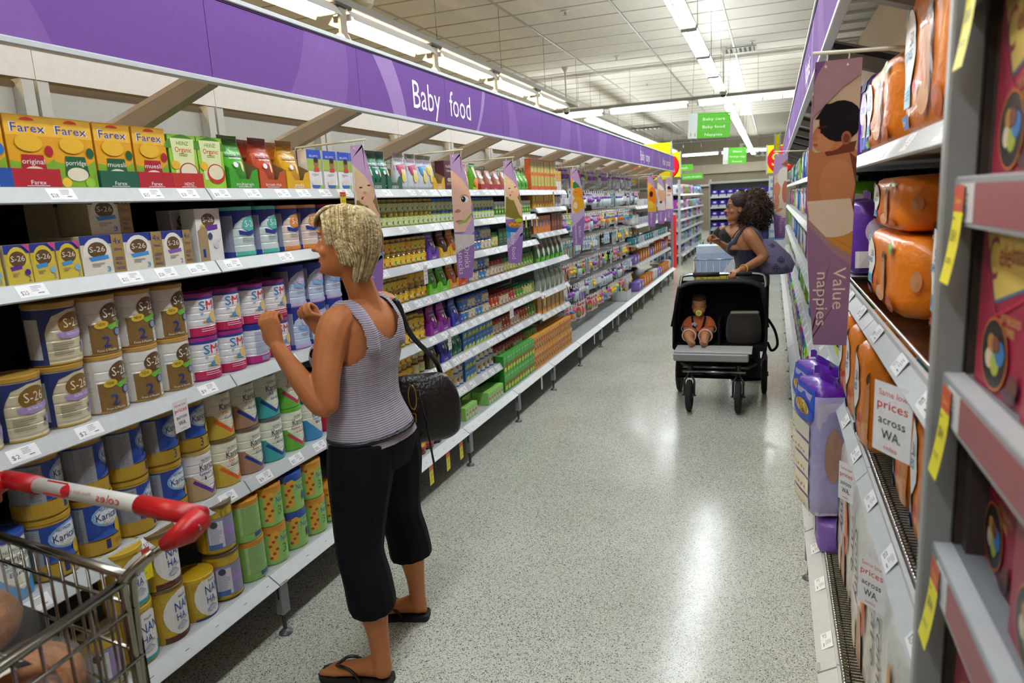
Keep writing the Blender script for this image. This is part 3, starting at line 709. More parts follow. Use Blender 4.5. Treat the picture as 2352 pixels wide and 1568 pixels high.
def kari(kind):
    A = []
    if kind in ('1', '3', '2'):
        A = [R(-.2, .05, .2, .155, '#1F3F92'), E(.03, .112, .062, .034, '#E6EBF4'), E(.03, .112, .070, .040, '#8FB0DC')]
        A = [R(-.2, .05, .2, .155, '#1F3F92'), E(.03, .114, .066, .036, '#7FA5D8'), E(.03, .114, .058, .03, '#DDE6F2'), R(-.2, .04, -.052, .15, '#8E9298'), Txl(-.072, .14, .03, 18, '#6d7178', .003, 6), T('NUTRICIA', .01, .135, .009, '#2A2F55', w=.045), T('Karicare', .018, .114, .022, '#1B1F4E', w=.085), T('Gold+', .01, .094, .013, '#C9A227', w=.036),
             P([(-.05, .05), (.2, .05), (.2, .12), (.07, .1), (.05, .06), (.0, .072)], '#2A56AE'), E(.045, .07, .02, .022, '#C7A32C'), R(-.2, .006, .2, .046, '#B28F2A'), T(kind, -.002, .03, .03, '#1D2C66', w=.013), Txl(.035, .03, .03, 2, '#6a5416', .004, 8)]
    else:
        c1, c2, vc, l2, l3 = {'soy': ('#E9E6D2', '#A67C66', '#1E3A8C', 'Soy', 'All Ages'), 'ar': ('#E9EBD8', '#3FA7A6', '#1E3A8C', 'AR', 'All Ages'), 'goat': ('#EAEFD6', '#69B33C', '#C7335E', 'Goat 2', '6 months'), 'ha': ('#E9E3C8', '#C7A93A', '#DE5A22', 'HA', 'Gold+'), 'g13': ('#E9E6E4', '#B49A6E', '#5B2E91', 'Gold+', '1-3'), 'birth': ('#E9EBD8', '#3E8FC8', '#3E8FC8', 'Goat', 'Birth')}[kind]
        A = [P([(-.2, .09), (-.055, .09), (.01, .02), (.075, .09), (.2, .09), (.2, .004), (-.2, .004)], c2), Ln([(-.055, .072), (.01, .018), (.075, .072)], .012, vc), Ln([(-.052, .088), (.01, .03), (.072, .088)], .004, c1), T('NUTRICIA', .0, .14, .009, '#3A3A40', w=.045), T('Karicare', .012, .117, .024, '#23264A', w=.085), T(l2, -.01, .095, .014, vc if kind != 'soy' else '#B0683C', w=.008 * len(l2) + .008), T(l3, .008, .076, .013, '#23306E' if kind != 'goat' else '#C33', w=.05)]
    return A
def nan_(kind):
    if kind == 'back': return [R(-.2, .01, -.085, .15, '#C9A227'), R(-.075, .02, .035, .13, '#8D86A8'), R(-.07, .025, -.02, .12, '#D3D2DC'), Txl(-.045, .115, .04, 18, '#8a88a0', .003, 4), R(-.02, .06, .03, .09, '#A07FC0'), R(-.072, .022, -.03, .04, '#3E6FA8'), E(-.05, .11, .012, .012, '#3c3c48')]
    c = {'1': '#2A9AA0', '2': '#5C1F2A', '3': '#2B3F86'}[kind]
    return [R(-.2, .0, -.06, .16, '#C3A02E'), E(.01, .09, .066, .075, '#E6E4E0'), R(-.06, .008, .2, .020, c), T('Nestle', .012, .142, .009, '#3B4A78', w=.03), T('NAN', .014, .113, .032, '#1B4A9A', w=.066), T('HA', .0, .078, .024, '#1B4A9A', w=.034), T(kind, .046, .04, .026, c, w=.016), E(.0, .045, .02, .008, '#B9BCCB'), Ln([(-.02, .04), (.0, .06), (.02, .045)], .003, '#9AA0B8'), Txl(.02, .068, .03, 2, '#a8a8ac', .003, 3)]
def nurt(kind):
    if kind == 'back': return [R(-.2, .006, .2, .15, '#8DC063'), R(-.06, .03, .06, .135, '#A8CF86'), Txl(.0, .128, .1, 22, '#5f8a48', .0028, 9), R(-.01, .012, .03, .028, '#39508A'), R(-.2, .135, .2, .15, '#C98A2A')]
    c = '#D9952A' if kind == '3' else '#2A50A8'
    return [R(-.2, .006, .2, .13, '#9CCB6C'), R(-.2, .125, .2, .155, c), P([(-.062, .02), (-.03, .02), (-.03, .105), (-.01, .118), (-.03, .135), (-.06, .125)], '#E3B23A'), *[E(-.045 + .012 * ((i * 7) % 3 - 1), .03 + i * .016, .007, .006, '#B8442A', n=7) for i in range(7)],
            T('HEINZ', .012, .118, .008, '#3A6A2A', w=.025), T('Nurture', .022, .1, .024, '#2A4C9A', w=.075), T(kind, -.002 if kind == '3' else .02, .058, .036, '#2E8A3A' if kind == '3' else '#2A4C9A', w=.02), T('GOLD', .028, .074, .010, '#C9A227', w=.026) if kind == '3' else E(.05, .04, .01, .012, '#E6A82A'), E(.045, .03, .009, .012, '#2A4C9A'), E(.045, .03, .006, .008, '#DDE')]
D0 = .127; H0 = .172
Tn = dict(
 gold2=can('formula_tin', D0, H0, s26_gold(), '#E4E2DC', '#B58E48'), cream=can('formula_tin', D0, H0, s26_cream(), '#CFC7A8', '#B28A3C', base='#B9983E'),
 sma=can('formula_tin', D0, .150, sma(), '#EDEDEE', '#A3307E', base='#A3307E'), smaback=can('formula_tin', D0, .150, [R(-.2, .128, .2, .15, '#2A3F93'), Txl(0, .118, .08, 20, '#9aa3c8', .0026, 2), R(-.2, .006, .2, .03, '#B8307A'), R(-.02, .01, .02, .026, '#8890B0'), Ln([(.045, .03), (.045, .125)], .002, '#8c97c6')], '#E6E8F0', '#2A3F93', base='#A3307E'),
 lblue=can('formula_tin', D0 * .98, H0, s26_std('#C9B6DC', '#7FA9DC'), '#C3D3EA', '#22368A', base='#B9A6D8'), teal=can('formula_tin', D0, H0 + .01, s26_std('#4FB7A6', '#22368A'), '#CFE0DC', '#5CC0B0', base='#4FB7A6'), orange=can('formula_tin', D0, H0 + .01, s26_std('#E08A3C', '#22368A'), '#E3D2C4', '#E3A06C', base='#E08A3C'), red=can('formula_tin', D0, H0 + .01, s26_std('#B81E40', '#22368A'), '#D9BCC8', '#A01E3E', base='#A01E3E'),
 **{'k' + k: can('formula_tin', D0, H0 + .004, kari(k), c, l, base=b) for k, c, l, b in (('1', '#B28F2A', '#B28F2A', '#9C7C22'), ('3', '#B28F2A', '#B28F2A', '#9C7C22'), ('soy', '#E9E6D2', '#6B5C4C', '#A67C66'), ('ar', '#E9EBD8', '#5E6468', '#3FA7A6'), ('goat', '#EAEFD6', '#5FB02E', '#69B33C'), ('ha', '#E9E3C8', '#6B5C3A', '#C7A93A'), ('g13', '#E9E6E4', '#C2A45C', '#B49A6E'), ('birth', '#E9EBD8', '#2C4FA0', '#3E8FC8'))},
 kred=can('formula_tin', D0, .1, [R(-.2, .006, .2, .075, '#C8203A'), T('6 months', .01, .085, .014, '#C8203A', w=.06), E(.02, .04, .02, .02, '#D8B23A'), E(-.03, .03, .01, .01, '#E8C84A')], '#E9E6DA', '#C8203A', base='#C8203A'),
 n1=can('formula_tin', D0, H0 + .012, nan_('1'), '#C8A838', '#C2A02E', m='goldtin'), n2=can('formula_tin', D0, H0 + .012, nan_('2'), '#C8A838', '#6A5430', m='goldtin'), n3=can('formula_tin', D0, .150, shift(nan_('3'), 0, -.014), '#C8A838', '#C9A21E', m='goldtin'), nb=can('formula_tin', D0, H0 + .004, nan_('back'), '#C8A838', '#5A4A2E', m='goldtin'),
 u3=can('formula_tin', D0, .155, nurt('3'), '#9CCB6C', '#C98A2A', base='#8DBE5E'), u1=can('formula_tin', D0, .155, nurt('1'), '#9CCB6C', '#2A50A8', base='#8DBE5E'), ub=can('formula_tin', D0, .155, nurt('back'), '#8DC063', '#C98A2A', base='#8DBE5E'))
# ---- formula bays, by measured positions
def cans(z, items, group=None):
    for key, y, layer, desc, *mo in items:
        p = Tn[key]; h = {'n3': .15, 'kred': .1}.get(key); hh = {'gold2': H0, 'cream': H0, 'sma': .150, 'smaback': .150, 'lblue': H0, 'teal': H0, 'n1': H0 + .012, 'n2': H0 + .012, 'nb': H0 + .004, 'u3': .155, 'u1': .155, 'ub': .155}.get(key, H0 + .004)
        zo = 0 if layer != 'upper' else (mo[0] if mo else hh) + .0008
        put(p, -1, y, z, .016 if layer != 'back' else .16, desc, 'tin', layer='' if layer == 'back' else layer, zo=zo, rz=(mo[1] if len(mo) > 1 else random.uniform(-.06, .06)), group=group, row=1 if layer == 'back' else 0)
Z3, Z4, Z5, Z2, Z1 = 1.006, .608, .24, 1.408, 1.65
gl = 'white and gold formula tin with green ribbon'; cr = 'cream and blue formula tin with lilac ribbon'; sm = 'white formula tin with red and blue SMA letters'
cans(Z3, [('cream', 1.115, 'lower', cr), ('cream', 1.238, 'lower', cr), ('cream', 1.366, 'lower', cr), ('cream', 1.372, 'upper', cr), *[('gold2', y, l, gl) for y, l in ((1.497, 'lower'), (1.50, 'upper'), (1.628, 'lower'), (1.63, 'upper'), (1.757, 'lower'), (1.76, 'upper'))],
          ('sma', 1.887, 'lower', sm), ('sma', 1.89, 'upper', sm), ('sma', 2.017, 'lower', sm), ('sma', 2.02, 'upper', sm), ('smaback', 2.147, 'lower', 'white formula tin turned to its printed back'), ('sma', 2.15, 'upper', sm), ('sma', 2.277, 'lower', sm), ('sma', 2.28, 'upper', sm)]
     + [('lblue', y, l, 'pale blue and pink formula tin', .172) for y in (2.41, 2.54, 2.67) for l in ('lower', 'upper')])
kb = 'blue and gold formula tin lettered Karicare'
cans(Z4, [('k1', .99, 'lower', kb), ('kbirth', 1.12, 'lower', 'pale blue formula tin beside the trolley handle'), ('k1', 1.253, 'lower', kb), ('k1', 1.25, 'upper', kb, None or H0 + .004, .5), ('k1', 1.39, 'lower', kb, 0, -.1), ('k1', 1.385, 'upper', kb, H0 + .004, .75), ('k1', 1.522, 'lower', kb, 0, .5), ('k1', 1.52, 'upper', kb, H0 + .004, .6), ('k3', 1.655, 'lower', kb), ('k3', 1.652, 'upper', kb, H0 + .004, .2),
          ('kg13', 1.785, 'lower', 'white Karicare tin with purple tick'), ('k3', 1.78, 'upper', kb), ('kha', 1.912, 'lower', 'cream and gold tin with orange tick'), ('kha', 1.91, 'upper', 'cream and gold tin with orange tick'), ('ksoy', 2.04, 'lower', 'cream and brown tin with blue tick'), ('ksoy', 2.037, 'upper', 'cream and brown tin with blue tick'),
          ('kar', 2.168, 'lower', 'cream and teal tin with blue tick'), ('kar', 2.165, 'upper', 'cream and teal tin with blue tick'), ('kgoat', 2.297, 'lower', 'cream and green tin with pink tick'), ('kgoat', 2.295, 'upper', 'cream and green tin with pink tick'), ('kbirth', 2.425, 'lower', 'white and blue tin lettered Birth'), ('kred', 2.425, 'upper', 'small white and red tin lettered 6 months'), ('kred', 2.56, 'lower', 'small white and red tin lettered 6 months'), ('kgoat', 2.69, 'lower', 'cream and green tin with pink tick')])
nt2 = 'gold tin lettered NAN HA'; ng = 'green tin with giraffe and orange lid'
cans(Z5, [('nb', 1.17, 'lower', 'gold tin turned to its lilac back'), ('nb', 1.30, 'lower', 'gold tin turned to its lilac back'), ('n1', 1.415, 'lower', nt2 + ', teal band'), ('n1', 1.412, 'upper', nt2 + ', teal band'), ('n2', 1.54, 'lower', nt2 + ', maroon band'), ('n2', 1.538, 'upper', nt2 + ', maroon band'), ('n3', 1.668, 'lower', nt2 + ', bright yellow lid'), ('nb', 1.795, 'lower', 'gold tin turned to its lilac back'), ('nb', 1.79, 'upper', 'gold tin turned to its lilac back'),
          ('ub', 1.925, 'lower', 'green tin turned to its printed back'), ('ub', 1.92, 'upper', 'green tin turned to its printed back', .155), ('u3', 2.053, 'lower', ng), ('u3', 2.05, 'upper', ng), ('u1', 2.182, 'lower', 'green tin with giraffe and blue lid'), ('u1', 2.18, 'upper', 'green tin with giraffe and blue lid'), ('u3', 2.312, 'lower', ng), ('u3', 2.31, 'upper', ng), ('u3', 2.44, 'lower', ng), ('u3', 2.57, 'lower', ng)])
cans(Z2, [('teal', 2.14, '', 'teal and white formula tin'), ('teal', 2.275, '', 'teal and white formula tin'), ('orange', 2.41, '', 'orange and cream formula tin'), ('orange', 2.54, '', 'orange and cream formula tin'), ('red', 2.67, '', 'crimson and pink formula tin'), ('teal', 2.14, 'back', 'teal and white formula tin'), ('orange', 2.54, 'back', 'orange and cream formula tin')])
# second shelf cartons
def s26box(W, H, num, big, c='#3F8FD0'):
    a = [R(-W / 2, H * .78, W / 2, H, '#22368A'), E(-W * (.13 if big else 0), H * .55, W * (.33 if big else .44), H * .40, '#E9E6DC' if big else '#D9C33E'), R(-W / 2, 0, W * (.2 if big else .5), H * .5, '#E0DCCB' if big else '#D2BC48'), E(-W * (.13 if big else 0), H * .64, W * (.22 if big else .33), H * .2, '#5E4726'), T('S-26', -W * (.13 if big else 0), H * .66, H * .14, '#EAE4D6', w=W * (.36 if big else .55)),
         P([(-W * .36, H * .46), (W * .1, H * .5), (W * .12, H * .40), (-W * .3, H * .36)], c), Txl(-W * .15, H * .3, W * .3, 4, '#8a8474', H * .016, 2), T(num, W * (.08 if big else .34), H * .14, H * .13, c, w=W * .09)]
    if big: a += [R(W * .22, 0, W / 2, H, '#9C8048'), T('4x', W * .36, H * .84, H * .17, '#22307E', w=W * .2), T('250mL', W * .36, H * .62, H * .07, '#22307E', w=W * .2), T('LIQUID', W * .36, H * .38, H * .08, '#22307E', w=W * .2), T('MILK', W * .33, H * .26, H * .08, '#22307E', w=W * .14), T('PACKS', W * .36, H * .13, H * .08, '#22307E', w=W * .2)]
    else: a += [P([(W * .2, H), (W / 2, H), (W / 2, H * .8)], '#C04A9A'), E(W * .3, H * .3, W * .12, H * .08, '#4A2A7A' if num == '2' else '#7FB0DC')]
    return a
b1 = carton('milk_carton', .066, .05, .102, '#CDB640', s26box(.066, .102, '3', 0), sidecol='#C4BC9A'); b1b = carton('milk_carton', .066, .05, .102, '#CDB640', s26box(.066, .102, '2', 0, '#5B2E91'), sidecol='#C4BC9A')
b4 = carton('milk_carton_pack', .142, .12, .112, '#D8D0B4', s26box(.142, .112, '3', 1), sidecol='#B9AE90'); b4b = carton('milk_carton_pack', .118, .12, .112, '#D8D0B4', s26box(.118, .112, '2', 1, '#8A5FB0'), sidecol='#C9C4B4')
bt = carton('formula_box', .118, .06, .178, '#E4E2DE', [E(.0, .14, .032, .022, '#5E4726'), T('S-26', 0, .142, .018, '#EAE4D6', w=.05), E(-.03, .115, .011, .011, '#D9C23A'), P([(-.02, .12), (.04, .124), (.04, .108), (-.01, .104)], '#6A2E96'), P([(-.055, .0), (-.012, .0), (-.012, .11), (-.03, .12), (-.055, .105)], '#A08A62'), T('1', -.036, .03, .03, '#22368A', w=.012), E(.0, .085, .011, .012, '#3C4668'), Ln([(.02, .06), (.05, .075)], .004, '#C9C9CC'), E(.025, .055, .012, .012, '#D0D0D4')], sidecol='#D8D6D0')
for p, y, d in ((b1, 1.195, 'small yellow milk carton numbered 3'), (b1b, 1.27, 'small yellow milk carton numbered 2'), (b1, 1.34, 'small yellow milk carton numbered 3'), (b1, 1.412, 'small yellow milk carton numbered 3'), (b4, 1.518, 'brown and white pack of milk cartons'), (b4, 1.662, 'brown and white pack of milk cartons'), (b4b, 1.795, 'smaller brown pack of milk cartons, purple ribbon'), (bt, 1.943, 'tall white formula box numbered 1')):
    put(p, -1, y, Z2, .018, d, 'carton')
put(b4, -1, 1.60, Z2, .06, 'brown and white pack of milk cartons', 'carton', layer='upper', zo=.113)
for y in (1.60, 1.73): put(b4, -1, y, Z2, .2, 'brown and white pack of milk cartons', 'carton', row=1); put(b4, -1, y, Z2, .2, 'brown and white pack of milk cartons', 'carton', row=1, layer='upper', zo=.113)
put(bt, -1, 1.943, Z2, .12, 'tall white formula box numbered 1', 'carton', row=1)
# top shelf: cereals, pouches
def farex(c, word, bowl='#E6DCC0'):
    W, H = .124, .185
    return [R(-W / 2, 0, W / 2, H, '#E2A21E'), R(-W / 2, H * .72, W / 2, H, '#EDB93A'), P([(-W / 2, 0), (W / 2, 0), (W / 2, H * .42), (W * .2, H * .3), (-W / 2, H * .38)], '#7FA82C'), T('Farex', 0, H * .83, .026, '#F7F4EC', w=.098), T('Farex', 0, H * .83, .023, '#2440A0', w=.092), E(0, H * .93, .02, .008, '#D8402A', a0=0, a1=180), P([(-W * .3, H * .18), (W * .3, H * .18), (W * .24, H * .46), (-W * .24, H * .46)], c), T(word, 0, H * .37, .014, '#F4F0E6', w=W * .5), E(0, H * .2, W * .26, H * .1, bowl), E(-W * .3, H * .08, W * .12, H * .07, '#E9C23A'), E(W * .28, H * .08, W * .12, H * .07, '#8FC23A'), E(W * .38, H * .52, .012, .014, c), E(-W * .05, H * .62, W * .3, H * .12, '#E8B52E')]
fx = [carton('cereal_box', .124, .06, .185, '#E2A21E', farex(c, w_), sidecol='#D0901A') for c, w_ in (('#A81E2E', 'original'), ('#1F5A34', 'porridge'), ('#1F5A34', 'muesli'), ('#A81E2E', 'muesli'), ('#2A6FB8', 'rice'))]
tr = {k: tray('display_tray', .132, .17, .052, c, tx, hb=.07, cut=False) for k, c, tx in (('b', '#1E4FA0', 'rice'), ('r', '#B0202E', 'Farex'), ('g', '#1E5A42', 'Farex'), ('r2', '#B8302A', 'HEINZ'))}
for p, y, tk_, d, dt in ((fx[4], 1.235, 'b', 'yellow cereal box with blue bib', 'low blue cardboard display tray'), (fx[0], 1.367, 'r', 'yellow cereal box lettered original', 'low red cardboard display tray'), (fx[1], 1.49, None, 'yellow cereal box lettered porridge', ''), (fx[2], 1.622, 'g', 'yellow cereal box with green bib lettered muesli', 'low green cardboard display tray'), (fx[3], 1.755, 'r', 'yellow cereal box with red bib lettered muesli', 'low red cardboard display tray')):
    if tk_: put(tr[tk_], -1, y, Z1, .022, dt, 'tray', rz=0)
    put(p, -1, y, Z1, .03, d, 'box', zo=.003, rz=0); put(p, -1, y, Z1, .1, d, 'box', zo=.003, rz=0, row=1)
hz = carton('cereal_box', .118, .06, .172, '#8FC23E', [R(-.059, 0, .059, .172, '#9CCB3E'), E(-.03, .15, .05, .016, '#4E8A24', rot=20), E(.03, .15, .05, .016, '#4E8A24', rot=-20), P([(-.04, .03), (.04, .03), (.05, .16), (-.05, .16)], '#DDE6A8'), T('HEINZ', 0, .145, .013, '#4E7A1E', w=.05), T('Organic', 0, .125, .017, '#C8402A', w=.07), Txl(0, .11, .04, 2, '#7a8a3a', .003), E(.014, .05, .042, .034, '#B83A24'), E(.014, .055, .035, .025, '#E9DDBE'), E(-.04, .075, .018, .014, '#E6B42A')], sidecol='#5F9A2C')
put(tr['r2'], -1, 1.888, Z1, .022, 'low orange red cardboard display tray', 'tray', rz=0)
for y in (1.887, 2.01): put(hz, -1, y, Z1, .03, 'green organic cereal box with red bowl', 'box', zo=.003, rz=0); put(hz, -1, y, Z1, .1, 'green organic cereal box with red bowl', 'box', zo=.003, rz=0, row=1)
def pch(c, c2, w1='multigrain', w2='breakfast', W=.11, H=.185):
    return [R(-W * .4, .115, W * .4, .12, c2), T(w1, 0, .128, .012, '#F2F0E8', w=W * .7), T(w2, 0, .110, .010, '#F2F0E8', w=W * .55), E(-.01, .085, .012, .01, '#E9E9F0'), E(0, .05, .03, .02, c2), E(.02, .08, .006, .02, '#E8C89A'), T('rice', 0, .022, .011, '#F2F0E8', w=.03), E(0, .165, .02, .008, c2)]
po = {k: pouch('food_pouch', .112, .19, .07, c, pch(c, c2), topcol=tc) for k, c, c2, tc in (('g', '#4FB02A', '#2F7A1C', '#2E6A1C'), ('o', '#C8502E', '#9A3A1E', '#7A2A22'), ('y', '#E0A81E', '#B8861A', '#A8782A'), ('t', '#1F7A5C', '#155040', '#175A48'))}
tp = {k: tray('display_tray', .15, .17, .06, c, tx, hb=.14) for k, c, tx in (('g', '#3F9A28', 'multigrain'), ('o', '#C05428', 'brown rice'), ('y', '#DCA81C', 'snacks'), ('dg', '#1E5C40', 'organic'), ('red', '#A82A34', 'fruit'), ('mar', '#4A1222', 'rusks'), ('pur', '#6A3FA8', 'snack'), ('mag', '#8A2A9A', 'grape'), ('blu', '#2A3AA0', 'berry'), ('lim', '#6CC02A', 'apple'), ('ora', '#E0802A', 'carrot'), ('brn', '#6A5636', 'cocoa'))}
for k, y, d in (('g', 2.155, 'green'), ('o', 2.315, 'orange red'), ('y', 2.475, 'golden yellow')):
    put(tp[k], -1, y, Z1, .02, d + ' notched cardboard display tray', 'tray', rz=0)
    for j in range(2): put(po[k], -1, y - .02, Z1, .028 + j * .072, d + ' snack pouch standing in its tray', 'pouch', zo=.003, row=j, rz=0)
bl = carton('cereal_box', .098, .045, .165, '#ECEBE8', [R(-.049, .125, .049, .165, '#2A50B8'), T('BELLAMYS', 0, .14, .009, '#DDE', w=.06), R(-.049, .08, .049, .128, '#9FB84A'), E(.012, .11, .018, .022, '#9A6A48'), E(.012, .123, .016, .012, '#2A1A12'), R(-.006, .076, .03, .092, '#C8403A'), T('organic', .0, .066, .012, '#A08A5A', w=.05), E(.0, .028, .028, .016, '#E6E2D6'), E(0, .02, .03, .014, '#3A66B0', a0=180, a1=360), R(.025, .004, .045, .02, '#9CC23A')], side=[R(-.022, .09, .022, .13, '#C9B23A'), R(-.022, .128, .022, .165, '#2A50B8'), Txl(0, .08, .03, 10, '#b5b5b0', .003)], sidecol='#E2E0DA')
for y in (2.605, 2.72, 2.83, 2.93):
    for j in range(3): put(bl, -1, y, Z1, .03 + j * .05, 'white and blue organic cereal box', 'box', row=min(j, 1) if j < 2 else 1, rz=0, layer='' if j < 2 else 'rear', group='organic cereal boxes')
# ---- jar bays
def jart(c1, c2, t='HEINZ'):
    return [R(-.08, .012, .08, .048, c1), E(.004, .022, .012, .009, c2), T(t, 0, .042, .006, c2, w=.02), R(-.03, .014, -.021, .024, '#F0F0EE')]
def jl(d, h, lab, lid, c1, c2, glass='#8A6A2A'):
    k = h / .07; nm_ = {'#2A58B4': 'dessert_jar', '#8E2A2E': 'sauce_jar', '#A02E30': 'sauce_jar', '#1E8A4A': 'sauce_jar'}.get(lid, 'custard_jar' if c1[:2] == '#E' else 'puree_jar')
    return jar(nm_, d, h, lab, lid, [('p', [[(x, y * k) for x, y in q] for q in a[1]], a[2]) for a in jart(c1, c2)], glass)
J = dict(
 yel=jl(.056, .070, '#EBC22A', '#B79A3C', '#EDC62E', '#B8501E', '#8A6A22'), yel2=jl(.056, .070, '#E4B626', '#B79A3C', '#F0D23C', '#4F9A2A', '#7A4A20'), ytall=jl(.062, .082, '#EBC22A', '#B79A3C', '#EEC82E', '#A83A2A'),
 gt=jl(.056, .070, '#C9CF7A', '#B08E3C', '#D6DA9A', '#3F8A2A', '#6A7A2A'), gy=jl(.056, .070, '#C9D27A', '#E0C02E', '#D9E4A0', '#3F9A2A', '#7A8A3A'), gb=jl(.056, .070, '#CBD67A', '#2A5CB8', '#DCE4A8', '#3F8AA0', '#7A8A3A'),
 blu=jl(.058, .074, '#2E78C8', '#2A58B4', '#3A86D4', '#E8C83A', '#B8985A'), blc=jl(.058, .074, '#DCD0A8', '#2A58B4', '#E4DCC0', '#A8622A', '#B8985A'),
 red=jl(.062, .1, '#D8C8A0', '#8E2A2E', '#B83A34', '#E8D23A', '#A8682A'), red2=jl(.062, .1, '#E4DCC4', '#A02E30', '#E2D6B8', '#B02A2A', '#A8582A'), grn=jl(.062, .1, '#C8D08A', '#1E8A4A', '#4FA03A', '#E8D84A', '#A8782A'), grn2=jl(.062, .1, '#A8C04A', '#1E8A4A', '#D8DC8A', '#D87A2A', '#9A8A2A'), brn=jl(.066, .085, '#C8B878', '#A08A3A', '#D2C48A', '#8AB83A', '#5A2A1A'))
def run(keys, z, y0, y1, pitch, descs, cat, layers=1, hh=.07, rows=1, dy=.022, every=1, depth=None, gname=None, rz=None):
    """a run of alike goods along the shelf"""
    n = max(1, round((y1 - y0) / pitch)); st = (y1 - y0) / n
    for i in range(n):
        ki = (i // every) % len(keys); p = keys[ki]; d = descs[ki % len(descs)]
        for r_i in range(rows):
            for l in range(layers):
                ly = '' if layers == 1 else ('lower', 'upper', 'topmost')[l] if layers < 3 or l == 0 else ('lower', 'middle', 'upper')[l]
                put(p, -1, y0 + st * (i + .5) + random.uniform(-.002, .002), z, dy + r_i * (depth or p['D'] + .002) + random.uniform(0, .004), d, cat, layer=ly, zo=l * (hh + .0006), row=1 if r_i else 0, group=gname, rz=rz)
JJ = J
run([J['gt']], 1.463, 2.85, 3.70, .057, ['glass jar with green printed cream label, tan lid'], 'jar', 2)
run([J['gb']], 1.463, 3.70, 4.66, .057, ['green label jar with blue lid'], 'jar', 2)
wc = can('juice_bottle', .05, .11, [R(-.06, .02, .06, .06, '#3F8A2A'), E(0, .04, .012, .01, '#D8E07A')], '#C8D8A0', '#F2F2F0', rib=False, m='plastic', hl=.02)
run([wc], 1.463, 4.68, 5.46, .055, ['small green bottle with white cap'], 'bottle', 1)
run([J['yel'], J['yel2']], 1.262, 2.85, 3.58, .057, ['glass jar with yellow label, tan lid', 'dark glass jar with yellow label, tan lid'], 'jar', 2, every=2)
def tp_put(k, y, z, desc, pk=None, h=.17, sc=1):
    put(tp[k], -1, y, z, .02, desc + ' cardboard display tray', 'tray', rz=0)
    if pk:
        for j in range(2): put(po2[pk], -1, y, z, .03 + j * .07, desc + ' snack pouch in its tray', 'pouch', zo=.003, row=j, rz=0)
po2 = {k: pouch('snack_pouch', .1, .155, .06, c, pch(c, c2, W=.1, H=.155), topcol=tc) for k, c, c2, tc in (('g', '#5AB82E', '#2F7A1C', '#4A9A2C'), ('o', '#D8842E', '#9A4A1E', '#B87A3A'), ('m', '#9A2A9A', '#6A1A6A', '#A02A6A'), ('b', '#4A5AC0', '#2A2A80', '#3A3A90'), ('t', '#1F8A6C', '#126050', '#1A6A50'), ('d', '#5A3A22', '#3A2414', '#4A2A18'), ('v', '#6A4AA8', '#4A2A80', '#4A3080'))}
tp2 = {}
def small_tray(k, c, w=.13, h=.05, hb=.1, tx=''): tp2[k] = tray('display_tray', w, .15, h, c, tx, hb=hb)
for k, c in (('pur', '#6A3FA8'), ('yel', '#E0AE1E'), ('lim', '#6CC02A'), ('ora', '#E0902A'), ('ror', '#D8502A'), ('mag', '#8E2A9E'), ('blu', '#3036A8'), ('brn', '#5A4A34'), ('dgr', '#1E5438')): small_tray(k, c, tx='snacks')
def trayful(k, y, z, d, pk, w=.13):
    put(tp2[k], -1, y, z, .018, d + ' notched display tray', 'tray', rz=0)
    for j in range(2): put(po2[pk], -1, y, z, .024 + j * .064, d + ' tray snack pouch', 'pouch', zo=.003, row=j, rz=0)
trayful('pur', 3.65, 1.262, 'purple', 'v'); trayful('yel', 3.80, 1.262, 'yellow', 'd'); trayful('yel', 3.935, 1.262, 'yellow', 'o')
run([J['blc'], J['blu']], 1.262, 4.02, 4.58, .06, ['cream label jar with blue lid', 'blue label jar with blue lid'], 'jar', 2, .074, every=3)
run([J['grn2']], 1.262, 4.60, 4.70, .062, ['small green label jar with green lid'], 'jar')
dg = carton('juice_carton_pack', .085, .1, .12, '#1E5438', [T('organic', 0, .05, .014, '#DDE6C8', w=.05), E(0, .08, .025, .018, '#5A9A3A'), Txl(0, .03, .04, 2, '#B8C8A8', .003)])
run([dg], 1.262, 4.70, 4.97, .088, ['dark green organic carton pack'], 'carton')
db = can('juice_bottle', .07, .15, [R(-.1, .03, .1, .09, '#2A4A1E'), T('juice', 0, .06, .014, '#C8C88A', w=.03)], '#1E2A14', '#3A5A2A', rib=False, m='glassy', hl=.02)
run([db], 1.262, 5.0, 5.46, .075, ['dark green glass juice bottle'], 'bottle')
run([J['yel'], J['yel2']], 1.068, 2.85, 3.345, .057, ['glass jar with yellow label, tan lid', 'dark glass jar with yellow label, tan lid'], 'jar', 2, every=3)
run([J['ytall']], 1.068, 3.36, 3.56, .064, ['larger yellow label jar with tan lid'], 'jar', 2, .082)
trayful('lim', 3.63, 1.068, 'lime green', 'g'); trayful('lim', 3.765, 1.068, 'lime green', 'g'); trayful('ora', 3.90, 1.068, 'orange yellow', 'o'); trayful('ror', 4.035, 1.068, 'red orange', 'o')
run([J['blu']], 1.068, 4.11, 4.18, .06, ['blue label jar with blue lid'], 'jar', 2, .074)
run([J['blc'], J['blu']], 1.068, 4.19, 4.52, .06, ['cream label jar with blue lid', 'blue label jar with blue lid'], 'jar', 2, .074, every=2)
run([J['red2'], J['grn2']], 1.068, 4.53, 5.05, .064, ['cream label jar with red lid', 'lime label jar with green lid'], 'jar', 1, every=4)
run([J['grn']], 1.068, 5.06, 5.47, .064, ['green label jar with green lid'], 'jar')
run([J['yel'], J['ytall']], .838, 2.85, 3.50, .058, ['glass jar with yellow label, tan lid', 'larger yellow label jar, tan lid'], 'jar', 2, every=5, hh=.07)
trayful('mag', 3.60, .838, 'magenta', 'm'); trayful('mag', 3.735, .838, 'magenta', 'm'); trayful('blu', 3.90, .838, 'deep blue', 'b')
run([J['blu'], J['blc']], .838, 4.0, 4.47, .06, ['blue label jar with blue lid', 'cream label jar with blue lid'], 'jar', 2, .074, every=2)
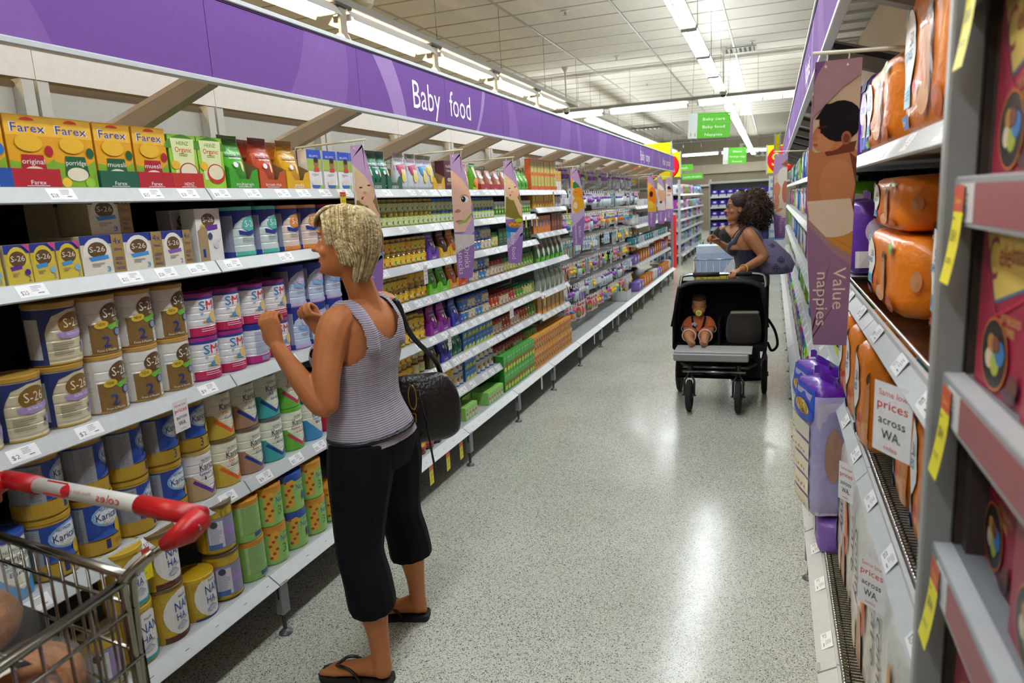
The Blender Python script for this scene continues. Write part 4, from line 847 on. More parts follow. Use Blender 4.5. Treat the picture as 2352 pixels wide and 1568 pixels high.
run([J['red'], J['red2']], .838, 4.48, 5.0, .064, ['red label jar with red lid', 'cream label jar with red lid'], 'jar', 1, every=3, rows=2)
run([J['grn'], J['grn2']], .838, 5.0, 5.47, .064, ['green label jar with green lid', 'lime label jar with green lid'], 'jar', 1, every=3, rows=2)
def ybox(c, c2, c3, W=.07, D=.07, H=.16, n='HEINZ'): return carton('food_box', W, D, H, c, [E(-.005, H * .45, W * .36, H * .08, c2), T(n, 0, H * .85, H * .05, c3, w=W * .4), Txl(0, H * .7, W * .5, 3, c3, .003), E(.01, H * .18, W * .2, H * .07, c2), R(-W * .45, .01, -W * .2, .03, '#EFEFEA')])
yb = ybox('#E3BE2C', '#9A5A2A', '#8A6A1A', .075, .07, .165); yc = can('custard_can', .072, .085, [E(0, .05, .02, .012, '#9A5A2A'), T('custard', 0, .07, .01, '#8A5A1A', w=.035)], '#E6C22E', '#D8CBA8', rib=False, hl=.006)
run([yb], .655, 2.86, 3.14, .078, ['yellow rice cereal box'], 'box')
run([J['ytall']], .655, 3.15, 3.32, .066, ['larger yellow label jar with tan lid'], 'jar', 2, .082)
run([J['brn']], .655, 3.33, 3.47, .069, ['brown jar with green apple label'], 'jar', 2, .085)
trayful('brn', 3.56, .655, 'brown', 'd'); trayful('blu', 3.71, .655, 'deep blue', 'b')
for i, y in enumerate((3.79, 3.86, 3.93)): put(po2['t'], -1, y, .655, .03, 'teal green snack pouch', 'pouch')
bc = carton('custard_carton', .062, .06, .078, '#2E74C4', [P([(-.031, .0), (.031, .0), (.031, .03), (-.01, .022)], '#B8C83A'), T('custard', 0, .055, .012, '#F0F0F0', w=.045), E(.01, .02, .012, .008, '#E8D84A')], sidecol='#2A62A8')
run([bc], .655, 3.98, 4.49, .064, ['blue custard carton with yellow fruit'], 'carton', 2, .078, rows=2, rz=0)
run([J['red2'], J['red']], .655, 4.50, 5.26, .064, ['cream label jar with red lid', 'red label jar with red lid'], 'jar', 1, every=3, rows=2)
run([J['grn']], .655, 5.26, 5.47, .064, ['green label jar with green lid'], 'jar', 1, rows=2)
run([yc], .455, 2.86, 3.83, .0745, ['yellow custard tin with brown cake picture'], 'tin', 2, .085)
cc = can('custard_can', .07, .082, [E(0, .045, .018, .014, '#8A5A3A'), R(-.1, .0, .1, .01, '#3A6AB8'), T('custard', 0, .068, .009, '#3A5AA8', w=.035)], '#E0DAC4', '#C8C8C4', rib=False, hl=.006)
run([cc], .455, 3.84, 3.97, .0725, ['cream and blue custard tin'], 'tin', 2, .082); run([bc], .455, 3.98, 4.16, .064, ['blue custard carton with yellow fruit'], 'carton', 2, .078, rz=0); run([cc], .455, 4.18, 4.50, .0725, ['cream and blue custard tin'], 'tin', 2, .082, rows=2)
run([J['red2'], J['red']], .455, 4.52, 5.18, .064, ['cream label jar with red lid', 'red label jar with red lid'], 'jar', 1, every=3, rows=2)
run([J['grn']], .455, 5.18, 5.47, .064, ['green label jar with green lid'], 'jar', 1, rows=2)
# base: bottles, juice cartons, savoury boxes
def bottle(liq, lab, c2, cap):
    r = .047; g = G(); root = empty('juice_bottle'); root['D'] = .094
    g.lathe([(r * .8, 0, liq), (r * .95, .006, liq), (r * .92, .02, liq), (r, .03, liq), (r * .96, .16, liq), (r, .17, liq), (r * .97, .195, liq), (r * .7, .222, liq), (r * .42, .238, liq), (r * .42, .25, liq)], 20, m='glassy')
    decal(g, [R(-.11, .035, .11, .155, lab), T('HEINZ', .0, .135, .013, '#F4F0EE', w=.05), Txl(.0, .12, .04, 3, '#F4F0EE', .003), E(.01, .065, .02, .016, c2), E(-.018, .055, .014, .012, '#E8D24A'), R(-.11, .035, .11, .045, lab)], cyl(r), off=.0008, du=.01); g.obj('bottle_body', root)
    g = G(); g.lathe([(r * .45, .236, cap), (r * .46, .238, cap), (r * .45, .258, cap), (.001, .259, cap)], 14, m='plastic'); g.obj('cap', root); return root
bts = [(bottle('#7A6A1E', '#3FA872', '#C8D84A', '#3FA84A'), 'green label juice bottle'), (bottle('#7A2A1A', '#D83A34', '#B8884A', '#B82A2A'), 'red label juice bottle'), (bottle('#3A1424', '#7A4AB8', '#D8A86A', '#6A2A8A'), 'purple label juice bottle')]
for i, y in enumerate((2.96, 3.06, 3.16)): put(bts[0][0], -1, y, .24, .02, bts[0][1], 'bottle')
for y in (3.26, 3.36): put(bts[1][0], -1, y, .24, .02, bts[1][1], 'bottle')
for y in (3.455, 3.55, 3.645): put(bts[2][0], -1, y, .24, .02, bts[2][1], 'bottle')
for i, y in enumerate((2.96, 3.06, 3.16, 3.26, 3.36, 3.455, 3.55, 3.645)): q = bts[0 if i < 3 else 1 if i < 5 else 2]; put(q[0], -1, y, .24, .125, q[1], 'bottle', row=1)
jc = carton('juice_carton', .046, .12, .085, '#8CC860', [R(-.023, .05, .023, .085, '#A8D878'), R(-.018, .006, .018, .05, '#C8D4B8'), E(0, .04, .012, .01, '#C85A5A'), T('HEINZ', 0, .065, .008, '#2A6A2A', w=.026)], side=[R(-.058, .0, .058, .03, '#A8A89A'), Txl(0, .024, .09, 4, '#7A6A5A', .003)])
for i in range(4): put(jc, -1, 3.86 + i * .047, .24, .03, 'small green juice carton', 'carton', rz=0)
for i in range(6): put(jc, -1, 4.08 + i * .047, .24, .15 if i < 6 else .1, 'small green juice carton', 'carton', rz=0, row=1)
for i in range(6): put(jc, -1, 4.22 + i * .047, .24, .022, 'small green juice carton', 'carton', rz=0)
gbx = carton('savoury_box', .062, .075, .13, '#3FA03A', [R(-.031, .075, .031, .13, '#4FB04A'), E(0, .03, .024, .018, '#C8D83A'), T('HEINZ', 0, .112, .01, '#F0F0E0', w=.04), P([(-.031, .05), (.031, .075), (.031, .06), (-.031, .035)], '#B8402A')], sidecol='#2E7A2A')
obx = carton('savoury_box', .062, .075, .13, '#E09A28', [E(0, .09, .02, .018, '#B8502A'), E(.008, .035, .018, .014, '#8A4A2A'), T('HEINZ', 0, .116, .01, '#F8F0D8', w=.04), R(-.024, .05, -.004, .068, '#3A5A8A')], sidecol='#B87A1E')
run([gbx], .24, 4.52, 5.20, .0635, ['green savoury box with red vegetables'], 'box', 2, .13, rows=2, rz=0)
run([obx], .24, 5.20, 6.32, .0635, ['orange savoury box with pasta picture'], 'box', 2, .13, rows=2, rz=0)
# top shelf from the second bay on
for i, y in enumerate((3.04, 3.12, 3.20)): put(po['t'], -1, y, 1.65, .03, 'dark green fruit pouch with spout', 'pouch')
def gcap(y, i):
    pass
sp = pouch('spout_bottle', .075, .2, .06, '#2F9A3A', [E(0, .07, .025, .03, '#B83A34'), E(.01, .1, .02, .03, '#D8A86A')], topcol='#2FA83A', neck=.45)
for y in (3.09, 3.16, 3.23): put(sp, -1, y, 1.65, .1, 'green squeeze bottle with green cap', 'bottle')
put(tp['dg'], -1, 3.10, 1.65, .02, 'dark green cardboard display tray', 'tray', rz=0); put(tp['dg'], -1, 3.27, 1.65, .02, 'dark green cardboard display tray', 'tray', rz=0)
slv = {k: pouch('snack_pouch', .125, .19, .05, '#C9CFD0', [P([(-.06, .1), (.06, .11), (.06, .14), (-.06, .125)], c), E(-.02, .1, .02, .02, c), E(.0, .065, .02, .025, '#E8C85A'), E(.0, .095, .014, .014, '#E8D06A'), T('baby', .0, .155, .02, '#A86A9A', w=.08), E(0, .178, .025, .008, '#7A9A2A')]) for k, c in (('r', '#B02A5A'), ('b', '#3A8AC0'), ('y', '#D8B82A'))}
for k, y, d in (('r', 3.37, 'silver pouch with crimson band'), ('r', 3.50, 'silver pouch with crimson band'), ('b', 3.62, 'silver pouch with blue band'), ('y', 3.70, 'silver pouch with yellow band')): put(slv[k], -1, y, 1.65, .025, d, 'pouch')
put(tp['y'], -1, 3.79, 1.65, .02, 'golden yellow notched cardboard display tray', 'tray', rz=0)
mb = carton('rusk_box', .13, .06, .17, '#4A1222', [T('rusks', .0, .14, .02, '#E8DCC8', w=.08), T('toast', .0, .115, .018, '#E8DCC8', w=.07), E(0, .06, .03, .012, '#C8B8A0'), Txl(0, .04, .08, 3, '#B89A8A', .003)])
put(mb, -1, 3.93, 1.65, .02, 'dark maroon rusk box', 'box', rz=0); put(mb, -1, 4.07, 1.65, .02, 'dark maroon rusk box', 'box', rz=0)
gp = pouch('snack_pouch', .1, .17, .05, '#5AA02A', [E(0, .05, .035, .03, '#E08A2A'), R(-.04, .0, .04, .02, '#D8B82A'), P([(-.01, .08), (.02, .08), (.01, .15), (-.02, .15)], '#D8E0A8')]); rp = pouch('snack_pouch', .095, .16, .05, '#C04A2A', [E(0, .06, .02, .03, '#E8B83A'), R(-.04, .1, .04, .12, '#E8DCC8')])
put(rp, -1, 4.20, 1.65, .025, 'red and white snack pouch', 'pouch'); put(gp, -1, 4.35, 1.65, .025, 'green snack pouch with orange pumpkin', 'pouch')
sk = pouch('snack_pouch', .07, .13, .05, '#B87A6A', [E(0, .095, .022, .02, '#E6E8EE'), T('fruit', 0, .095, .01, '#2A3A8A', w=.03), E(0, .04, .018, .02, '#D8B88A')])
rt = tray('display_tray', .17, .15, .04, '#A82A34', 'fruit', hb=.06, cut=False)
for i in range(3): put(rt, -1, 4.51 + .175 * i, 1.65, .02, 'low red display tray of small fruit pouches', 'tray', rz=0)
for i in range(7): put(sk, -1, 4.46 + .075 * i, 1.65, .03 + .02 * (i % 2), 'small pink brown fruit pouch', 'pouch', zo=.003)
for i in range(4): put(po2['g'], -1, 5.10 + .1 * i, 1.65, .035, 'green snack pouch leaning in its tray', 'pouch', tilt=0)
bx = carton('biscuit_box', .085, .05, .125, '#E08A2E', [R(-.03, .02, .028, .11, '#B8CC6A'), Txl(0, .1, .045, 10, '#8aa04a', .003), E(.0, .01, .02, .006, '#C8402A')], sidecol='#C8602A')
ot = tray('display_tray', .18, .14, .035, '#D8602A', '', hb=.05, cut=False)
for i in range(4): put(ot, -1, 5.56 + .185 * i, 1.65, .018, 'low orange display tray of biscuit boxes', 'tray', rz=0)
run([bx], 1.65, 5.49, 6.2, .088, ['orange and green biscuit box'], 'box', 2, .126, rz=0)
wy = carton('biscuit_box', .08, .05, .17, '#E8E4DA', [R(-.04, .08, .04, .17, '#E0A82A'), T('baby', 0, .14, .018, '#3A3A4A', w=.05), T('rice', 0, .11, .018, '#3A3A4A', w=.04)])
for y in (6.22, 6.31): put(wy, -1, y, 1.65, .02, 'tall white and yellow biscuit box', 'box', rz=0)
# biscuit bay
yo = carton('biscuit_box', .07, .06, .14, '#E3B040', [R(-.03, .06, .03, .12, '#EFCB5A'), T('HEINZ', 0, .12, .01, '#8A3A2A', w=.04), E(0, .04, .02, .02, '#D8803A'), R(-.02, .01, -.004, .035, '#2A2A30')], sidecol='#C88A2A')
run([yo], 1.507, 5.50, 6.12, .074, ['amber biscuit box'], 'box', 1, rz=0)
bcn = can('milk_tin', .1, .14, [R(-.1, .09, .1, .14, '#2A3A8A'), E(0, .05, .02, .02, '#D8C8C0')], '#DCDCE0', '#2A3A7A'); run([bcn], 1.507, 6.14, 6.37, .11, ['white and navy milk tin'], 'tin')
ob2 = carton('biscuit_box', .09, .07, .14, '#D8842E', [E(0, .08, .025, .03, '#5A5A8A'), T('rusks', 0, .12, .012, '#F0E0C0', w=.05)], sidecol='#B8641E')
run([ob2], 1.302, 5.50, 5.98, .094, ['orange rusk box'], 'box', rz=0); run([carton('biscuit_box', .08, .07, .15, '#7A3A22', [R(-.03, .04, .03, .12, '#9A5A3A')])], 1.302, 6.0, 6.36, .084, ['brown rusk box'], 'box', rz=0)
gwp = pouch('snack_pouch', .13, .2, .06, '#3F6A34', [E(0, .14, .04, .03, '#8A4A3A'), P([(-.05, .0), (.05, .0), (.05, .06), (-.05, .03)], '#5FC02E'), E(0, .08, .03, .04, '#D8D8D0')]); wpp = pouch('snack_pouch', .13, .2, .06, '#8A9484', [E(0, .15, .04, .025, '#2A6A3A'), P([(-.03, .0), (.03, .0), (.0, .08)], '#E6E2D8')])
run([gwp], 1.065, 5.52, 6.36, .14, ['dark green and white snack pouch'], 'pouch'); run([wpp], .81, 5.52, 6.36, .14, ['grey and green snack pouch'], 'pouch')
obg = carton('biscuit_box', .11, .07, .15, '#D88A34', [E(0, .08, .03, .04, '#B8A87A'), R(-.05, .0, .05, .03, '#E8A82A'), T('baby', 0, .13, .012, '#F0E6D0', w=.05)], sidecol='#B8702A'); run([obg], .626, 5.50, 6.28, .125, ['large amber biscuit box'], 'box', rz=0)
brc = pouch('snack_bar', .05, .1, .03, '#A8562E', [E(0, .05, .015, .03, '#D8A06A')]); run([brc], .40, 5.50, 6.30, .052, ['brown snack bar pouch'], 'pouch', 1, rows=2)
for i in range(4): put(ot, -1, 5.60 + .185 * i, .40, .012, 'low orange tray of snack bars', 'tray', rz=0)
# ---- right side: nappies, hanging banners, chocolates
def bag(name, W, D, H, col, art=(), side=(), m='film', p=7, crimp=None, tops=None):
    g = G(); n = 24
    def q(t): return max(.05, (1 - abs(2 * t - 1) ** 9) ** (1 / 5))
    def pt(a, t, o=0):
        c, s_ = cos(a), sin(a); k = (abs(c) ** p + abs(s_) ** p) ** (-1 / p); w = 1 + .018 * sin(7 * a + 9 * t) * sin(5 * t + a)
        return ((W / 2 * q(t) * w + o) * k * s_, -(D / 2 * q(t) * w + o) * k * c, H * t)
    rings = [[pt(2 * pi * i / n, t) for i in range(n)] for t in (0, .03, .08, .2, .35, .5, .65, .8, .92, .97, 1)]
    g.loft(rings, col, m)
    if tops:
        for i in range(len(g.F)):
            if min(g.V[a][2] for a in g.F[i]) > H * tops[0] - .001: g.C[i] = lin(tops[1])
    def inv(x, hw):      # angle whose point has this offset from the middle of the face
        return math.atan2(min(.985, abs(x) / hw), 1) * (1 if x > 0 else -1)
    def ff(u, v, o): t = min(.97, max(.03, v / H)); return pt(inv(u, W / 2), t, .0025 + o)
    def fs(u, v, o): t = min(.97, max(.03, v / H)); return pt(pi / 2 + inv(u, D / 2), t, .0025 + o)
    decal(g, list(art), ff, du=W / 7); decal(g, list(side), fs, du=D / 6)
    if crimp: g.sheet(lambda a, b: (-W * .42 + W * .84 * a, .012 * sin(9 * a), H * .985 + .03 * b + .006 * sin(13 * a)), 10, 1, crimp, m)
    o = g.obj(name); o['D'] = D; return o
def napart(W, H, tag_, sz='30-34', k=1):
    return [E(-W * .28, H * .55, W * .16, H * .24, '#E8E6E4'), E(-W * .28, H * .68, W * .15, H * .18, '#E8E6E4'), P([(-W * .4, H * .36), (-W * .18, H * .36), (-W * .2, H * .22), (-W * .36, H * .22)], '#6CB4D0'), T('Nappies', -W * .29, H * .58, H * .10, '#2A7AA8', w=W * .22), T('50', -W * .2, H * .66, H * .09, '#3A4A5A', w=W * .07), Txl(-W * .28, H * .32, W * .16, 3, '#2A5A88', .004), R(-W * .42, H * .08, -W * .24, H * .17, tag_), T('Size', -W * .33, H * .125, H * .045, '#EFEFE4', w=W * .1), E(-W * .36, H * .86, W * .05, H * .05, '#6CB4D0'), T('sorbies', -W * .34, H * .8, H * .05, '#F0D8B8', w=W * .14),
            E(W * .14, H * .7, W * .045, H * .07, '#5A3A26'), E(W * .14, H * .45, W * .06, H * .24, '#C88A5A'), E(W * .1, H * .22, W * .09, H * .1, '#D49A6A'), E(-W * .06, H * .32, W * .03, H * .05, '#C8203A'), E(W * .32, H * .84, W * .035, H * .07, '#6AA83A'), E(W * .3, H * .2, W * .05, H * .06, '#A8401E'), E(W * .34, H * .15, W * .08, H * .08, '#B85A1E')]
def napside(D, H):
    return [P([(-D * .13, H * .5), (-D * .13, H * .86), (-D * .06, H * .92), (D * .12, H * .92), (D * .19, H * .86), (D * .19, H * .5)], '#E6E2D8'), P([(-D * .11, H * .52), (-D * .11, H * .85), (-D * .05, H * .905), (D * .11, H * .905), (D * .17, H * .85), (D * .17, H * .52)], '#62AFC8'), *[R(-D * .07 + D * .035 * i, H * .6, -D * .06 + D * .035 * i, H * .88 - (i % 3) * .01, '#2A6A88') for i in range(7)],
            E(D * .03, H * .5, D * .16, H * .07, '#1A2A5A'), P([(-D * .12, H * .5), (D * .18, H * .5), (D * .13, H * .3), (-D * .1, H * .32)], '#1A2A5A'), E(D * .03, H * .28, D * .12, H * .07, '#D8701E'), T('SORBIES', D * .03, H * .28, D * .07, '#F0E0C8', w=H * .12, rot=90), R(-D * .12, H * .06, D * .12, H * .2, '#EDE6D6'), Bar(0, H * .13, D * .2, H * .11), R(D * .3, 0, D * .34, H, '#E8C89A'), E(-D * .34, H * .5, D * .05, H * .12, '#D49A6A')]
OR = '#D9791A'
np1 = bag('nappy_pack', .50, .22, .30, OR, napart(.5, .3, '#3A7AC8'), napside(.22, .3), crimp=OR)
np2 = bag('nappy_pack', .56, .22, .225, OR, napart(.56, .225, '#7AB82A'), napside(.22, .225))
np3 = bag('nappy_pack', .62, .24, .2, OR, napart(.62, .2, '#A8508A'), napside(.24, .2))
np4 = bag('nappy_pack', .19, .24, .265, OR, shift(napart(.36, .265, '#C8203A'), .05, 0), napside(.24, .265))
np5 = bag('nappy_pack', .17, .26, .31, OR, shift(napart(.34, .31, '#3A6AB8'), .04, 0), napside(.26, .31), crimp=OR)
flat = bag('nappy_pack', .5, .26, .14, OR, napart(.5, .14, '#C8203A'), napside(.26, .14))
put(np1, 1, 1.60, 1.63, .02, 'tall orange nappy pack with blue tag', 'nappy pack', rz=0); put(np2, 1, 2.19, 1.63, .015, 'low orange nappy pack with green tag', 'nappy pack', rz=0); put(np1, 1, 1.085 + .0, 1.63, .02, 'tall orange nappy pack with blue tag', 'nappy pack', rz=0)
put(np3, 1, 2.12, 1.222, .03, 'wide orange nappy pack under the lying pack', 'nappy pack', rz=0, tilt=0); put(flat, 1, 2.14, 1.222, .035, 'orange nappy pack lying on another pack', 'nappy pack', zo=.202, rz=0)
put(np4, 1, 1.60, 1.222, .07, 'upright orange nappy pack with red tag', 'nappy pack', rz=0); put(np4, 1, 1.395, 1.222, .075, 'upright orange nappy pack with red tag', 'nappy pack', rz=0); put(np4, 1, 1.19, 1.222, .08, 'upright orange nappy pack with red tag', 'nappy pack', rz=0)
for y in (2.62, 2.36, 2.10): put(np5, 1, y, .822, -.01, 'upright orange nappy pack with printed side label', 'nappy pack', rz=.1)
for y in (1.70, 1.48, 1.24): put(np5, 1, y, .822, .03, 'upright orange nappy pack with printed side label', 'nappy pack', rz=0)
cmf = bag('nappy_bag', .42, .2, .47, '#D2D0CA', [T('comfy', -.0, .28, .07, '#2A2438', w=.2, rot=-80), T('care', -.09, .30, .07, '#2A2438', w=.16, rot=-80), E(.1, .12, .05, .1, '#B08A72'), E(.13, .3, .02, .08, '#D8902A'), E(.16, .25, .015, .08, '#C8481E'), *[E(-.14 + .01 * sin(i * 3), .42 - .03 * i, .004, .006, '#C8402A', n=8) for i in range(7)], E(.02, .08, .03, .06, '#C8B8A4'), E(-.16, .1, .03, .07, '#C0AC98')], [E(.0, .3, .05, .1, '#BFB4A6'), E(.02, .14, .05, .08, '#B8927A')], crimp='#E2E2DE')
for i, y in enumerate((2.42, 1.98, 1.54, 1.10)): put(cmf, 1, y, .24, .045, 'large clear bag of white nappies lettered comfy care', 'nappy bag', rz=0)
wg = bag('nappy_pack', .25, .14, .5, '#A9A4D0', [R(-.12, .38, .12, .48, '#2450C0'), E(0, .385, .118, .03, '#2450C0'), E(.0, .4, .075, .026, '#E8C23A', n=14), T('Wiggly', 0, .408, .035, '#7A2A2A', w=.12), T('Designs', .01, .385, .018, '#6A3A1A', w=.07), *[R(-.07, .02 + .068 * i, .09, .078 + .068 * i, '#E2DCC8') for i in range(5)], *[E(-.04 + .03 * (i % 4), .04 + .068 * (i // 4), .007, .006, ('#D8A05A', '#7AA06A', '#C86A6A', '#8A7AC0')[(i * 5) % 4], n=8) for i in range(16)]], [R(-.06, .02, .06, .44, '#C9C0D8'), E(.0, .25, .03, .1, '#B08A7A')], tops=(.9, '#5A1E9A'), crimp='#5A1E9A')
put(wg, 1, 2.98, .24, -.075, 'lilac pull-up pack with purple top and Wiggly badge', 'nappy pack', rz=.25, zo=.13); put(wg, 1, 2.70, .24, -.075, 'lilac pull-up pack with purple top and Wiggly badge', 'nappy pack', rz=.25, zo=.13)
st = bag('nappy_pack', .26, .2, .13, '#7A5AB0', [E(0, .07, .06, .03, '#E0DCEA')]); put(st, 1, 2.98, .24, -.02, 'lilac nappy pack lying under the pull-up packs', 'nappy pack', rz=0); put(st, 1, 2.70, .24, -.02, 'lilac nappy pack lying under the pull-up packs', 'nappy pack', rz=0)
far = []
for c, c2, c3, nm in (('#B0208A', '#E8E6EE', '#5A2AA0', 'magenta nappy pack with white oval'), ('#1F7AC8', '#E8EEF4', '#2A4AA0', 'blue nappy pack with white oval'), ('#7AB82A', '#E6EED8', '#D8D83A', 'lime green nappy pack with white oval'), ('#E2E2E6', '#2F7AD0', '#C8A83A', 'white nappy pack with blue wave'), ('#5A2E9A', '#D8D0E8', '#2450C0', 'purple nappy pack with pale oval'), ('#158A7A', '#E8E6D8', '#5A1E8A', 'teal nappy pack with pale oval')):
    far.append((bag('nappy_pack', .26, .2, .27, c, [E(0, .16, .08, .05, c2), R(-.12, .03, .12, .07, c3), T('baby', 0, .165, .03, c3, w=.09), E(.06, .1, .03, .04, '#C8946A'), R(-.1, .22, .06, .25, c3)], [E(0, .16, .05, .05, c2), R(-.08, .03, .08, .09, '#ECECEC'), Bar(0, .06, .07, .04)], crimp=c), nm))
gx = bag('nappy_pack', .27, .2, .36, '#2A7AA8', [E(0, .3, .12, .06, '#D8C82A'), T('9 extra', 0, .29, .04, '#2A2A3A', w=.16), E(.0, .15, .035, .08, '#C8862A'), *[E(-.01 + .02 * (i % 2), .1 + .022 * i, .009, .008, '#7A4A1A', n=8) for i in range(6)], E(-.02, .23, .03, .018, '#C8862A')], [E(0, .3, .07, .05, '#D8C82A'), E(0, .15, .05, .08, '#3A6AB8')])
rnd = random.Random(5)
for z in (1.63, 1.30, .95, .6, .24):
    y = 3.87 if z < 1.6 else 3.0
    i = 0
    while y < 13.3:
        p, nm = far[rnd.randrange(6) if z != .24 else (0, 4, 5, 2)[rnd.randrange(4)]]
        if z == .6 and 3.9 < y < 4.6: put(gx, 1, y, z, .02, 'blue pack with yellow top lettered 9 extra and giraffe', 'nappy pack', rz=0)
        elif z == .24: put(far[(2, 5, 4, 0)[i % 4]][0], 1, y, z, .03, far[(2, 5, 4, 0)[i % 4]][1], 'nappy pack', rz=0)
        else: put(p, 1, y, z, .02 + rnd.uniform(0, .03), nm, 'nappy pack', rz=0)
        y += .285 if y < 8 else .6; i += 1
put(far[2][0], 1, 3.25, .822, .02, far[2][1], 'nappy pack', rz=0); put(far[5][0], 1, 3.52, .822, .02, far[5][1], 'nappy pack', rz=0); put(far[2][0], 1, 3.4, .24, .03, far[2][1], 'nappy pack', rz=0)
put(far[4][0], 1, 2.95, 1.222, .02, far[4][1], 'nappy pack', rz=0); put(far[4][0], 1, 3.3, 1.222, .02, far[4][1], 'nappy pack', rz=0); put(far[4][0], 1, 2.72, 1.63, .04, far[4][1], 'nappy pack', rz=0)
# ---- banners hanging into the aisle
def banner(side, y, X, words, art, lab, zt=1.838, zb=1.150, sk=0):
    r = empty('hanging_banner', (X, y, zb), label=lab, cat='banner', group='purple hanging banners'); H = zt - zb
    def wd(v):    # half widths: bowed outline
        return .047 + .022 * sin(pi * min(1, v / H * .95 + .05)) if side < 0 else .05 + .012 * sin(pi * v / H)
    def edge(v, s):
        t = v / H
        if side < 0: return (-.046 - .006 * sin(pi * t) if s < 0 else .044 + .052 * t - .052 * t * t * 1.0 + .03 * sin(pi * t) - .03 * t)
        return (-.039 - .012 * t - .024 * sin(pi * t) * .7 if s < 0 else .039 + .012 * t)
    N = 14; L = [(edge(H * i / N, -1), H * i / N) for i in range(N + 1)]; Rr = [(edge(H * i / N, 1), H * i / N) for i in range(N + 1)]
    g = G(); c = '#9B74B8' if side < 0 else '#97708F'
    for s in (-1, 1):
        V = [(x, s * .0008, z) for x, z in L + Rr]; g.add(V, [(i, i + 1, N + 2 + i, N + 1 + i) for i in range(N)], c, 'sign')
    g.add([(x, s * .0008, z) for x, z in L for s in (-1, 1)], [(2 * i, 2 * i + 1, 2 * i + 3, 2 * i + 2) for i in range(N)], '#D8C8E0', 'card'); g.add([(x, s * .0008, z) for x, z in Rr for s in (-1, 1)], [(2 * i, 2 * i + 1, 2 * i + 3, 2 * i + 2) for i in range(N)], '#D8C8E0', 'card'); g.obj('board', r)
    g = G(); out = []
    for _p, polys, col in art:        # trim the picture to the board
        qs = []
        for q in polys:
            zs = sorted(set([min(a[1] for a in q), max(a[1] for a in q)])); zl = min(max(sum(a[1] for a in q) / len(q), 0), H)
            for lim in (0,): q = clipz(q, 0, H)
            if len(q) > 2: q = clipx(q, min(edge(a[1], -1) for a in q) + .0005, max(edge(a[1], 1) for a in q) - .0005)
            if len(q) > 2: qs.append([(min(max(x, edge(z, -1) + .0004), edge(z, 1) - .0004), z) for x, z in q])
        out.append((_p, qs, col))
    decal(g, out, lambda u, v, o: (u, -.001 - o, v), off=.0002, step=.00012, m='sign'); g.obj('picture', r)
    for t, x, z, h, w_ in words:
        g = G(); decal(g, [T(t, x, z, h, '#F2E6F0' if side < 0 else '#EBCFC0', w=w_, rot=-90 if side < 0 else -90)], lambda u, v, o: (u, -.001 - o, v), off=.0035); g.obj('lettering', r)
    g = G(); x1 = (XF - .0 - X) if side < 0 else (2 * XC - XF - X); z0 = 1.655 if side < 0 else 1.64
    e = -.0 ; x_end = edge(H, 1) * .9 if side < 0 else edge(H, -1) - .006
    if side < 0: pts = [(x1 - .25, .0, H + .012), (x_end + .02, .0, H + .02)]
    else: pts = [(x1 + .2, .0, H + .005), (x_end, .0, H + .02)]
    g.tube(pts, .0045, '#D2CDB8', 'plastic', 8); g.obj('rod', r)
    g = G(); q = pts[0]; g.tube([q, (q[0], q[1], 1.655 - zb + .0)], .004, '#B8B4A8', 'plastic', 6); g.obj('rod_post', r)
    for s in (-.6, .45):
        g = G(); xx = .045 * s; g.tube([(xx, 0, H + .021), (xx + .003, 0, H + .008), (xx, -.002, H - .008), (xx - .002, -.004, H - .014)], .0018, '#E6E4E0', 'plastic', 5); g.ball((xx, -.003, H - .014), .0032, '#E6E4E0', 'plastic', 6, 4); g.obj('clip', r)
    return r
def clipz(q, a, b): return [(x, z) for z, x in clipx([(z, x) for x, z in q], a, b)]
SK = ('#D9A98A', '#C98E6C', '#B57A58', '#F0CDB4')
def swoosh(c1='#B79BC9', c2='#8E63B4'): return [P([(-.06, .69), (.05, .69), (.09, .45), (.02, .55), (-.06, .62)], c1), P([(.02, .69), (.06, .69), (.09, .52), (.05, .6)], c2)]
def kid(y0=.0):       # fair-haired small child eating from a blue bowl
    return [R(-.06, .30 + y0, .1, .62, '#EADFCB'), P([(-.05, .32), (.08, .28), (.09, .42), (.05, .46), (-.04, .45)], '#8A7A32'), E(.01, .50, .052, .075, '#EBC3A0'), E(.005, .555, .045, .04, '#E8CE9A'), E(.012, .525, .043, .045, '#EFCDAE'), E(-.012, .505, .009, .0035, '#5A3A2A'), E(.03, .512, .009, .0035, '#5A3A2A'), E(.006, .482, .008, .006, '#D89A7A'), E(-.002, .458, .012, .007, '#B83A2A'), E(.018, .45, .026, .022, '#EBC3A0', rot=30), P([(.01, .44), (.035, .46), (.095, .34), (.085, .29), (.05, .33)], '#EBC3A0'), E(.02, .24, .075, .045, '#2A6AB8'), E(.02, .262, .06, .022, '#B8762A', n=14), *[E(-.02 + .017 * i, .262 + .006 * (i % 2), .008, .007, '#E0B04A', n=8) for i in range(6)], E(.045, .29, .028, .013, '#A8CC2A'), P([(-.06, .22), (.08, .2), (.09, .26), (-.02, .14), (-.06, .10)], '#4FA0C8'), P([(-.06, .16), (.02, .21), (.1, .31), (.1, .26), (.02, .15), (-.06, .09)], '#BFA5CC')] + swoosh()
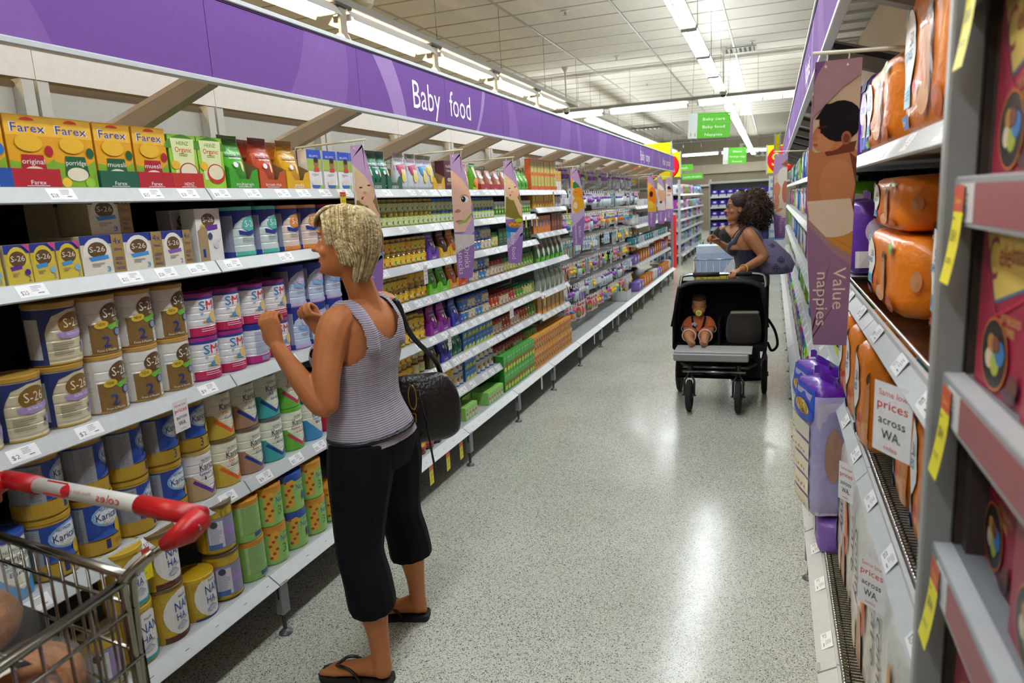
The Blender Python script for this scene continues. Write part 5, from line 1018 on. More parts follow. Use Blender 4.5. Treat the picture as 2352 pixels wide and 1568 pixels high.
def babyeye():
    return [R(-.06, .26, .1, .6, '#E9D6CC'), E(.0, .47, .075, .16, '#E6B8A4'), E(-.01, .36, .075, .1, '#E8BCA8'), E(.025, .445, .030, .022, '#C8957E'), E(.025, .44, .026, .017, '#F0ECEC'), E(.018, .44, .014, .016, '#2A2226'), E(.014, .445, .004, .004, '#D8D8E8'), P([(-.045, .372), (-.02, .39), (.0, .378), (-.01, .368), (-.03, .366)], '#B87A6A'), E(-.01, .318, .028, .008, '#C8605A'), P([(-.03, .315), (.02, .325), (.09, .385), (.09, .378), (.03, .312), (-.02, .302)], '#8FAE5A'), E(.02, .24, .04, .015, '#9AA6C4'), P([(-.06, .2), (.0, .24), (.1, .38), (.1, .3), (.02, .19), (-.06, .12)], '#BFA5CC'), P([(-.06, .25), (.1, .24), (.1, .2), (-.06, .14)], '#D8CFCB')] + swoosh()
def duck():
    return [R(-.06, .26, .1, .6, '#DCD0D8'), E(.01, .54, .05, .035, '#2F7A4A'), E(.02, .47, .055, .05, '#E8902A'), E(.02, .36, .06, .08, '#E8A82A'), E(-.005, .48, .01, .006, '#5A8A2A'), P([(-.06, .6), (-.02, .62), (-.03, .5), (-.06, .52)], '#E0B04A'), E(-.01, .36, .02, .03, '#F0DCC0'), P([(-.06, .28), (.02, .3), (.1, .36), (.1, .3), (.02, .22), (-.06, .16)], '#C9B4D6')] + swoosh()
def toy(): return [R(-.06, .2, .1, .6, '#E8B43A'), E(.02, .42, .06, .12, '#E07A1E'), E(.0, .44, .024, .04, '#2A1A1A'), E(-.02, .3, .05, .05, '#F0C84A')] + swoosh()
def tummy(): return [R(-.06, .2, .1, .6, '#E9DCD4'), E(.02, .45, .06, .13, SK[0]), E(.02, .54, .05, .05, '#F0E6E2'), E(.0, .32, .02, .02, '#5A3A3A')] + swoosh()
def kid2(): return [R(-.06, .2, .1, .6, '#E6DCDA'), E(.01, .5, .035, .05, SK[0]), E(.01, .535, .036, .03, '#2A1C18'), E(.01, .38, .05, .08, '#E9E4E4'), E(.0, .42, .03, .02, SK[0])] + swoosh()
banner(-1, Yk(1) - .03, -1.705, [('First foods', -.0, .11, .034, .15)], kid(), 'purple banner of fair-haired baby behind the standing woman, lettered First foods')
banner(-1, Yk(2) - .01, -1.643, [('Drinks', .022, .12, .036, .125), ('& snacks', -.018, .105, .034, .17)], babyeye(), 'purple banner of baby face being spooned, lettered Drinks & snacks')
banner(-1, Yk(3) - .01, -1.66, [('Baby food', .0, .12, .032, .18)], kid(), 'purple banner of eating child, lettered Baby food')
banner(-1, Yk(5), -1.68, [('Infant', .025, .12, .026, .1), ('accessories', -.01, .1, .026, .18)], duck(), 'purple banner with orange rubber duck, lettered Infant accessories')
banner(-1, Yk(9), -1.56, [('Baby toys', .0, .11, .026, .15)], toy(), 'purple banner with orange toy, first of three far banners')
banner(-1, Yk(10), -1.56, [('Tummies', .0, .11, .026, .13)], tummy(), 'purple banner with white nappied baby, second of three far banners')
banner(-1, Yk(11), -1.56, [('Infant', .0, .11, .026, .1)], kid2(), 'purple banner with dark-haired child, third of three far banners')
def valuebaby():
    s, s2, s3, dk = '#B0714A', '#97593A', '#6A3426', '#140F12'
    return [R(-.07, .17, .07, .66, '#C2AA90'), P([(-.06, .49), (-.045, .478), (.04, .485), (.058, .46), (.058, .33), (-.07, .33)], s), E(.0, .42, .06, .075, s), E(.005, .40, .04, .06, '#B97A52'), P([(.030, .475), (.056, .45), (.064, .34), (.036, .32), (.046, .40)], s3), P([(-.03, .487), (.045, .50), (.04, .475), (-.02, .468)], s3), E(-.015, .515, .038, .036, s), E(-.028, .502, .024, .024, '#BE7E58'), E(.008, .548, .047, .048, dk), P([(-.048, .556), (-.02, .556), (.0, .515), (.02, .59), (-.025, .59)], dk), E(.022, .508, .011, .016, s2), E(.022, .507, .007, .010, s3), E(-.030, .526, .006, .005, '#1A1010'), P([(-.042, .538), (-.024, .541), (-.020, .535), (-.04, .533)], '#3A2018'), E(-.047, .512, .007, .006, s), E(-.046, .496, .006, .004, '#B0584A'), E(-.004, .31, .056, .04, '#D6BEA6'), P([(-.062, .362), (.036, .365), (.052, .30), (.045, .272), (-.05, .28)], '#D6BEA6'), P([(.046, .33), (.062, .34), (.062, .28), (.044, .275)], s3), P([(-.07, .285), (.07, .285), (.07, .2), (-.07, .2)], '#BE8234'), E(-.002, .298, .05, .026, '#D6BEA6'), Ln([(-.0, .27), (.05, .24)], .0015, '#A86A2A'),
            P([(-.07, .335), (-.055, .315), (.0, .255), (.06, .215), (.07, .1), (-.07, .1)], '#9D7876'), P([(-.07, .32), (-.055, .30), (.0, .235), (.06, .19), (.07, .0), (-.07, .0)], '#8E6886'), P([(-.07, .7), (.07, .7), (.07, .665), (.01, .625), (-.05, .565), (-.07, .53)], '#9F7B82'), P([(-.07, .7), (-.02, .7), (-.045, .66), (-.07, .6)], '#72507F')]
banner(1, Yk(0), .142, [('Value', .018, .145, .030, .105), ('nappies', -.020, .118, .028, .135)], valuebaby(), 'large purple banner of a baby seen from behind, lettered Value nappies')
def legs(): s = '#D08A6E'; return [R(-.07, .17, .07, .66, '#DCC8B4'), P([(-.07, .7), (.07, .7), (.07, .6), (-.07, .5)], '#B79BC9'), E(.02, .5, .045, .08, '#E8E2DE'), P([(.0, .6), (.05, .64), (.05, .58)], '#A85A48'), E(-.03, .4, .028, .06, s), E(-.03, .3, .02, .06, s), E(.035, .38, .025, .09, '#B8705A'), E(-.01, .235, .03, .012, s, rot=20), P([(-.07, .22), (.07, .15), (.07, 0), (-.07, 0)], '#9B74B8')]
banner(1, Yk(5), .062, [('Nappies', .01, .11, .03, .13)], legs(), 'small purple banner of baby legs in a nappy, lettered Nappies')
# ---- chocolates on the near right unit
cr_ = empty('display_unit', (.213, .62, 0), label='display unit of red chocolate boxes at the near right', cat='shelving')
CH = (1.79, 1.545, 1.30, 1.065, .83, .55)
for i, z in enumerate(CH):
    g = G(); g.box(.02, .42, -.42, .40, z - .012, z, '#7C7F84'); g.box(-.002, .02, -.42, .40, z - .004, z + .002, '#B8BABC')
    g.obj('shelf', cr_)
    s = G(); s.box(-.004, 0, -.42, .40, z - .055, z + .0, '#8E9296', 'plastic'); s.box(-.0046, -.004, -.42, .30, z - .05, z - .006, '#8E4A50', 'card'); s.box(-.0048, -.004, .30, .36, z - .05, z - .006, '#C9C9CC', 'card')
    decal(s, [Txl(-.34, z - .02, .04, 5, '#8A8A92', .004), R(-.355, z - .045, -.325, z - .03, '#77777f')], lambda u, v, o: (-.0049 - o, -u, v)); s.obj('price_strip', cr_)
g = G(); g.box(.42, .44, -.42, .40, 0, 2.2, '#2A2024', 'matte'); g.obj('back_panel', cr_)
for y in (-.40, .385):
    g = G(); g.box(.03, .06, y - .012, y + .012, 0, 2.2, '#3A2E2A', 'matte'); g.obj('upright', cr_)
def celeb():
    W, H = .16, .212; g = '#C9B058'
    return [R(-W / 2, 0, W / 2, H, '#8E1238'), P([(-W / 2, H), (W / 2, H), (W / 2, H * .86), (-W / 2, H * .9)], '#7A0E30'), P([(-W * .46, H * .92), (W * .48, H * .96), (W * .48, H * .62), (-W * .16, H * .48)], '#3A6A8A'), P([(-W * .45, H * .91), (W * .48, H * .95), (W * .48, H * .635), (-W * .15, H * .50)], g), T('C', -W * .24, H * .73, H * .24, '#7A1030', w=W * .2), T('ele', .0, H * .755, H * .13, '#8E1238', w=W * .22), T('brations', W * .29, H * .77, H * .11, '#6A1030', w=W * .32), Ln([(-W * .3, H * .6), (-W * .1, H * .42), (W * .48, H * .58)], .003, '#B81E48'), T('LET THE GOOD', W * .2, H * .43, .009, g, w=.06), T('TIMES', W * .2, H * .37, .009, g, w=.03),
            E(-W * .06, H * .22, W * .27, H * .2, '#B8662A'), E(-W * .06, H * .22, W * .25, H * .185, '#140C10'), E(-W * .14, H * .19, .013, .012, '#C8B8A0'), E(-W * .02, H * .17, .014, .013, '#9AA83A'), E(W * .07, H * .24, .016, .014, '#2A6AA8'), E(-W * .1, H * .28, .012, .01, '#A87A3A'), E(W * .0, H * .28, .012, .01, '#6A3A2A'), E(W * .36, H * .12, .014, .012, '#5A2A1A'), E(W * .3, H * .06, .02, .008, '#3A141A')]
cb = carton('chocolate_box', .16, .07, .212, '#8E1238', celeb(), side=[R(-.03, .02, .03, .19, '#7A0E30')], sidecol='#6A0C2A')
cb['used'] = 0
def putc(y, z, dx, lab, rz=0):
    o = cb if not cb.get('used') else dup(cb, (0, 0, 0)); cb['used'] = 1
    o.location = (.213 + dx + .035, y, z + .001); o.rotation_euler = (0, 0, RIGHT + rz); o['label'] = lab; o['category'] = 'chocolate box'; o['group'] = 'red chocolate boxes'
for zi, (z, w_) in enumerate(((1.79, 'fifth'), (1.545, 'top visible'), (1.30, 'second'), (1.065, 'third'), (.83, 'fourth'), (.55, 'lowest'))):
    if z > 1.7: continue
    for i, y in enumerate((.91, .735, .56, .385)):
        putc(y + (.03 if zi == 3 and i == 0 else 0) , z, .028 if not (zi == 3 and i == 0) else .05, 'red and gold chocolate box lettered Celebrations, %s shelf, %s from the upright' % (w_, ordn(i)), .04 * ((i * 3 + zi) % 3 - 1))
del cb['used'], cb['D']
def promo(loc, rz, label, w=.045, h=.115, kind='y', bend=.1, tilt=0, txt='$8.41'):
    g = G(); n = 6
    def f(a, b): v = b * h; return (a * w - w / 2, -bend * v * v / h - .001, -v)
    g.sheet(f, 1, n, '#E8DC18' if kind == 'y' else '#EFEDEE', 'card', sm=True)
    F = lambda u, v, o: (u, -bend * v * v / h - .0012 - o, v)
    cut = lambda a: [(k, [q for q in p], c) for k, p, c in a]
    if kind == 'y': art = [R(-w / 2, -h * .12, w / 2, 0, '#C4442A'), R(-w / 2, -h * .26, w / 2, -h * .12, '#C4442A'), T('Save', 0, -h * .15, h * .07, '#F0D040', w=w * .6), T(txt, 0, -h * .5, h * .12, '#3A3618', w=w * .55), Txl(0, -h * .75, w * .6, 2, '#6A6420', .0022), Txl(-w * .2, -h * .34, w * .3, 1, '#5A5420', .003)]
    else: art = [T('Same low', 0, -h * .14, h * .09, '#D87A70', w=w * .75), T('prices', 0, -h * .30, h * .13, '#D8463A', w=w * .8), T('across', 0, -h * .52, h * .12, '#3A3A40', w=w * .7), T('WA.', 0, -h * .72, h * .14, '#2E2E34', w=w * .5), T('coles', 0, -h * .9, h * .06, '#D8463A', w=w * .35)]
    out = []
    for k_, polys, c in art: out.append((k_, polys, c))
    decal(g, [(k_, [ [(y_, x_) for x_, y_ in q] for q in p], c) for k_, p, c in art], lambda a, b, o: F(b, a, o), off=.0003, du=h / 6)
    o = g.obj('price_flag', loc=loc, label=label, cat='price tag', group='yellow price flags' if kind == 'y' else 'white price flags'); o.rotation_euler = (tilt, 0, rz); return o
for z, nm in ((1.79, 'topmost'), (1.545, 'second'), (1.30, 'third'), (1.065, 'lowest')):
    promo((.2075, .975, z - .008), RIGHT, '%s yellow price flag hanging beside the red chocolate boxes' % nm)
# ---- accessory hooks, far shelves, signs
def toypack(name, W, H, card, parts, m='plastic'):
    g = G(); g.box(-W / 2, W / 2, 0, .0008, -H, .012, card, 'card'); g.box(-.006, .006, -.0006, .0, -.002, .006, '#555', 'matte')
    for kind, x, z, r, c in parts:
        if kind == 'b': g.ball((x, -r * .5 if isinstance(r, float) else -r[1] * .9, -z), r, c, m, 8, 6)
        elif kind == 't': g.tube([(x, -.012, -z), (x, -.012, -z - r[1])], [r[0], r[0]], c, m, 8)
        elif kind == 'x': g.cbox(x - r[0], x + r[0], -.022, -.001, -z - r[1], -z + r[1], c, m, .003)
        elif kind == 'o': g.tube([(x + r[0] * cos(a), -.008, -z + r[0] * sin(a)) for a in [i * pi / 5 for i in range(11)]], r[1], c, m, 5)
    decal(g, [R(-W * .42, -H * .16, W * .42, -.004, parts[0][4]), Txl(0, -H * .88, W * .6, 2, '#8a8a8a', .003)], lambda u, v, o: (u, -.0002 - o, v))
    o = g.obj(name); o['D'] = 0; return o
TPK = [
 ('dummy_pack', 'white carded dummy pair', toypack('dummy_pack', .08, .12, '#DCE2E6', [('o', .0, .06, (.018, .004), '#5AA0C8'), ('b', 0, .06, .014, '#E8E8EA'), ('b', .0, .085, .012, '#A8C8D8')])),
 ('bottle_pack', 'clear feeding bottle pack with purple cap', toypack('bottle_pack', .07, .17, '#D0D4DA', [('t', 0, .06, (.022, .09), '#C8D8DE'), ('t', 0, .035, (.023, .025), '#7A4AA8'), ('b', 0, .03, .014, '#E6DCC8')], 'glassy')),
 ('teether_pack', 'lime green teether on a white card', toypack('teether_pack', .085, .13, '#E4E6E0', [('o', 0, .07, (.026, .008), '#A8D02A'), ('b', 0, .045, .012, '#8AB82A'), ('b', .02, .08, .01, '#C8DC4A')])),
 ('toy_pack', 'pink rattle on a pale card', toypack('toy_pack', .08, .15, '#E6D8E0', [('b', 0, .05, .022, '#D85A8A'), ('t', 0, .065, (.006, .05), '#E0E0E4'), ('b', 0, .12, .014, '#D85A8A')])),
 ('spoon_pack', 'turquoise spoon set on a white card', toypack('spoon_pack', .06, .16, '#E2E6E8', [('t', -.012, .04, (.004, .1), '#3AA8B8'), ('t', .008, .04, (.004, .1), '#E08A3A'), ('b', -.012, .04, (.009, .006, .014), '#3AA8B8'), ('b', .008, .04, (.009, .006, .014), '#E08A3A')])),
 ('bowl_pack', 'purple bowl in a clear pack', toypack('bowl_pack', .11, .12, '#D8DAE0', [('b', 0, .07, (.045, .03, .025), '#8A4AB0'), ('x', 0, .1, (.04, .008), '#E8E8E8')])),
 ('cup_pack', 'orange training cup pack', toypack('cup_pack', .08, .14, '#E6E2DA', [('t', 0, .05, (.026, .06), '#E8862A'), ('t', 0, .04, (.027, .018), '#2A7AC8'), ('o', .03, .08, (.016, .004), '#E8862A')])),
 ('cup_pack', 'sky blue training cup pack', toypack('cup_pack', .08, .14, '#DEE4EA', [('t', 0, .05, (.026, .06), '#4AA8D8'), ('t', 0, .04, (.027, .018), '#E8E84A'), ('o', -.03, .08, (.016, .004), '#4AA8D8')])),
 ('safety_pack', 'grey white safety fitting pack', toypack('safety_pack', .09, .14, '#C9CDD2', [('x', 0, .07, (.03, .03), '#E6E8EA'), ('x', 0, .11, (.025, .008), '#8A9098')])),
 ('toy_pack', 'yellow duck toy on a card', toypack('toy_pack', .09, .13, '#DDE6EA', [('b', 0, .08, (.03, .02, .022), '#F0C82A'), ('b', .012, .05, .016, '#F0C82A'), ('b', .03, .05, .006, '#E07A1E')])),
 ('bib_pack', 'red and green bib pack', toypack('bib_pack', .12, .16, '#E4DCD8', [('b', 0, .09, (.05, .008, .055), '#C82A2E'), ('b', -.01, .1, (.03, .012, .03), '#5AA03A')], 'cloth')),
 ('brush_pack', 'white brush pack with purple handle', toypack('brush_pack', .06, .2, '#E8E8EA', [('t', 0, .05, (.014, .05), '#F0F0F0'), ('t', 0, .1, (.006, .08), '#7A4AB0')])),
]
def hookmesh():
    g = G(); g.tube([(0, .57, 0), (0, .06, 0), (0, .035, .012)], .003, '#B8B8B6', 'chrome', 5); g.box(-.014, .014, .018, .02, -.004, .022, '#E6E6E4', 'plastic'); g.tube([(0, .57, .03), (0, .02, .022)], .002, '#B8B8B6', 'chrome', 4)
    return g.mesh('display_hook')
HM = hookmesh(); rows = (1.86, 1.62, 1.385, 1.15, .93, .72, .52); rnd = random.Random(11)
pal = {0: (1, 11, 1, 5, 8, 2), 1: (1, 0, 1, 8, 4, 5), 2: (5, 7, 6, 2, 1, 3), 3: (0, 4, 8, 0, 9, 4), 4: (10, 3, 2, 6, 4, 9), 5: (8, 0, 11, 5, 8, 1), 6: (9, 3, 10, 7, 8, 4)}
allp = []
for ri, z in enumerate(rows):
    y = 6.47 + .012 * (ri % 3); i = 0; run_ = rnd.randrange(6); left = 0; n = 0
    step = .098
    while y < (10.7 if ri < 5 else 9.9):
        if left == 0: run_ = rnd.randrange(6); left = rnd.choice((1, 2, 2, 3))
        left -= 1
        nm, d, p = TPK[pal[ri][run_] if rnd.random() > .15 else rnd.randrange(12)]
        k = int((y - YF) // BAY); bay = LB[min(max(k, 5), 9)]
        if ((y - YF) / BAY) % 1 < .05 or ((y - YF) / BAY) % 1 > .955: y += .05; continue
        h = bpy.data.objects.new('display_hook', HM); COL.objects.link(h); h.parent = bay; lx = (y - bay.location.y) / .997; dz = -.03 if ri == 0 else 0
        off = .03 + .05 * (ri == 0) - .02 * (ri > 4)
        h.location = (lx, off, z + .006)
        put(p, -1, y, z, off + .05 + rnd.uniform(0, .02), d, 'hanging pack', rz=rnd.uniform(-.5, .3), group='carded baby accessories on the hooks')
        SHW[z] = ordn(ri) + ' hook row'; y += step; i += 1
        if rnd.random() < .10: allp.append((y, z))
bin_ = tray('storage_tub', .3, .2, .13, '#D9D9D8', '', hb=.13, cut=False); put(bin_, -1, 9.2, .24, .02, 'white open tub of toys on the base shelf', 'tub', rz=0)
for i, y in enumerate((9.08, 9.16, 9.24, 9.32)): q = TPK[(2, 3, 9, 10)[i]]; put(q[2], -1, y, .24, .1, q[1] + ' standing in the tub', 'toy', zo=.2, rz=.4 * i)
# far left short shelves
wp = carton('wipes_box', .16, .1, .1, '#DADCE0', [R(-.07, .02, .07, .05, '#B8A8D0'), E(.03, .07, .03, .02, '#7AA8C8')]); op = carton('wipes_box', .12, .1, .16, '#E0883A', [E(0, .09, .04, .04, '#F0D8B0'), R(-.05, .01, .05, .04, '#C85A2A')]); pp = bag('wipes_pack', .2, .14, .14, '#8A6AC0', [E(0, .08, .06, .03, '#E4E0F0')]); tw = bag('towel_stack', .2, .16, .16, '#E2E2DE', []); tl = bag('wipes_pack', .18, .12, .1, '#2F8A8A', [E(0, .05, .05, .02, '#D8E4E4')])
for z, seq in ((1.43, (8, wp)), (1.17, (wp, tw)), (.9, (tl, wp)), (.62, (op, pp)), (.24, (op, tw))):
    y = 10.95 if z > 1.2 else 10.1; i = 0; 
    while y < 13.35:
        a = {1.43: (wp, tl), 1.17: (tw, wp, wp), .9: (tl, wp, tl), .62: (pp, op, op), .24: (pp, op, op, tw)}[z]; q = a[i // 2 % len(a)]
        d = {id(wp): 'white wipes box', id(op): 'orange wipes box', id(pp): 'purple wipes pack', id(tw): 'folded white towel stack', id(tl): 'teal wipes pack'}[id(q)]
        put(q, -1, y, z, .03, d, 'wipes', rz=0); y += .23; i += 1
# second run beyond the cross aisle
_xf = XF; XF = -2.0; K0 = 16.3
Z_2 = (1.59, 1.26, 1.0, .77, .48, .22); BY0 = Yk(K0)
for i in range(7):
    b_ = make_bay(-1, K0 + i, Z_2, label='shelving bay of laundry goods beyond the cross aisle, %s of seven' % ordn(i), tickets=0, top=False); b_['group'] = 'laundry shelving bays'
def dbottle(c, c2, cap):
    g = G(); g.lathe([(.035, 0, c), (.06, .01, c), (.062, .12, c), (.055, .17, c), (.025, .2, c), (.022, .205, cap), (.026, .207, cap), (.024, .235, cap), (.001, .236, cap)], 10, m='plastic'); decal(g, [R(-.03, .04, .03, .12, c2)], lambda u, v, o: (u, -.0625 - o, v)); o = g.obj('detergent_bottle'); o['D'] = .12; return o
db_ = [(dbottle('#C02A9A', '#E8D0E4', '#E8E8E8'), 'magenta detergent bottle'), (dbottle('#E6E6E8', '#2A6AC0', '#2A6AC0'), 'white detergent bottle'), (dbottle('#2A4AB0', '#E8E8EE', '#C8C8D0'), 'blue detergent bottle'), (dbottle('#7AB8D8', '#F0F0F0', '#2A4AB0'), 'pale blue softener bottle'), (carton('powder_box', .14, .1, .2, '#D8DAE6', [E(0, .1, .05, .06, '#5A7AC8')]), 'white and blue powder box'), (carton('powder_box', .14, .1, .2, '#9A2AA8', [E(0, .1, .05, .05, '#F0C83A')]), 'purple powder box'), (dbottle('#3AA85A', '#E8E840', '#E8E8E8'), 'green cleaner bottle'), (dbottle('#C83A3A', '#F0E8E0', '#E8E8E8'), 'red cleaner bottle')]
for zi, z in enumerate(Z_2):
    y = BY0 + .12
    SHW[z] = ordn(zi) + ' laundry shelf'; sp_ = 0; i = 0; q = db_[1]
    while y < BY0 + 6.1:
        if sp_ == 0: q = db_[rnd.choice(((1, 4, 0, 7), (0, 5, 1), (1, 0, 4, 3), (5, 3, 4, 2), (2, 3, 4, 1), (1, 4, 7, 2))[zi]) if y < BY0 + 1.8 else rnd.choice((2, 3, 4, 1, 6, 0))]; sp_ = rnd.choice((2, 3, 3))
        sp_ -= 1; put(q[0], -1, y, z + (0), .03, q[1], 'laundry goods', rz=0); y += .165
XF = _xf
# red post and end posts
def post(x, y, w, h, c, name, lab, m='paint'):
    r = empty(name, (x, y, 0), label=lab, cat='post'); g = G(); g.cbox(-w, w, -w, w, .004, h, c, m, .003); g.obj('post', r); g = G(); g.cbox(-w * 1.4, w * 1.4, -w * 1.4, w * 1.4, 0, .01, c, m, .002); g.obj('foot', r)
post(-1.765, 13.62, .02, 2.5, '#9A9C9C', 'end_post', 'grey end post of the left shelves beside the yellow signs')
post(-2.02, 15.9, .05, 1.15, '#C8202A', 'red_post', 'thick red post at the start of the laundry shelves')
post(-1.94, 16.25, .025, 1.9, '#A8AAAC', 'end_post', 'grey end post of the laundry shelves')
# end stand between the red post and the left run
r = empty('end_stand', (-2.02, 13.75, 0), label='end stand of bottles behind the last left bay', cat='shelving')
for z in (.3, .7, 1.1, 1.5):
    g = G(); g.box(-.2, .22, .0, .3, z - .02, z, '#B4B7B6'); g.obj('shelf', r)
g = G(); g.box(-.2, .22, .3, .32, 0, 1.86, '#8A8C8C'); g.obj('back_panel', r)
for zi, z in enumerate((.3, .7, 1.1, 1.5)):
    for i in range(3):
        o = dup(db_[(1, 7, 6, 1)[zi]][0], (-2.12 + .14 * i, 13.9, z + .001), rz=0); o['category'] = 'laundry goods'; o['group'] = 'bottles on the end stand'
        o['label'] = '%s on the end stand, %s shelf up, %s from the left' % (db_[(1, 7, 6, 1)[zi]][1], ordn(zi), ordn(i))
        for q in ('D', 'used'):
            if q in o: del o[q]
# toilet paper shelf across the far end
r = empty('end_shelving', (-.88, 23.3, 0), label='far shelving of purple and white toilet paper packs', cat='shelving')
ZT = (.12, .46, .8, 1.14, 1.46)
for z in ZT:
    g = G(); g.box(-.95, .95, 0, .45, z - .03, z, '#B8BCBC'); g.box(-.95, .95, -.02, 0, z - .04, z + .01, '#D2D6D6'); g.obj('shelf', r)
g = G(); g.box(-.97, .97, .45, .47, 0, 1.95, '#5A5C60'); g.obj('back_panel', r)
for x in (-.965, .965): g = G(); g.cbox(x - .02, x + .02, -.02, .45, 0, 2.0, '#9A9C9C', 'paint', .003); g.obj('upright', r)
g = G(); g.box(-1.0, 1.0, -.1, .4, 1.86, 1.93, '#A8A89C'); g.obj('canopy', r)
def tpack():
    g = G(); g.cbox(-.11, .11, -.09, .09, 0, .22, '#3A2AA0', 'film', .02)
    decal(g, [R(-.1, .0, .1, .07, '#DAD8E2'), E(.0, .15, .05, .03, '#E6E2F0'), *[E(-.07 + .047 * i, .045, .018, .02, '#C4C0CC', n=8) for i in range(4)]], lambda u, v, o: (u, -.0905 - o, v)); return g.obj('toilet_paper_pack')
t0 = tpack(); fst = True
for zi, z in enumerate(ZT):
    for i in range(8):
        loc = (-.88 - .82 + .234 * i, 23.42, z + .001)
        if fst: o = t0; o.location = loc; fst = False
        else: o = dup(t0, loc)
        tag(o, label='purple and white toilet paper pack, %s tier up, %s from the left' % (ordn(zi), ordn(i)), cat='paper pack', group='toilet paper packs')
# hanging signs
def green(x0, x1, y, z0, z1, lines, lab, num='11', tilt=0):
    W, H = x1 - x0, z1 - z0; r = empty('hanging_sign', ((x0 + x1) / 2, y, z0), label=lab, cat='sign', group='green hanging signs'); r.rotation_euler = (0, tilt, 0)
    nw = .22 * W if num else 0
    if num:
        g = G(); g.box(-W / 2, -W / 2 + nw, -.004, .004, 0, H, '#D4DCD8', 'sign'); decal(g, [T(num, -W / 2 + nw * .55, H * .16, H * .15, '#5AB82E', w=nw * .55)], front(.008)); g.obj('number_panel', r)
    n = len(lines); hh = H * (.92 if n > 1 else .96) / n
    for i, t in enumerate(lines):
        g = G(); zb = H * .0 + hh * (n - 1 - i); g.box(-W / 2 + nw, W / 2, -.005, .005, zb + .002, zb + hh - .002, '#62B83E', 'sign'); decal(g, [T(t, nw / 2, zb + hh * .48, hh * .36, '#EAF4E2', w=(W - nw) * min(.85, .075 * len(t)))], front(.010)); g.obj('text_panel', r)
    if n > 1: g = G(); g.box(-W / 2 + nw, W / 2, -.006, .006, H * .92, H, '#5DB43A', 'sign'); g.obj('header_strip', r)
    for s in (-.42, .42): g = G(); g.tube([(W * s, 0, H), (W * s, 0, ZC - z0 - .002)], .0025, '#888', 'chrome', 4); g.obj('wire', r)
    return r
green(-1.292, -.647, 12.0, 2.42, 2.805, ['Baby care', 'Baby food', 'Nappies'], 'large green hanging sign numbered 11 reading Baby care, Baby food, Nappies', tilt=.045)
green(-1.255, -.663, 20.0, 2.30, 2.715, ['Bleach', 'Garbage bags', 'Prewash'], 'farther green hanging sign reading Bleach, Garbage bags, Prewash', tilt=.045)
green(-2.75, -2.12, 21.0, 2.24, 2.42, ['Prewash'], 'small green hanging sign left of the laundry sign', num=None)
green(-2.6, -1.98, 22.5, 2.02, 2.2, ['Laundry detergents'], 'small green hanging sign reading Laundry detergents', num=None)
def dollar(x0, x1, y, z0, z1, txt, lab, cx=.5, rr=.5):
    W, H = x1 - x0, z1 - z0; r = empty('price_sign', (x0, y, z0), label=lab, cat='sign', group='yellow price signs'); g = G(); g.box(0, W, -.006, .006, 0, H, '#F0DC10', 'sign')
    art = [E(W * cx + .012, H * .44, H * rr, H * rr * 1.02, '#3A0E10', n=30), E(W * cx, H * .47, H * rr, H * rr * 1.02, '#D8202A', n=30)]
    art = [(k, [c_ for c_ in (clipz(clipx(q, 0, W), 0, H) for q in p) if len(c_) > 2], c) for k, p, c in art]
    decal(g, art, lambda u, v, o: (u, -.006 - o, v), m='sign'); g.obj('board', r)
    g = G(); decal(g, [T(txt, W * cx, H * .5, H * .5, '#F2E020', w=H * .32 * len(txt))], lambda u, v, o: (u, -.0062 - o, v), off=.0012, m='sign'); g.obj('figure', r)
    for x in (.0, W): g = G(); g.cbox(x - .012, x + .012, -.01, .01, -.02, H + .01, '#A8AAA8', 'paint', .002); g.obj('frame', r)
    return r
dollar(-2.62, -1.76, 13.60, 1.86, 2.52, '$2', 'large yellow and red price sign behind the end of the purple sign', .45, .46)
dollar(-2.45, -1.9, 16.2, 1.96, 2.49, '$2', 'smaller yellow and red price sign beyond the left shelves', .45, .5)
dollar(-.108, .42, 13.8, 1.86, 2.34, '$2', 'yellow and red price sign at the far end of the right shelves', .45, .48)
dollar(.02, .10, 12.9, 2.18, 2.46, '$', 'narrow yellow sign edge at the end of the right purple sign', .5, .05)
nb = carton('carton_box', .3, .25, .3, '#D8E0E8', [R(-.12, .05, .12, .1, '#5A8AC0'), R(-.12, .18, .0, .24, '#9AB4D0')]); q = 0
for zi in range(6):
    o = nb if zi == 0 else dup(nb, (0, 0, 0)); o.location = (.08, 14.15, .001 + .302 * zi)
    tag(o, label='white and blue carton, %s up in the stack at the end of the right shelves' % ordn(zi), cat='carton', group='stacked cartons')
    if 'D' in o: del o['D']
nb2 = G(); nb2.cbox(-.1, .1, -.15, .15, 0, 1.32, '#131C48', 'paint', .006); r = empty('cabinet', (-.16, 14.1, 0), label='dark navy cabinet at the far end behind the curly-haired woman', cat='cabinet'); nb2.obj('body', r); g = G(); g.cbox(-.08, .08, -.16, -.15, .1, 1.2, '#18245A', 'paint', .004); g.obj('door', r)
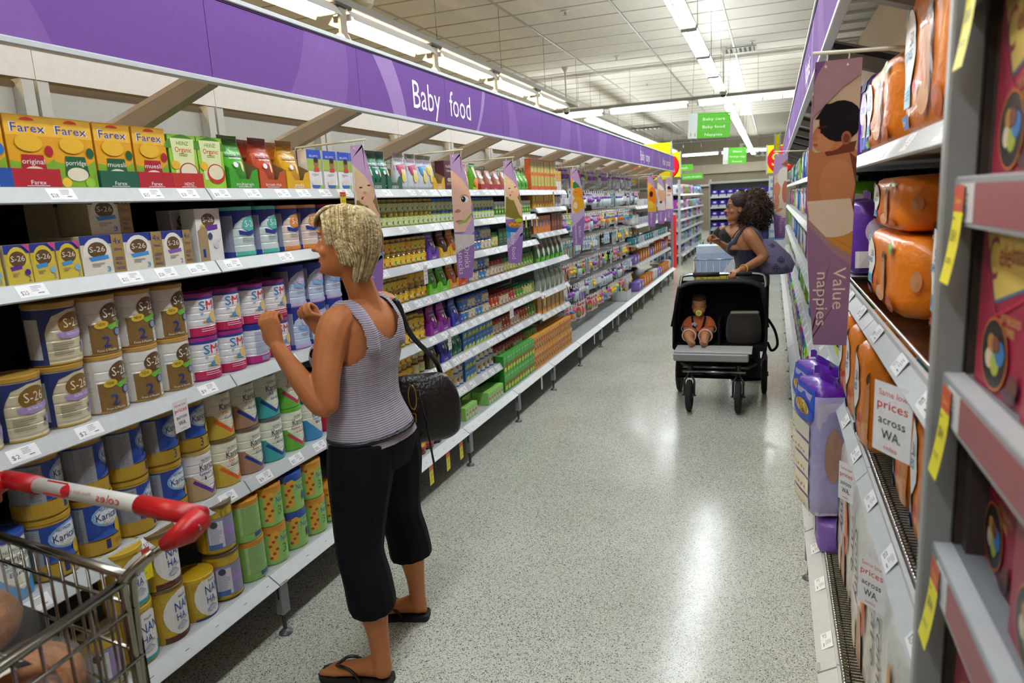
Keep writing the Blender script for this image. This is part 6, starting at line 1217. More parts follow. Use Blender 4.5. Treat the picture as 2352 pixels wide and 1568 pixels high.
# flags along the left shelves
def lf(y, z, kind, lab, w=.07, h=.11, txt='$1.21', tilt=-.55, rz=.12): promo((XF + .036, y, z - .012), LEFT + rz, lab, w, h, kind, bend=.0, txt=txt)
for y, z, kd, lab, w_, h_ in ((2.695, 1.65, 'y', 'yellow price flag on the top shelf left of the woman', .055, .075), (2.90, 1.65, 'y', 'yellow price flag on the top shelf behind the woman', .055, .075), (1.66, 1.006, 'w', 'white price flag reading across WA under the white and gold tins', .07, .10), (3.42, 1.262, 'w', 'white price flag on the third jar shelf', .06, .10), (3.66, .838, 'w', 'white price flag under the magenta trays', .06, .09), (4.72, .838, 'w', 'wide white price flag under the red lid jars', .12, .08), (3.26, .655, 'w', 'white price flag beside the black handbag', .06, .10),
      (4.9, 1.463, 'y', 'yellow price flag left of the baby food banner', .04, .09), (5.14, 1.463, 'y', 'first yellow price flag right of the baby food banner', .04, .08), (5.28, 1.463, 'w', 'small white price flag right of the baby food banner', .03, .075), (5.40, 1.463, 'y', 'second yellow price flag right of the baby food banner', .04, .08), (5.9, 1.65, 'y', 'yellow price flag under the orange biscuit boxes', .05, .1), (6.3, 1.507, 'y', 'yellow price flag under the navy milk tins', .05, .1), (5.52, .81, 'y', 'yellow price flag at the left of the biscuit bay', .05, .08), (6.2, .81, 'y', 'yellow price flag at the right of the biscuit bay', .05, .08)):
    lf(y, z, kd, lab, w_, h_)
for y, lab in ((3.17, 'first'), (3.38, 'second'), (3.56, 'third')): promo((XF + .108, y, .212), LEFT + .1, '%s yellow price flag hanging below the juice bottles' % lab, .058, .105, 'y', bend=0, txt='$1.85')
promo((XF + .108, 5.12, .212), LEFT + .1, 'small white price flag below the green savoury boxes', .05, .1, 'w', bend=0); promo((XF + .03, 1.43, .59), LEFT, 'yellow price flag behind the trolley basket', .085, .1, 'y', bend=0, txt='$2')
for y, lab in ((7.8, 'first'), (8.6, 'second'), (9.4, 'third'), (6.9, 'fourth')): promo((XF + .108, y, .212), LEFT + .1, 'white price flag on the empty base shelf, %s' % {'first': 'second from the left', 'second': 'third from the left', 'third': 'fourth from the left', 'fourth': 'leftmost'}[lab], .05, .1, 'w', bend=0)
promo((.205, 1.35, 1.197), RIGHT + .5, 'large white price flag under the upright orange packs', .10, .13, 'w', bend=0); promo((.205, 2.05, .79), RIGHT + .6, 'small white price flag above the clear nappy bags', .06, .11, 'w', bend=0); promo((.205, 1.50, .79), RIGHT + .7, 'white and red price flag over the clear nappy bags', .07, .11, 'w', bend=0); promo((.14, 1.75, .2), RIGHT + .2, 'white and red price flag on the right base shelf', .06, .09, 'w', bend=0)
# ================================================================ people
def cr(pts, n=5):
    """smooth curve through points of any dimension"""
    P_ = [pts[0]] + list(pts) + [pts[-1]]; out = []
    for i in range(1, len(P_) - 2):
        for k in range(n):
            t = k / n; a, b, c, d = P_[i - 1], P_[i], P_[i + 1], P_[i + 2]
            out.append(tuple(.5 * (2 * q + (r - p) * t + (2 * p - 5 * q + 4 * r - s) * t * t + (3 * q - p - 3 * r + s) * t ** 3) for p, q, r, s in zip(a, b, c, d)))
    out.append(tuple(pts[-1])); return out
def stem(g, pts, col='#fff', m='skin', n=12, k=5, cap=True):
    """tapered limb through (x, y, z, r)"""
    c = cr(pts, k); g.tube([p[:3] for p in c], [max(.003, p[3]) for p in c], col, m, n)
    if cap: g.ball(c[0][:3], c[0][3], col, m, 10, 6); g.ball(c[-1][:3], c[-1][3], col, m, 10, 6)
def oval(g, secs, fwd, col='#fff', m='skin', n=20, k=4, ex=2.3):
    """loft of level ellipses (x, y, z, half depth, half width), depth along fwd"""
    f = Vector((fwd[0], fwd[1], 0)).normalized(); s = Vector((-f.y, f.x, 0)); R_ = []
    for x, y, z, a, b in cr(secs, k):
        R_.append([(x + f.x * a * pw(cos(t), ex) + s.x * b * pw(sin(t), ex), y + f.y * a * pw(cos(t), ex) + s.y * b * pw(sin(t), ex), z) for t in [2 * pi * i / n for i in range(n)]])
    g.loft(R_, col, m)
def pw(v, e): return math.copysign(abs(v) ** (2 / e), v)
def fuse(g, voxel, name, col, m, smooth=4, keep=None, parent=None, **kw):
    me = g.mesh('tmp'); o = bpy.data.objects.new('tmp', me); COL.objects.link(o)
    r = o.modifiers.new('r', 'REMESH'); r.mode = 'VOXEL'; r.voxel_size = voxel; r.use_smooth_shade = True
    if smooth: s = o.modifiers.new('s', 'SMOOTH'); s.factor = .5; s.iterations = smooth
    dg = bpy.context.evaluated_depsgraph_get(); dg.update(); me2 = bpy.data.meshes.new_from_object(o.evaluated_get(dg)); bpy.data.objects.remove(o); bpy.data.meshes.remove(me)
    V = [v.co for v in me2.vertices]; F = [tuple(p.vertices) for p in me2.polygons]
    if keep: F = [f for f in F if keep(sum((V[i] for i in f), Vector()) / len(f))]
    used = sorted(set(i for f in F for i in f)); ix = {a: b for b, a in enumerate(used)}
    g2 = G(); g2.V = [tuple(V[i]) for i in used]; g2.F = [tuple(ix[i] for i in f) for f in F]; n = len(F)
    g2.C = [lin(col)] * n; g2.M = [m] * n; g2.S = [True] * n; bpy.data.meshes.remove(me2)
    if kw.pop('raw', False): return g2
    return g2.obj(name, parent=parent, **kw)
class Fr:      # a local frame: forward, left, up
    def __init__(s, o, f, u=(0, 0, 1), k=1.0):
        s.o = Vector(o); s.f = Vector(f).normalized(); s.l = Vector(u).cross(s.f).normalized(); s.u = s.f.cross(s.l); s.k = k
    def __call__(s, f, l, u, r=None):
        p = s.o + (s.f * f + s.l * l + s.u * u) * s.k
        return (p.x, p.y, p.z) if r is None else (p.x, p.y, p.z, r * s.k)
    def rot(s): return Matrix((s.f, s.l, s.u)).transposed()
HEADP = [(-.113, .050, .0, .020), (-.103, .078, -.01, .034), (-.085, .083, -.035, .048), (-.06, .080, -.058, .058), (-.035, .082, -.076, .064), (-.01, .083, -.088, .069), (.015, .080, -.096, .072), (.04, .083, -.100, .074), (.065, .079, -.098, .072), (.088, .064, -.088, .062), (.105, .038, -.062, .044), (.113, .01, -.03, .02)]
def head(g, H, grow=0, zmin=-9):
    R_ = []
    for z, f, b, w in cr(HEADP, 2):
        if z < zmin: continue
        a, c = (f - b) / 2 + grow, (f + b) / 2
        R_.append([H(c + a * cos(t), (w + grow) * sin(t), z + (grow if z > .08 else 0)) for t in [2 * pi * i / 20 for i in range(20)]])
    g.loft(R_, '#fff', 'skin')
def face(g, H):
    r = H.rot(); k = H.k
    def b(f, l, u, rf, rl, ru): g.ball(H(f, l, u), (rf * k, rl * k, ru * k), '#fff', 'skin', 10, 7, r)
    g.loft([[H(.070, -.010, .030), H(.086, 0, .026), H(.070, .010, .030)], [H(.075, -.012, .0), H(.100, 0, -.004), H(.075, .012, .0)], [H(.075, -.017, -.022), H(.115, 0, -.028), H(.075, .017, -.022)], [H(.075, -.015, -.036), H(.095, 0, -.039), H(.075, .015, -.036)]], '#fff', 'skin')
    b(.108, 0, -.028, .012, .010, .009); b(.088, .012, -.031, .011, .007, .007); b(.088, -.012, -.031, .011, .007, .007)
    b(.080, 0, -.055, .013, .022, .0055); b(.079, 0, -.067, .012, .018, .006); b(.072, 0, -.096, .018, .022, .014)
    b(.072, .030, .034, .014, .024, .007); b(.072, -.030, .034, .014, .024, .007); b(.055, .042, -.03, .02, .018, .02); b(.055, -.042, -.03, .02, .018, .02)
    for s in (1, -1): b(-.008, s * .072, -.012, .017, .006, .030); b(-.006, s * .076, -.034, .009, .006, .012)
def eyes(H, root, iris='#4A5A5A', closed=False):
    for s in (1, -1):
        g = G(); k = H.k; r = H.rot()
        if not closed:
            g.ball(H(.066, s * .031, .012), .0115 * k, '#E8E4E0', 'glassy', 12, 8); g.ball(H(.0735, s * .031, .012), .0052 * k, iris, 'glassy', 10, 6)
        g.ball(H(.068, s * .031, .017), (.012 * k, .014 * k, .006 * k), '#B98468', 'skin', 10, 6, r); g.ball(H(.0735, s * .031, .0145 if not closed else .009), (.0065 * k, .013 * k, .0014 * k), '#4A3426', 'skin', 10, 5, r)
        g.obj('eye', root)
        g = G(); pts = [H(.083, s * .014, .030), H(.085, s * .030, .037), H(.074, s * .048, .031)]; g.tube(pts, [.0018 * k, .0024 * k, .001 * k], '#6A5238', 'hair', 6); g.obj('eyebrow', root)
def lips(H, root, c='#B0625A'):
    g = G(); r = H.rot(); k = H.k; g.ball(H(.0845, 0, -.0553), (.0095 * k, .020 * k, .0042 * k), c, 'skin', 10, 6, r); g.ball(H(.083, 0, -.0668), (.009 * k, .016 * k, .005 * k), c, 'skin', 10, 6, r); g.obj('lips', root)
def hand(g, W, dirv, palm, side, curl=1.0, k=1.0):
    """W wrist; dirv along the palm; palm = way the palm faces; side = thumb side"""
    d = Vector(dirv).normalized(); p = (Vector(palm) - d * Vector(palm).dot(d)).normalized(); t = Vector(side); t = (t - d * t.dot(d) - p * t.dot(p)).normalized(); W = Vector(W)
    def at(a, b, c): return tuple(W + (d * a + t * b + p * c) * k)
    g.loft([[at(x, b + w * cos(q), .003 + h * sin(q)) for q in [2 * pi * i / 12 for i in range(12)]] for x, b, w, h in ((-.01, 0, .024, .018), (.02, .0, .030, .017), (.05, .0, .038, .015), (.075, .0, .039, .013), (.088, 0, .036, .010))], '#fff', 'skin')
    for i, (b, L, r) in enumerate(((.029, .070, .0088), (.010, .078, .0092), (-.009, .072, .0088), (-.027, .058, .0078))):
        a0, l1, l2, l3 = .082, L * .48, L * .3, L * .24; A = 0; x, c = a0 - .012, .002; pts = [(*at(x, b, c), r * k * 1.05), (*at(a0, b, c), r * k * 1.08)]; x = a0
        for l, an in ((l1, .85 + .06 * i), (l2, 1.25), (l3, .9)):
            A += an * curl; x += l * cos(A); c += l * sin(A); pts.append((*at(x, b * (1 - .1 * curl), c), r * k * (.98 if l is l1 else .9)))
        stem(g, pts, k=3, n=8)
    th = [(*at(.012, .024, .004), .012 * k), (*at(.038, .042, .012 + .01 * curl), .0112 * k), (*at(.062, .040 - .012 * curl, .020 + .020 * curl), .0098 * k), (*at(.080 - .01 * curl, .030 - .024 * curl, .022 + .026 * curl), .0086 * k)]
    stem(g, th, k=3, n=8)
stripe = mk('stripe', .85, namt=0, sheen=.2)
def _st():
    nt = stripe.node_tree; b = nt.nodes['Principled BSDF']; tc = nt.nodes['Texture Coordinate']; wv = nt.nodes.new('ShaderNodeTexWave'); wv.bands_direction = 'Z'; wv.inputs['Scale'].default_value = 46; wv.inputs['Distortion'].default_value = 1.6; wv.inputs['Detail'].default_value = 1; wv.inputs['Detail Scale'].default_value = .4
    nt.links.new(tc.outputs['Object'], wv.inputs[0]); rp = nt.nodes.new('ShaderNodeMapRange'); rp.inputs[3].default_value = .62; rp.inputs[4].default_value = 1.15; nt.links.new(wv.outputs['Fac'], rp.inputs[0])
    sc = nt.nodes.new('ShaderNodeVectorMath'); sc.operation = 'SCALE'; at = nt.nodes['Attribute']; nt.links.new(at.outputs[0], sc.inputs[0]); nt.links.new(rp.outputs[0], sc.inputs['Scale']); nt.links.new(sc.outputs[0], b.inputs['Base Color'])
    bp = nt.nodes.new('ShaderNodeBump'); bp.inputs['Strength'].default_value = .35; bp.inputs['Distance'].default_value = .004; nt.links.new(wv.outputs['Fac'], bp.inputs['Height']); nt.links.new(bp.outputs[0], b.inputs['Normal'])
_st()
def locks(g, H, items, col, m='hair', n=6):
    for pts, r in items: c = cr([H(*p) for p in pts], 4); N = len(c) - 1; g.tube(c, [max(.0015, r * H.k * (1 - .75 * (i / N) ** 2) * (.55 + .45 * min(1, i / N * 4))) for i in range(N + 1)], col, m, n)
# ---- the woman in front
def woman():
    root = empty('person', (-1.28, 1.97, 0), label='woman with short blonde hair in grey striped vest, facing the left shelves, fists raised', cat='person')
    O = Matrix.Translation((1.28, -1.97, 0)); F = (-1, .03)
    TOR = [(-1.262, 1.985, .70, .09, .13), (-1.262, 1.985, .77, .112, .168), (-1.268, 1.985, .84, .108, .163), (-1.282, 1.985, .92, .092, .138), (-1.29, 1.99, .99, .094, .134), (-1.295, 1.995, 1.06, .108, .142), (-1.292, 2.0, 1.13, .112, .148), (-1.284, 2.005, 1.19, .096, .150), (-1.277, 2.01, 1.232, .07, .125), (-1.272, 2.01, 1.262, .05, .075)]
    g = G(); oval(g, TOR, F)
    for s in (-1, 1): g.ball((-1.372, 1.99 + s * .062, 1.085), (.052, .056, .056), '#fff')
    stem(g, [(-1.262, 2.012, 1.22, .062), (-1.262, 2.005, 1.275, .050), (-1.270, 1.99, 1.335, .048), (-1.275, 1.98, 1.39, .052)], k=4)
    H = Fr((-1.288, 1.965, 1.452), (-.965, -.20, .10), k=.955); head(g, H); face(g, H)
    aN = [(-1.275, 1.90, 1.222, .045), (-1.283, 1.858, 1.20, .054), (-1.290, 1.825, 1.13, .050), (-1.288, 1.79, 1.045, .044), (-1.284, 1.772, .968, .037), (-1.315, 1.765, .985, .037), (-1.365, 1.757, 1.06, .034), (-1.41, 1.748, 1.135, .025), (-1.42, 1.746, 1.155, .023)]
    stem(g, aN, k=4); hand(g, (-1.424, 1.745, 1.162), (-.25, .0, .95), (-.15, .95, .1), (-.9, .1, -.1), 1.0, .96)
    aF = [(-1.275, 2.12, 1.232, .045), (-1.275, 2.165, 1.21, .052), (-1.285, 2.19, 1.13, .047), (-1.30, 2.20, 1.04, .042), (-1.315, 2.19, .985, .036), (-1.36, 2.16, 1.01, .036), (-1.43, 2.11, 1.075, .031), (-1.478, 2.075, 1.13, .024), (-1.487, 2.068, 1.143, .022)]
    stem(g, aF, k=4); hand(g, (-1.492, 2.064, 1.148), (-.35, -.1, .9), (.1, -.95, .1), (.85, .1, .2), 1.05, .94)
    LN = [(-1.262, 1.905, .80, .098), (-1.262, 1.885, .70, .096), (-1.262, 1.862, .60, .080), (-1.262, 1.845, .50, .064), (-1.255, 1.832, .44, .056), (-1.232, 1.822, .36, .054), (-1.218, 1.815, .28, .050), (-1.205, 1.808, .18, .036), (-1.196, 1.803, .10, .031), (-1.196, 1.802, .055, .034)]
    LF = [(-1.262, 2.065, .80, .098), (-1.258, 2.085, .70, .096), (-1.262, 2.105, .60, .080), (-1.272, 2.125, .50, .063), (-1.272, 2.135, .44, .056), (-1.262, 2.15, .36, .053), (-1.258, 2.16, .28, .050), (-1.256, 2.172, .18, .036), (-1.258, 2.18, .10, .031), (-1.258, 2.18, .055, .034)]
    stem(g, LN); stem(g, LF)
    for (hx, hy), (tx, ty) in (((-1.182, 1.806), (-1.392, 1.782)), ((-1.236, 2.186), (-1.435, 2.135))):
        d = Vector((tx - hx, ty - hy, 0)); L = d.length; d.normalize(); s = Vector((-d.y, d.x, 0))
        R_ = [[(hx + d.x * a + s.x * w * cos(q), hy + d.y * a + s.y * w * cos(q), .022 + max(0, h * (1 + sin(q)) / 2)) for q in [2 * pi * i / 14 for i in range(14)]] for a, w, h in ((-.008, .014, .03), (.0, .026, .052), (.03, .030, .075), (.06, .030, .070), (.10, .032, .052), (.14, .038, .038), (.17, .040, .028), (.19, .038, .022))]
        g.loft(R_, '#fff', 'skin')
        for i, (o_, l_, r_) in enumerate(((-.026, .052, .0125), (-.007, .044, .0088), (.008, .038, .0085), (.021, .031, .008), (.032, .024, .0075))):
            sg = 1 if hy < 2 else -1      # big toes towards each other
            q = o_ * -sg; b0 = Vector((hx, hy, 0)) + d * .175 + s * q; b1 = b0 + d * (l_ * .95 - .0); stem(g, [(b0.x, b0.y, .034, r_), ((b0.x + b1.x) / 2, (b0.y + b1.y) / 2, .034, r_), (b1.x, b1.y, .032, r_ * .95)], k=2, n=8)
    g.xf(O)
    body = fuse(g, .0042, 'body', '#B87446', 'skin', 3, parent=root)
    HL = Fr(O @ H.o, H.f, H.u, H.k); eyes(HL, root); lips(HL, root)
    # vest: shell of the torso cut at neck and armholes
    g = G(); grow = [(x, y, z, a + .011, b + .011) for x, y, z, a, b in TOR[1:]]; grow[0] = (-1.262, 1.985, .79, .128, .184); oval(g, grow, F)
    for s in (-1, 1): g.ball((-1.374, 1.99 + s * .060, 1.085), (.062, .062, .062), '#fff')
    for s in (-1, 1): stem(g, [(-1.36, 2.0 + s * .085, 1.13, .032), (-1.33, 2.005 + s * .088, 1.20, .034), (-1.275, 2.01 + s * .092, 1.245, .036), (-1.215, 2.005 + s * .088, 1.19, .034), (-1.195, 2.0 + s * .085, 1.12, .03)], k=4, n=10)
    g.xf(O)
    def kv(c):
        x, y, z = c.x - 1.28, c.y + 1.97, c.z; t = y - 2.005; back = x > -1.275
        if z < .80: return False
        nk = 1.135 if back else 1.15; w_ = .075 - .03 * max(0, min(1, (nk + .06 - z) / .06))
        if z > nk + (abs(t) / .075) ** 2 * .055 and abs(t) < .078: return False
        if abs(t) > .118 - .0 and z > 1.075 + (.0 if back else .01): return abs(t) < .118 + max(0, (1.10 - z)) * 1.2
        return z < 1.275
    fuse(g, .0045, 'vest', '#A39CAA', 'stripe', 5, kv, root)
    # cropped jeans
    g = G(); oval(g, [(-1.262, 1.985, .70, .105, .15), (-1.262, 1.985, .77, .124, .180), (-1.265, 1.985, .835, .119, .174)], F)
    def leg(L, side):
        out = []
        for x, y, z, r in L:
            if z < .26: break
            k_ = (.012 if z > .6 else .014 + (.6 - z) * .05); out.append((x, y, z, r + k_))
        out.append((out[-1][0] + .002, out[-1][1], .262, .070)); return out
    for L in (LN, LF): stem(g, leg(L, 0), cap=False)
    g.xf(O); fuse(g, .005, 'jeans', '#08080F', 'black', 3, lambda c: c.z > .258 and c.z < .842, root)
    for L in (LN, LF):
        q = [p for p in L if p[2] < .29][0]; g = G(); g.tube([(q[0] + 1.28 + .0705 * cos(a), q[1] - 1.97 + .0705 * sin(a), .282) for a in [i * pi / 10 for i in range(21)]], .0011, '#8A7A60', 'cloth', 4, caps=False); g.obj('hem_stitch', root)
    g = G(); g.tube([(-1.265 + 1.28 + .124 * cos(a), .015 + .180 * sin(a), .826) for a in [i * pi / 16 for i in range(33)]], .008, '#15151C', 'leather', 6, caps=False); g.obj('belt', root)
    # hair: cap with overlapping strands, parted on the near side
    g = G(); hr = G(); rnd = random.Random(3); K = []
    R_ = []
    for z, f, b, w_ in cr(HEADP, 2):
        if z < -.07: continue
        fr = (-.005 if z < .0 else .02 if z < .035 else .052 if z < .06 else f + .004); fr = min(fr, f + .012); bb = b - .014 - .006 * sin(max(0, z) * 25); a, c = (fr - bb) / 2, (fr + bb) / 2; gz = z + (.014 if z > .08 else 0)
        R_.append([H(c + a * cos(t), (w_ + .012) * sin(t) * (1 if cos(t) < .75 else .9), gz) for t in [2 * pi * i / 24 for i in range(24)]])
    g.loft(R_, '#fff', 'hair'); g.xf(O); HR = fuse(g, .006, 'hair', '#B7A377', 'hair', 6, None, root)
    cols = ('#C9B88C', '#B5A074', '#A08A5C', '#D6C8A2', '#8F7A4E'); HL2 = HL
    for ci, cc_ in enumerate(cols):
        g = G(); L = []
        for i in range(26):      # top strands swept to both sides from the parting
            s0 = rnd.uniform(-.075, .06); sd = 1 if rnd.random() < .55 else -1; x0 = .035 * 1
            zt = .128 - abs(s0 - -.01) ** 2 * 6
            L.append(([(s0, .02, zt), (s0 - .006, .02 + sd * .04, zt - .010 - (.012 if sd < 0 else 0)), (s0 - .014, (.075 if sd > 0 else -.055) + 0, .075), (s0 - .022 + rnd.uniform(-.01, .01), .085 * sd, .03), (s0 - .03, .083 * sd, -.005 - .03 * rnd.random() * (s0 < 0))], .0075))
        for i in range(16):      # fringe swept forward
            l = rnd.uniform(-.05, .055); L.append(([(-.01, l * .7 + .01, .126), (.04, l, .117), (.072, l * 1.05, .092), (.086, l * 1.1 - .005, .068), (.086, l * 1.15 - .01, .050)], .0065))
        for i in range(30):      # back and nape
            l = rnd.uniform(-.075, .075); q = (1 - (l / .09) ** 2) ** .5; L.append(([(-.05, l * .6, .122), (-.095 * q - .01, l, .085), (-.118 * q, l * 1.05, .03), (-.114 * q, l * 1.0, -.03), (-.088 * q - .005, l * .85, -.078 - .02 * rnd.random()), (-.070 * q - .012, l * .8, -.105 - .02 * rnd.random())], .0075))
        for i in range(8):
            u = rnd.uniform(-.06, -.0); L.append(([(u + .02, .076, .05), (u + .012, .084, .01), (u - .004, .084, -.02), (u - .014, .078, -.05 - .02 * rnd.random())], .006)); L.append(([(u + .02, -.076, .05), (u + .012, -.084, .01), (u - .004, -.084, -.02), (u - .014, -.078, -.05)], .006))
        locks(g, HL2, L, cc_); g.obj('hair_strands', root, kind='stuff')
    # sandals
    for (hx, hy), (tx, ty) in (((-1.182, 1.806), (-1.392, 1.782)), ((-1.236, 2.186), (-1.435, 2.135))):
        d = Vector((tx - hx, ty - hy, 0)).normalized(); s = Vector((-d.y, d.x, 0)); o_ = Vector((hx + 1.28, hy - 1.97, 0)); g = G()
        ol = [(-.018, .022), (-.01, .034), (.04, .036), (.10, .034), (.15, .043), (.19, .046), (.225, .040), (.243, .022)]
        up = [tuple(o_ + d * a + s * w) for a, w in ol] + [tuple(o_ + d * a - s * w) for a, w in ol[::-1]]; n = len(up)
        g.add([(x, y, .0015) for x, y, z in up] + [(x, y, .022) for x, y, z in up], [tuple(range(n))[::-1], tuple(range(n, 2 * n))] + [(i, (i + 1) % n, n + (i + 1) % n, n + i) for i in range(n)], '#1C1614', 'rubber'); so = g.obj('sandal_sole', root)
        g = G(); t_ = o_ + d * .185
        for sd in (1, -1):
            c = cr([tuple(t_ + Vector((0, 0, .045))), tuple(o_ + d * .15 + s * sd * .026 + Vector((0, 0, .064))), tuple(o_ + d * .11 + s * sd * .035 + Vector((0, 0, .055))), tuple(o_ + d * .08 + s * sd * .037 + Vector((0, 0, .022)))], 4); g.tube(c, .0052, '#17110F', 'leather', 8)
        g.tube([tuple(t_ + Vector((0, 0, .046))), tuple(t_ + Vector((0, 0, .02)))], .004, '#17110F', 'leather', 6); g.obj('sandal_strap', root)
    return root
woman()
r = empty('handbag', (-1.215, 2.26, .70), label='black leather handbag with gold clasp hanging behind the blonde woman', cat='bag')
g = G(); B_ = [(0, 0, 0, .045, .10), (0, 0, .03, .060, .135), (0, 0, .12, .062, .145), (0, 0, .19, .05, .13), (0, 0, .235, .03, .10), (0, 0, .25, .012, .07)]; oval(g, B_, (-.55, .85), '#fff', 'leather', 24, 4, 3.2); fuse(g, .006, 'bag_body', '#100E0F', 'leather', 2, None, r)
g = G(); g.tube(cr([(-.05, -.06, .22), (-.07, -.11, .33), (-.04, -.13, .45), (.0, -.13, .545), (.03, -.10, .42), (.05, .03, .30), (.05, .08, .22)], 5), .010, '#131011', 'leather', 8); g.obj('strap', r)
g = G(); g.tube([(.02 + .016 * cos(a), -.105, .19 + .045 * sin(a)) for a in [i * pi / 8 for i in range(17)]], .0028, '#B8924A', 'chrome', 6, caps=False); g.obj('ring', r)
g = G(); g.cbox(.01, .035, -.118, -.108, .10, .135, '#B8924A', 'chrome', .002); g.obj('clasp', r)
g = G(); g.tube(cr([(.03, -.07, .20), (.06, -.09, .1), (.07, -.085, -.02), (.075, -.08, -.08)], 4), .004, '#131011', 'leather', 6); g.obj('tassel', r)
# ---- woman behind the pram
def woman2():
    X0, Y0_ = -.16, 6.16; root = empty('person', (X0, Y0_, 0), label='woman with bushy dark curly hair and glasses, navy vest, pushing the black pram', cat='person'); O = Matrix.Translation((-X0, -Y0_, 0)); F = (-.97, -.22)
    g = G(); T_ = [(-.15, 6.16, .78, .11, .17), (-.15, 6.16, .86, .12, .175), (-.17, 6.16, .96, .10, .145), (-.185, 6.16, 1.05, .105, .14), (-.19, 6.16, 1.14, .115, .148), (-.185, 6.16, 1.20, .10, .15), (-.18, 6.16, 1.245, .07, .12), (-.18, 6.16, 1.27, .05, .07)]; oval(g, T_, F)
    for s in (-1, 1): g.ball((-.275 + s * .012, 6.155 + s * .06, 1.10), .055, '#fff')
    stem(g, [(-.18, 6.16, 1.23, .058), (-.195, 6.155, 1.29, .048), (-.215, 6.15, 1.36, .05)]); H = Fr((-.265, 6.13, 1.425), (-.97, -.24, .02), k=.95); head(g, H); face(g, H)
    stem(g, [(-.175, 6.06, 1.225, .048), (-.165, 6.01, 1.20, .055), (-.11, 5.99, 1.12, .050), (-.065, 5.975, 1.05, .044), (-.075, 5.955, 1.02, .039), (-.14, 5.89, .985, .035), (-.21, 5.80, .955, .026), (-.232, 5.775, .95, .023)], k=4); hand(g, (-.238, 5.768, .953), (-.35, -.6, -.1), (0, .1, -1), (-.7, .4, 0), .9, .95)
    stem(g, [(-.19, 6.27, 1.225, .047), (-.20, 6.30, 1.18, .05), (-.25, 6.31, 1.10, .045), (-.29, 6.30, 1.05, .04), (-.34, 6.27, 1.08, .036), (-.40, 6.22, 1.13, .025), (-.415, 6.21, 1.14, .022)], k=4); hand(g, (-.42, 6.205, 1.145), (-.6, -.3, .5), (.2, -.5, -.8), (-.2, -.6, .6), .8, .95)
    for s in (-1, 1): stem(g, [(-.15, 6.16 + s * .085, .82, .10), (-.16, 6.16 + s * .09, .6, .08), (-.15, 6.16 + s * .09, .42, .055), (-.14, 6.16 + s * .1, .2, .042), (-.13, 6.16 + s * .1, .08, .034), (-.17, 6.16 + s * .1, .045, .034), (-.24, 6.15 + s * .1, .03, .028)], k=4)
    g.xf(O); fuse(g, .005, 'body', '#A8714E', 'skin', 3, parent=root); HL = Fr(O @ H.o, H.f, H.u, H.k); eyes(HL, root); lips(HL, root, '#9A5048')
    g = G(); oval(g, [(x, y, z, a + .012, b + .012) for x, y, z, a, b in T_], F)
    for s in (-1, 1): g.ball((-.277 + s * .012, 6.155 + s * .06, 1.10), .064, '#fff')
    for s in (-1, 1): stem(g, [(-.25, 6.16 + s * .08, 1.15, .03), (-.22, 6.16 + s * .085, 1.22, .032), (-.18, 6.16 + s * .09, 1.255, .034), (-.12, 6.16 + s * .085, 1.21, .034), (-.09, 6.16 + s * .08, 1.14, .03)], k=4, n=10)
    g.xf(O)
    def kv(c):
        t = c.y
        if c.z > 1.17 + abs(t) * .3 and abs(t) < .07: return False
        return not (abs(t) > .115 and c.z > 1.09)
    fuse(g, .006, 'vest', '#171530', 'cloth', 4, kv, root)
    g = G(); oval(g, [(-.15, 6.16, .74, .12, .18), (-.15, 6.16, .80, .132, .19), (-.15, 6.16, .87, .13, .186)], F)
    for s in (-1, 1): stem(g, [(-.15, 6.16 + s * .088, .80, .112), (-.16, 6.16 + s * .09, .6, .095), (-.15, 6.16 + s * .09, .42, .072), (-.14, 6.16 + s * .1, .2, .06), (-.13, 6.16 + s * .1, .1, .058)], k=4, cap=False)
    g.xf(O); fuse(g, .007, 'trousers', '#12121A', 'cloth', 2, None, root)
    for s in (-1, 1): g = G(); oval(g, [(-.185, 6.155 + s * .1, .002, .125, .045), (-.185, 6.155 + s * .1, .03, .13, .048), (-.17, 6.155 + s * .1, .07, .09, .042)], F, '#15151A', 'leather', 14, 2); g.xf(O); g.obj('shoe', root)
    # bushy curls
    g = G(); rnd = random.Random(8); c0 = Vector((-.14, 6.17, 1.40)) - Vector((X0, Y0_, 0)); g.ball(c0, (.125, .135, .165), '#2C1C14', 'hair', 20, 14); g.ball(HL(-.02, 0, .05), (.092, .085, .088), '#2C1C14', 'hair', 16, 10, H.rot())
    g.obj('hair', root)
    for cc_ in ('#2A1A12', '#3A2418', '#4E3322'):
        g = G()
        for i in range(330):
            if i < 250:
                a, e = rnd.uniform(0, 2 * pi), math.asin(rnd.uniform(-1, 1)); n_ = Vector((cos(a) * cos(e), sin(a) * cos(e), sin(e))); p = c0 + Vector((n_.x * .118, n_.y * .13, n_.z * .16)); 
                if HL.f.dot(p - HL.o) > .02: continue
            else:
                a = rnd.uniform(-.6, 2 * pi - 2.6) + 1.6; e = rnd.uniform(.15, 1.5); n_ = Vector((cos(a) * cos(e), sin(a) * cos(e), sin(e))); p = HL.o + HL.f * (-.02 + n_.x * .085) + HL.l * n_.y * .082 + HL.u * (.035 + n_.z * .085)
                if n_.x > .75 and n_.z < .6: continue
            u_ = n_.orthogonal().normalized(); v_ = n_.cross(u_); L = rnd.uniform(.03, .05); ph = rnd.uniform(0, 6); pts = []
            for k_ in range(9): t = k_ / 8; q = p + n_ * (L * t) + (u_ * cos(ph + t * 9) + v_ * sin(ph + t * 9)) * .010 + Vector((0, 0, -.02 * t)); pts.append(q)
            g.tube(pts, [.0042 * (1 - .6 * k_ / 8) for k_ in range(9)], cc_, 'hair', 4, caps=False)
        g.obj('curls', root, kind='stuff')
    g = G()
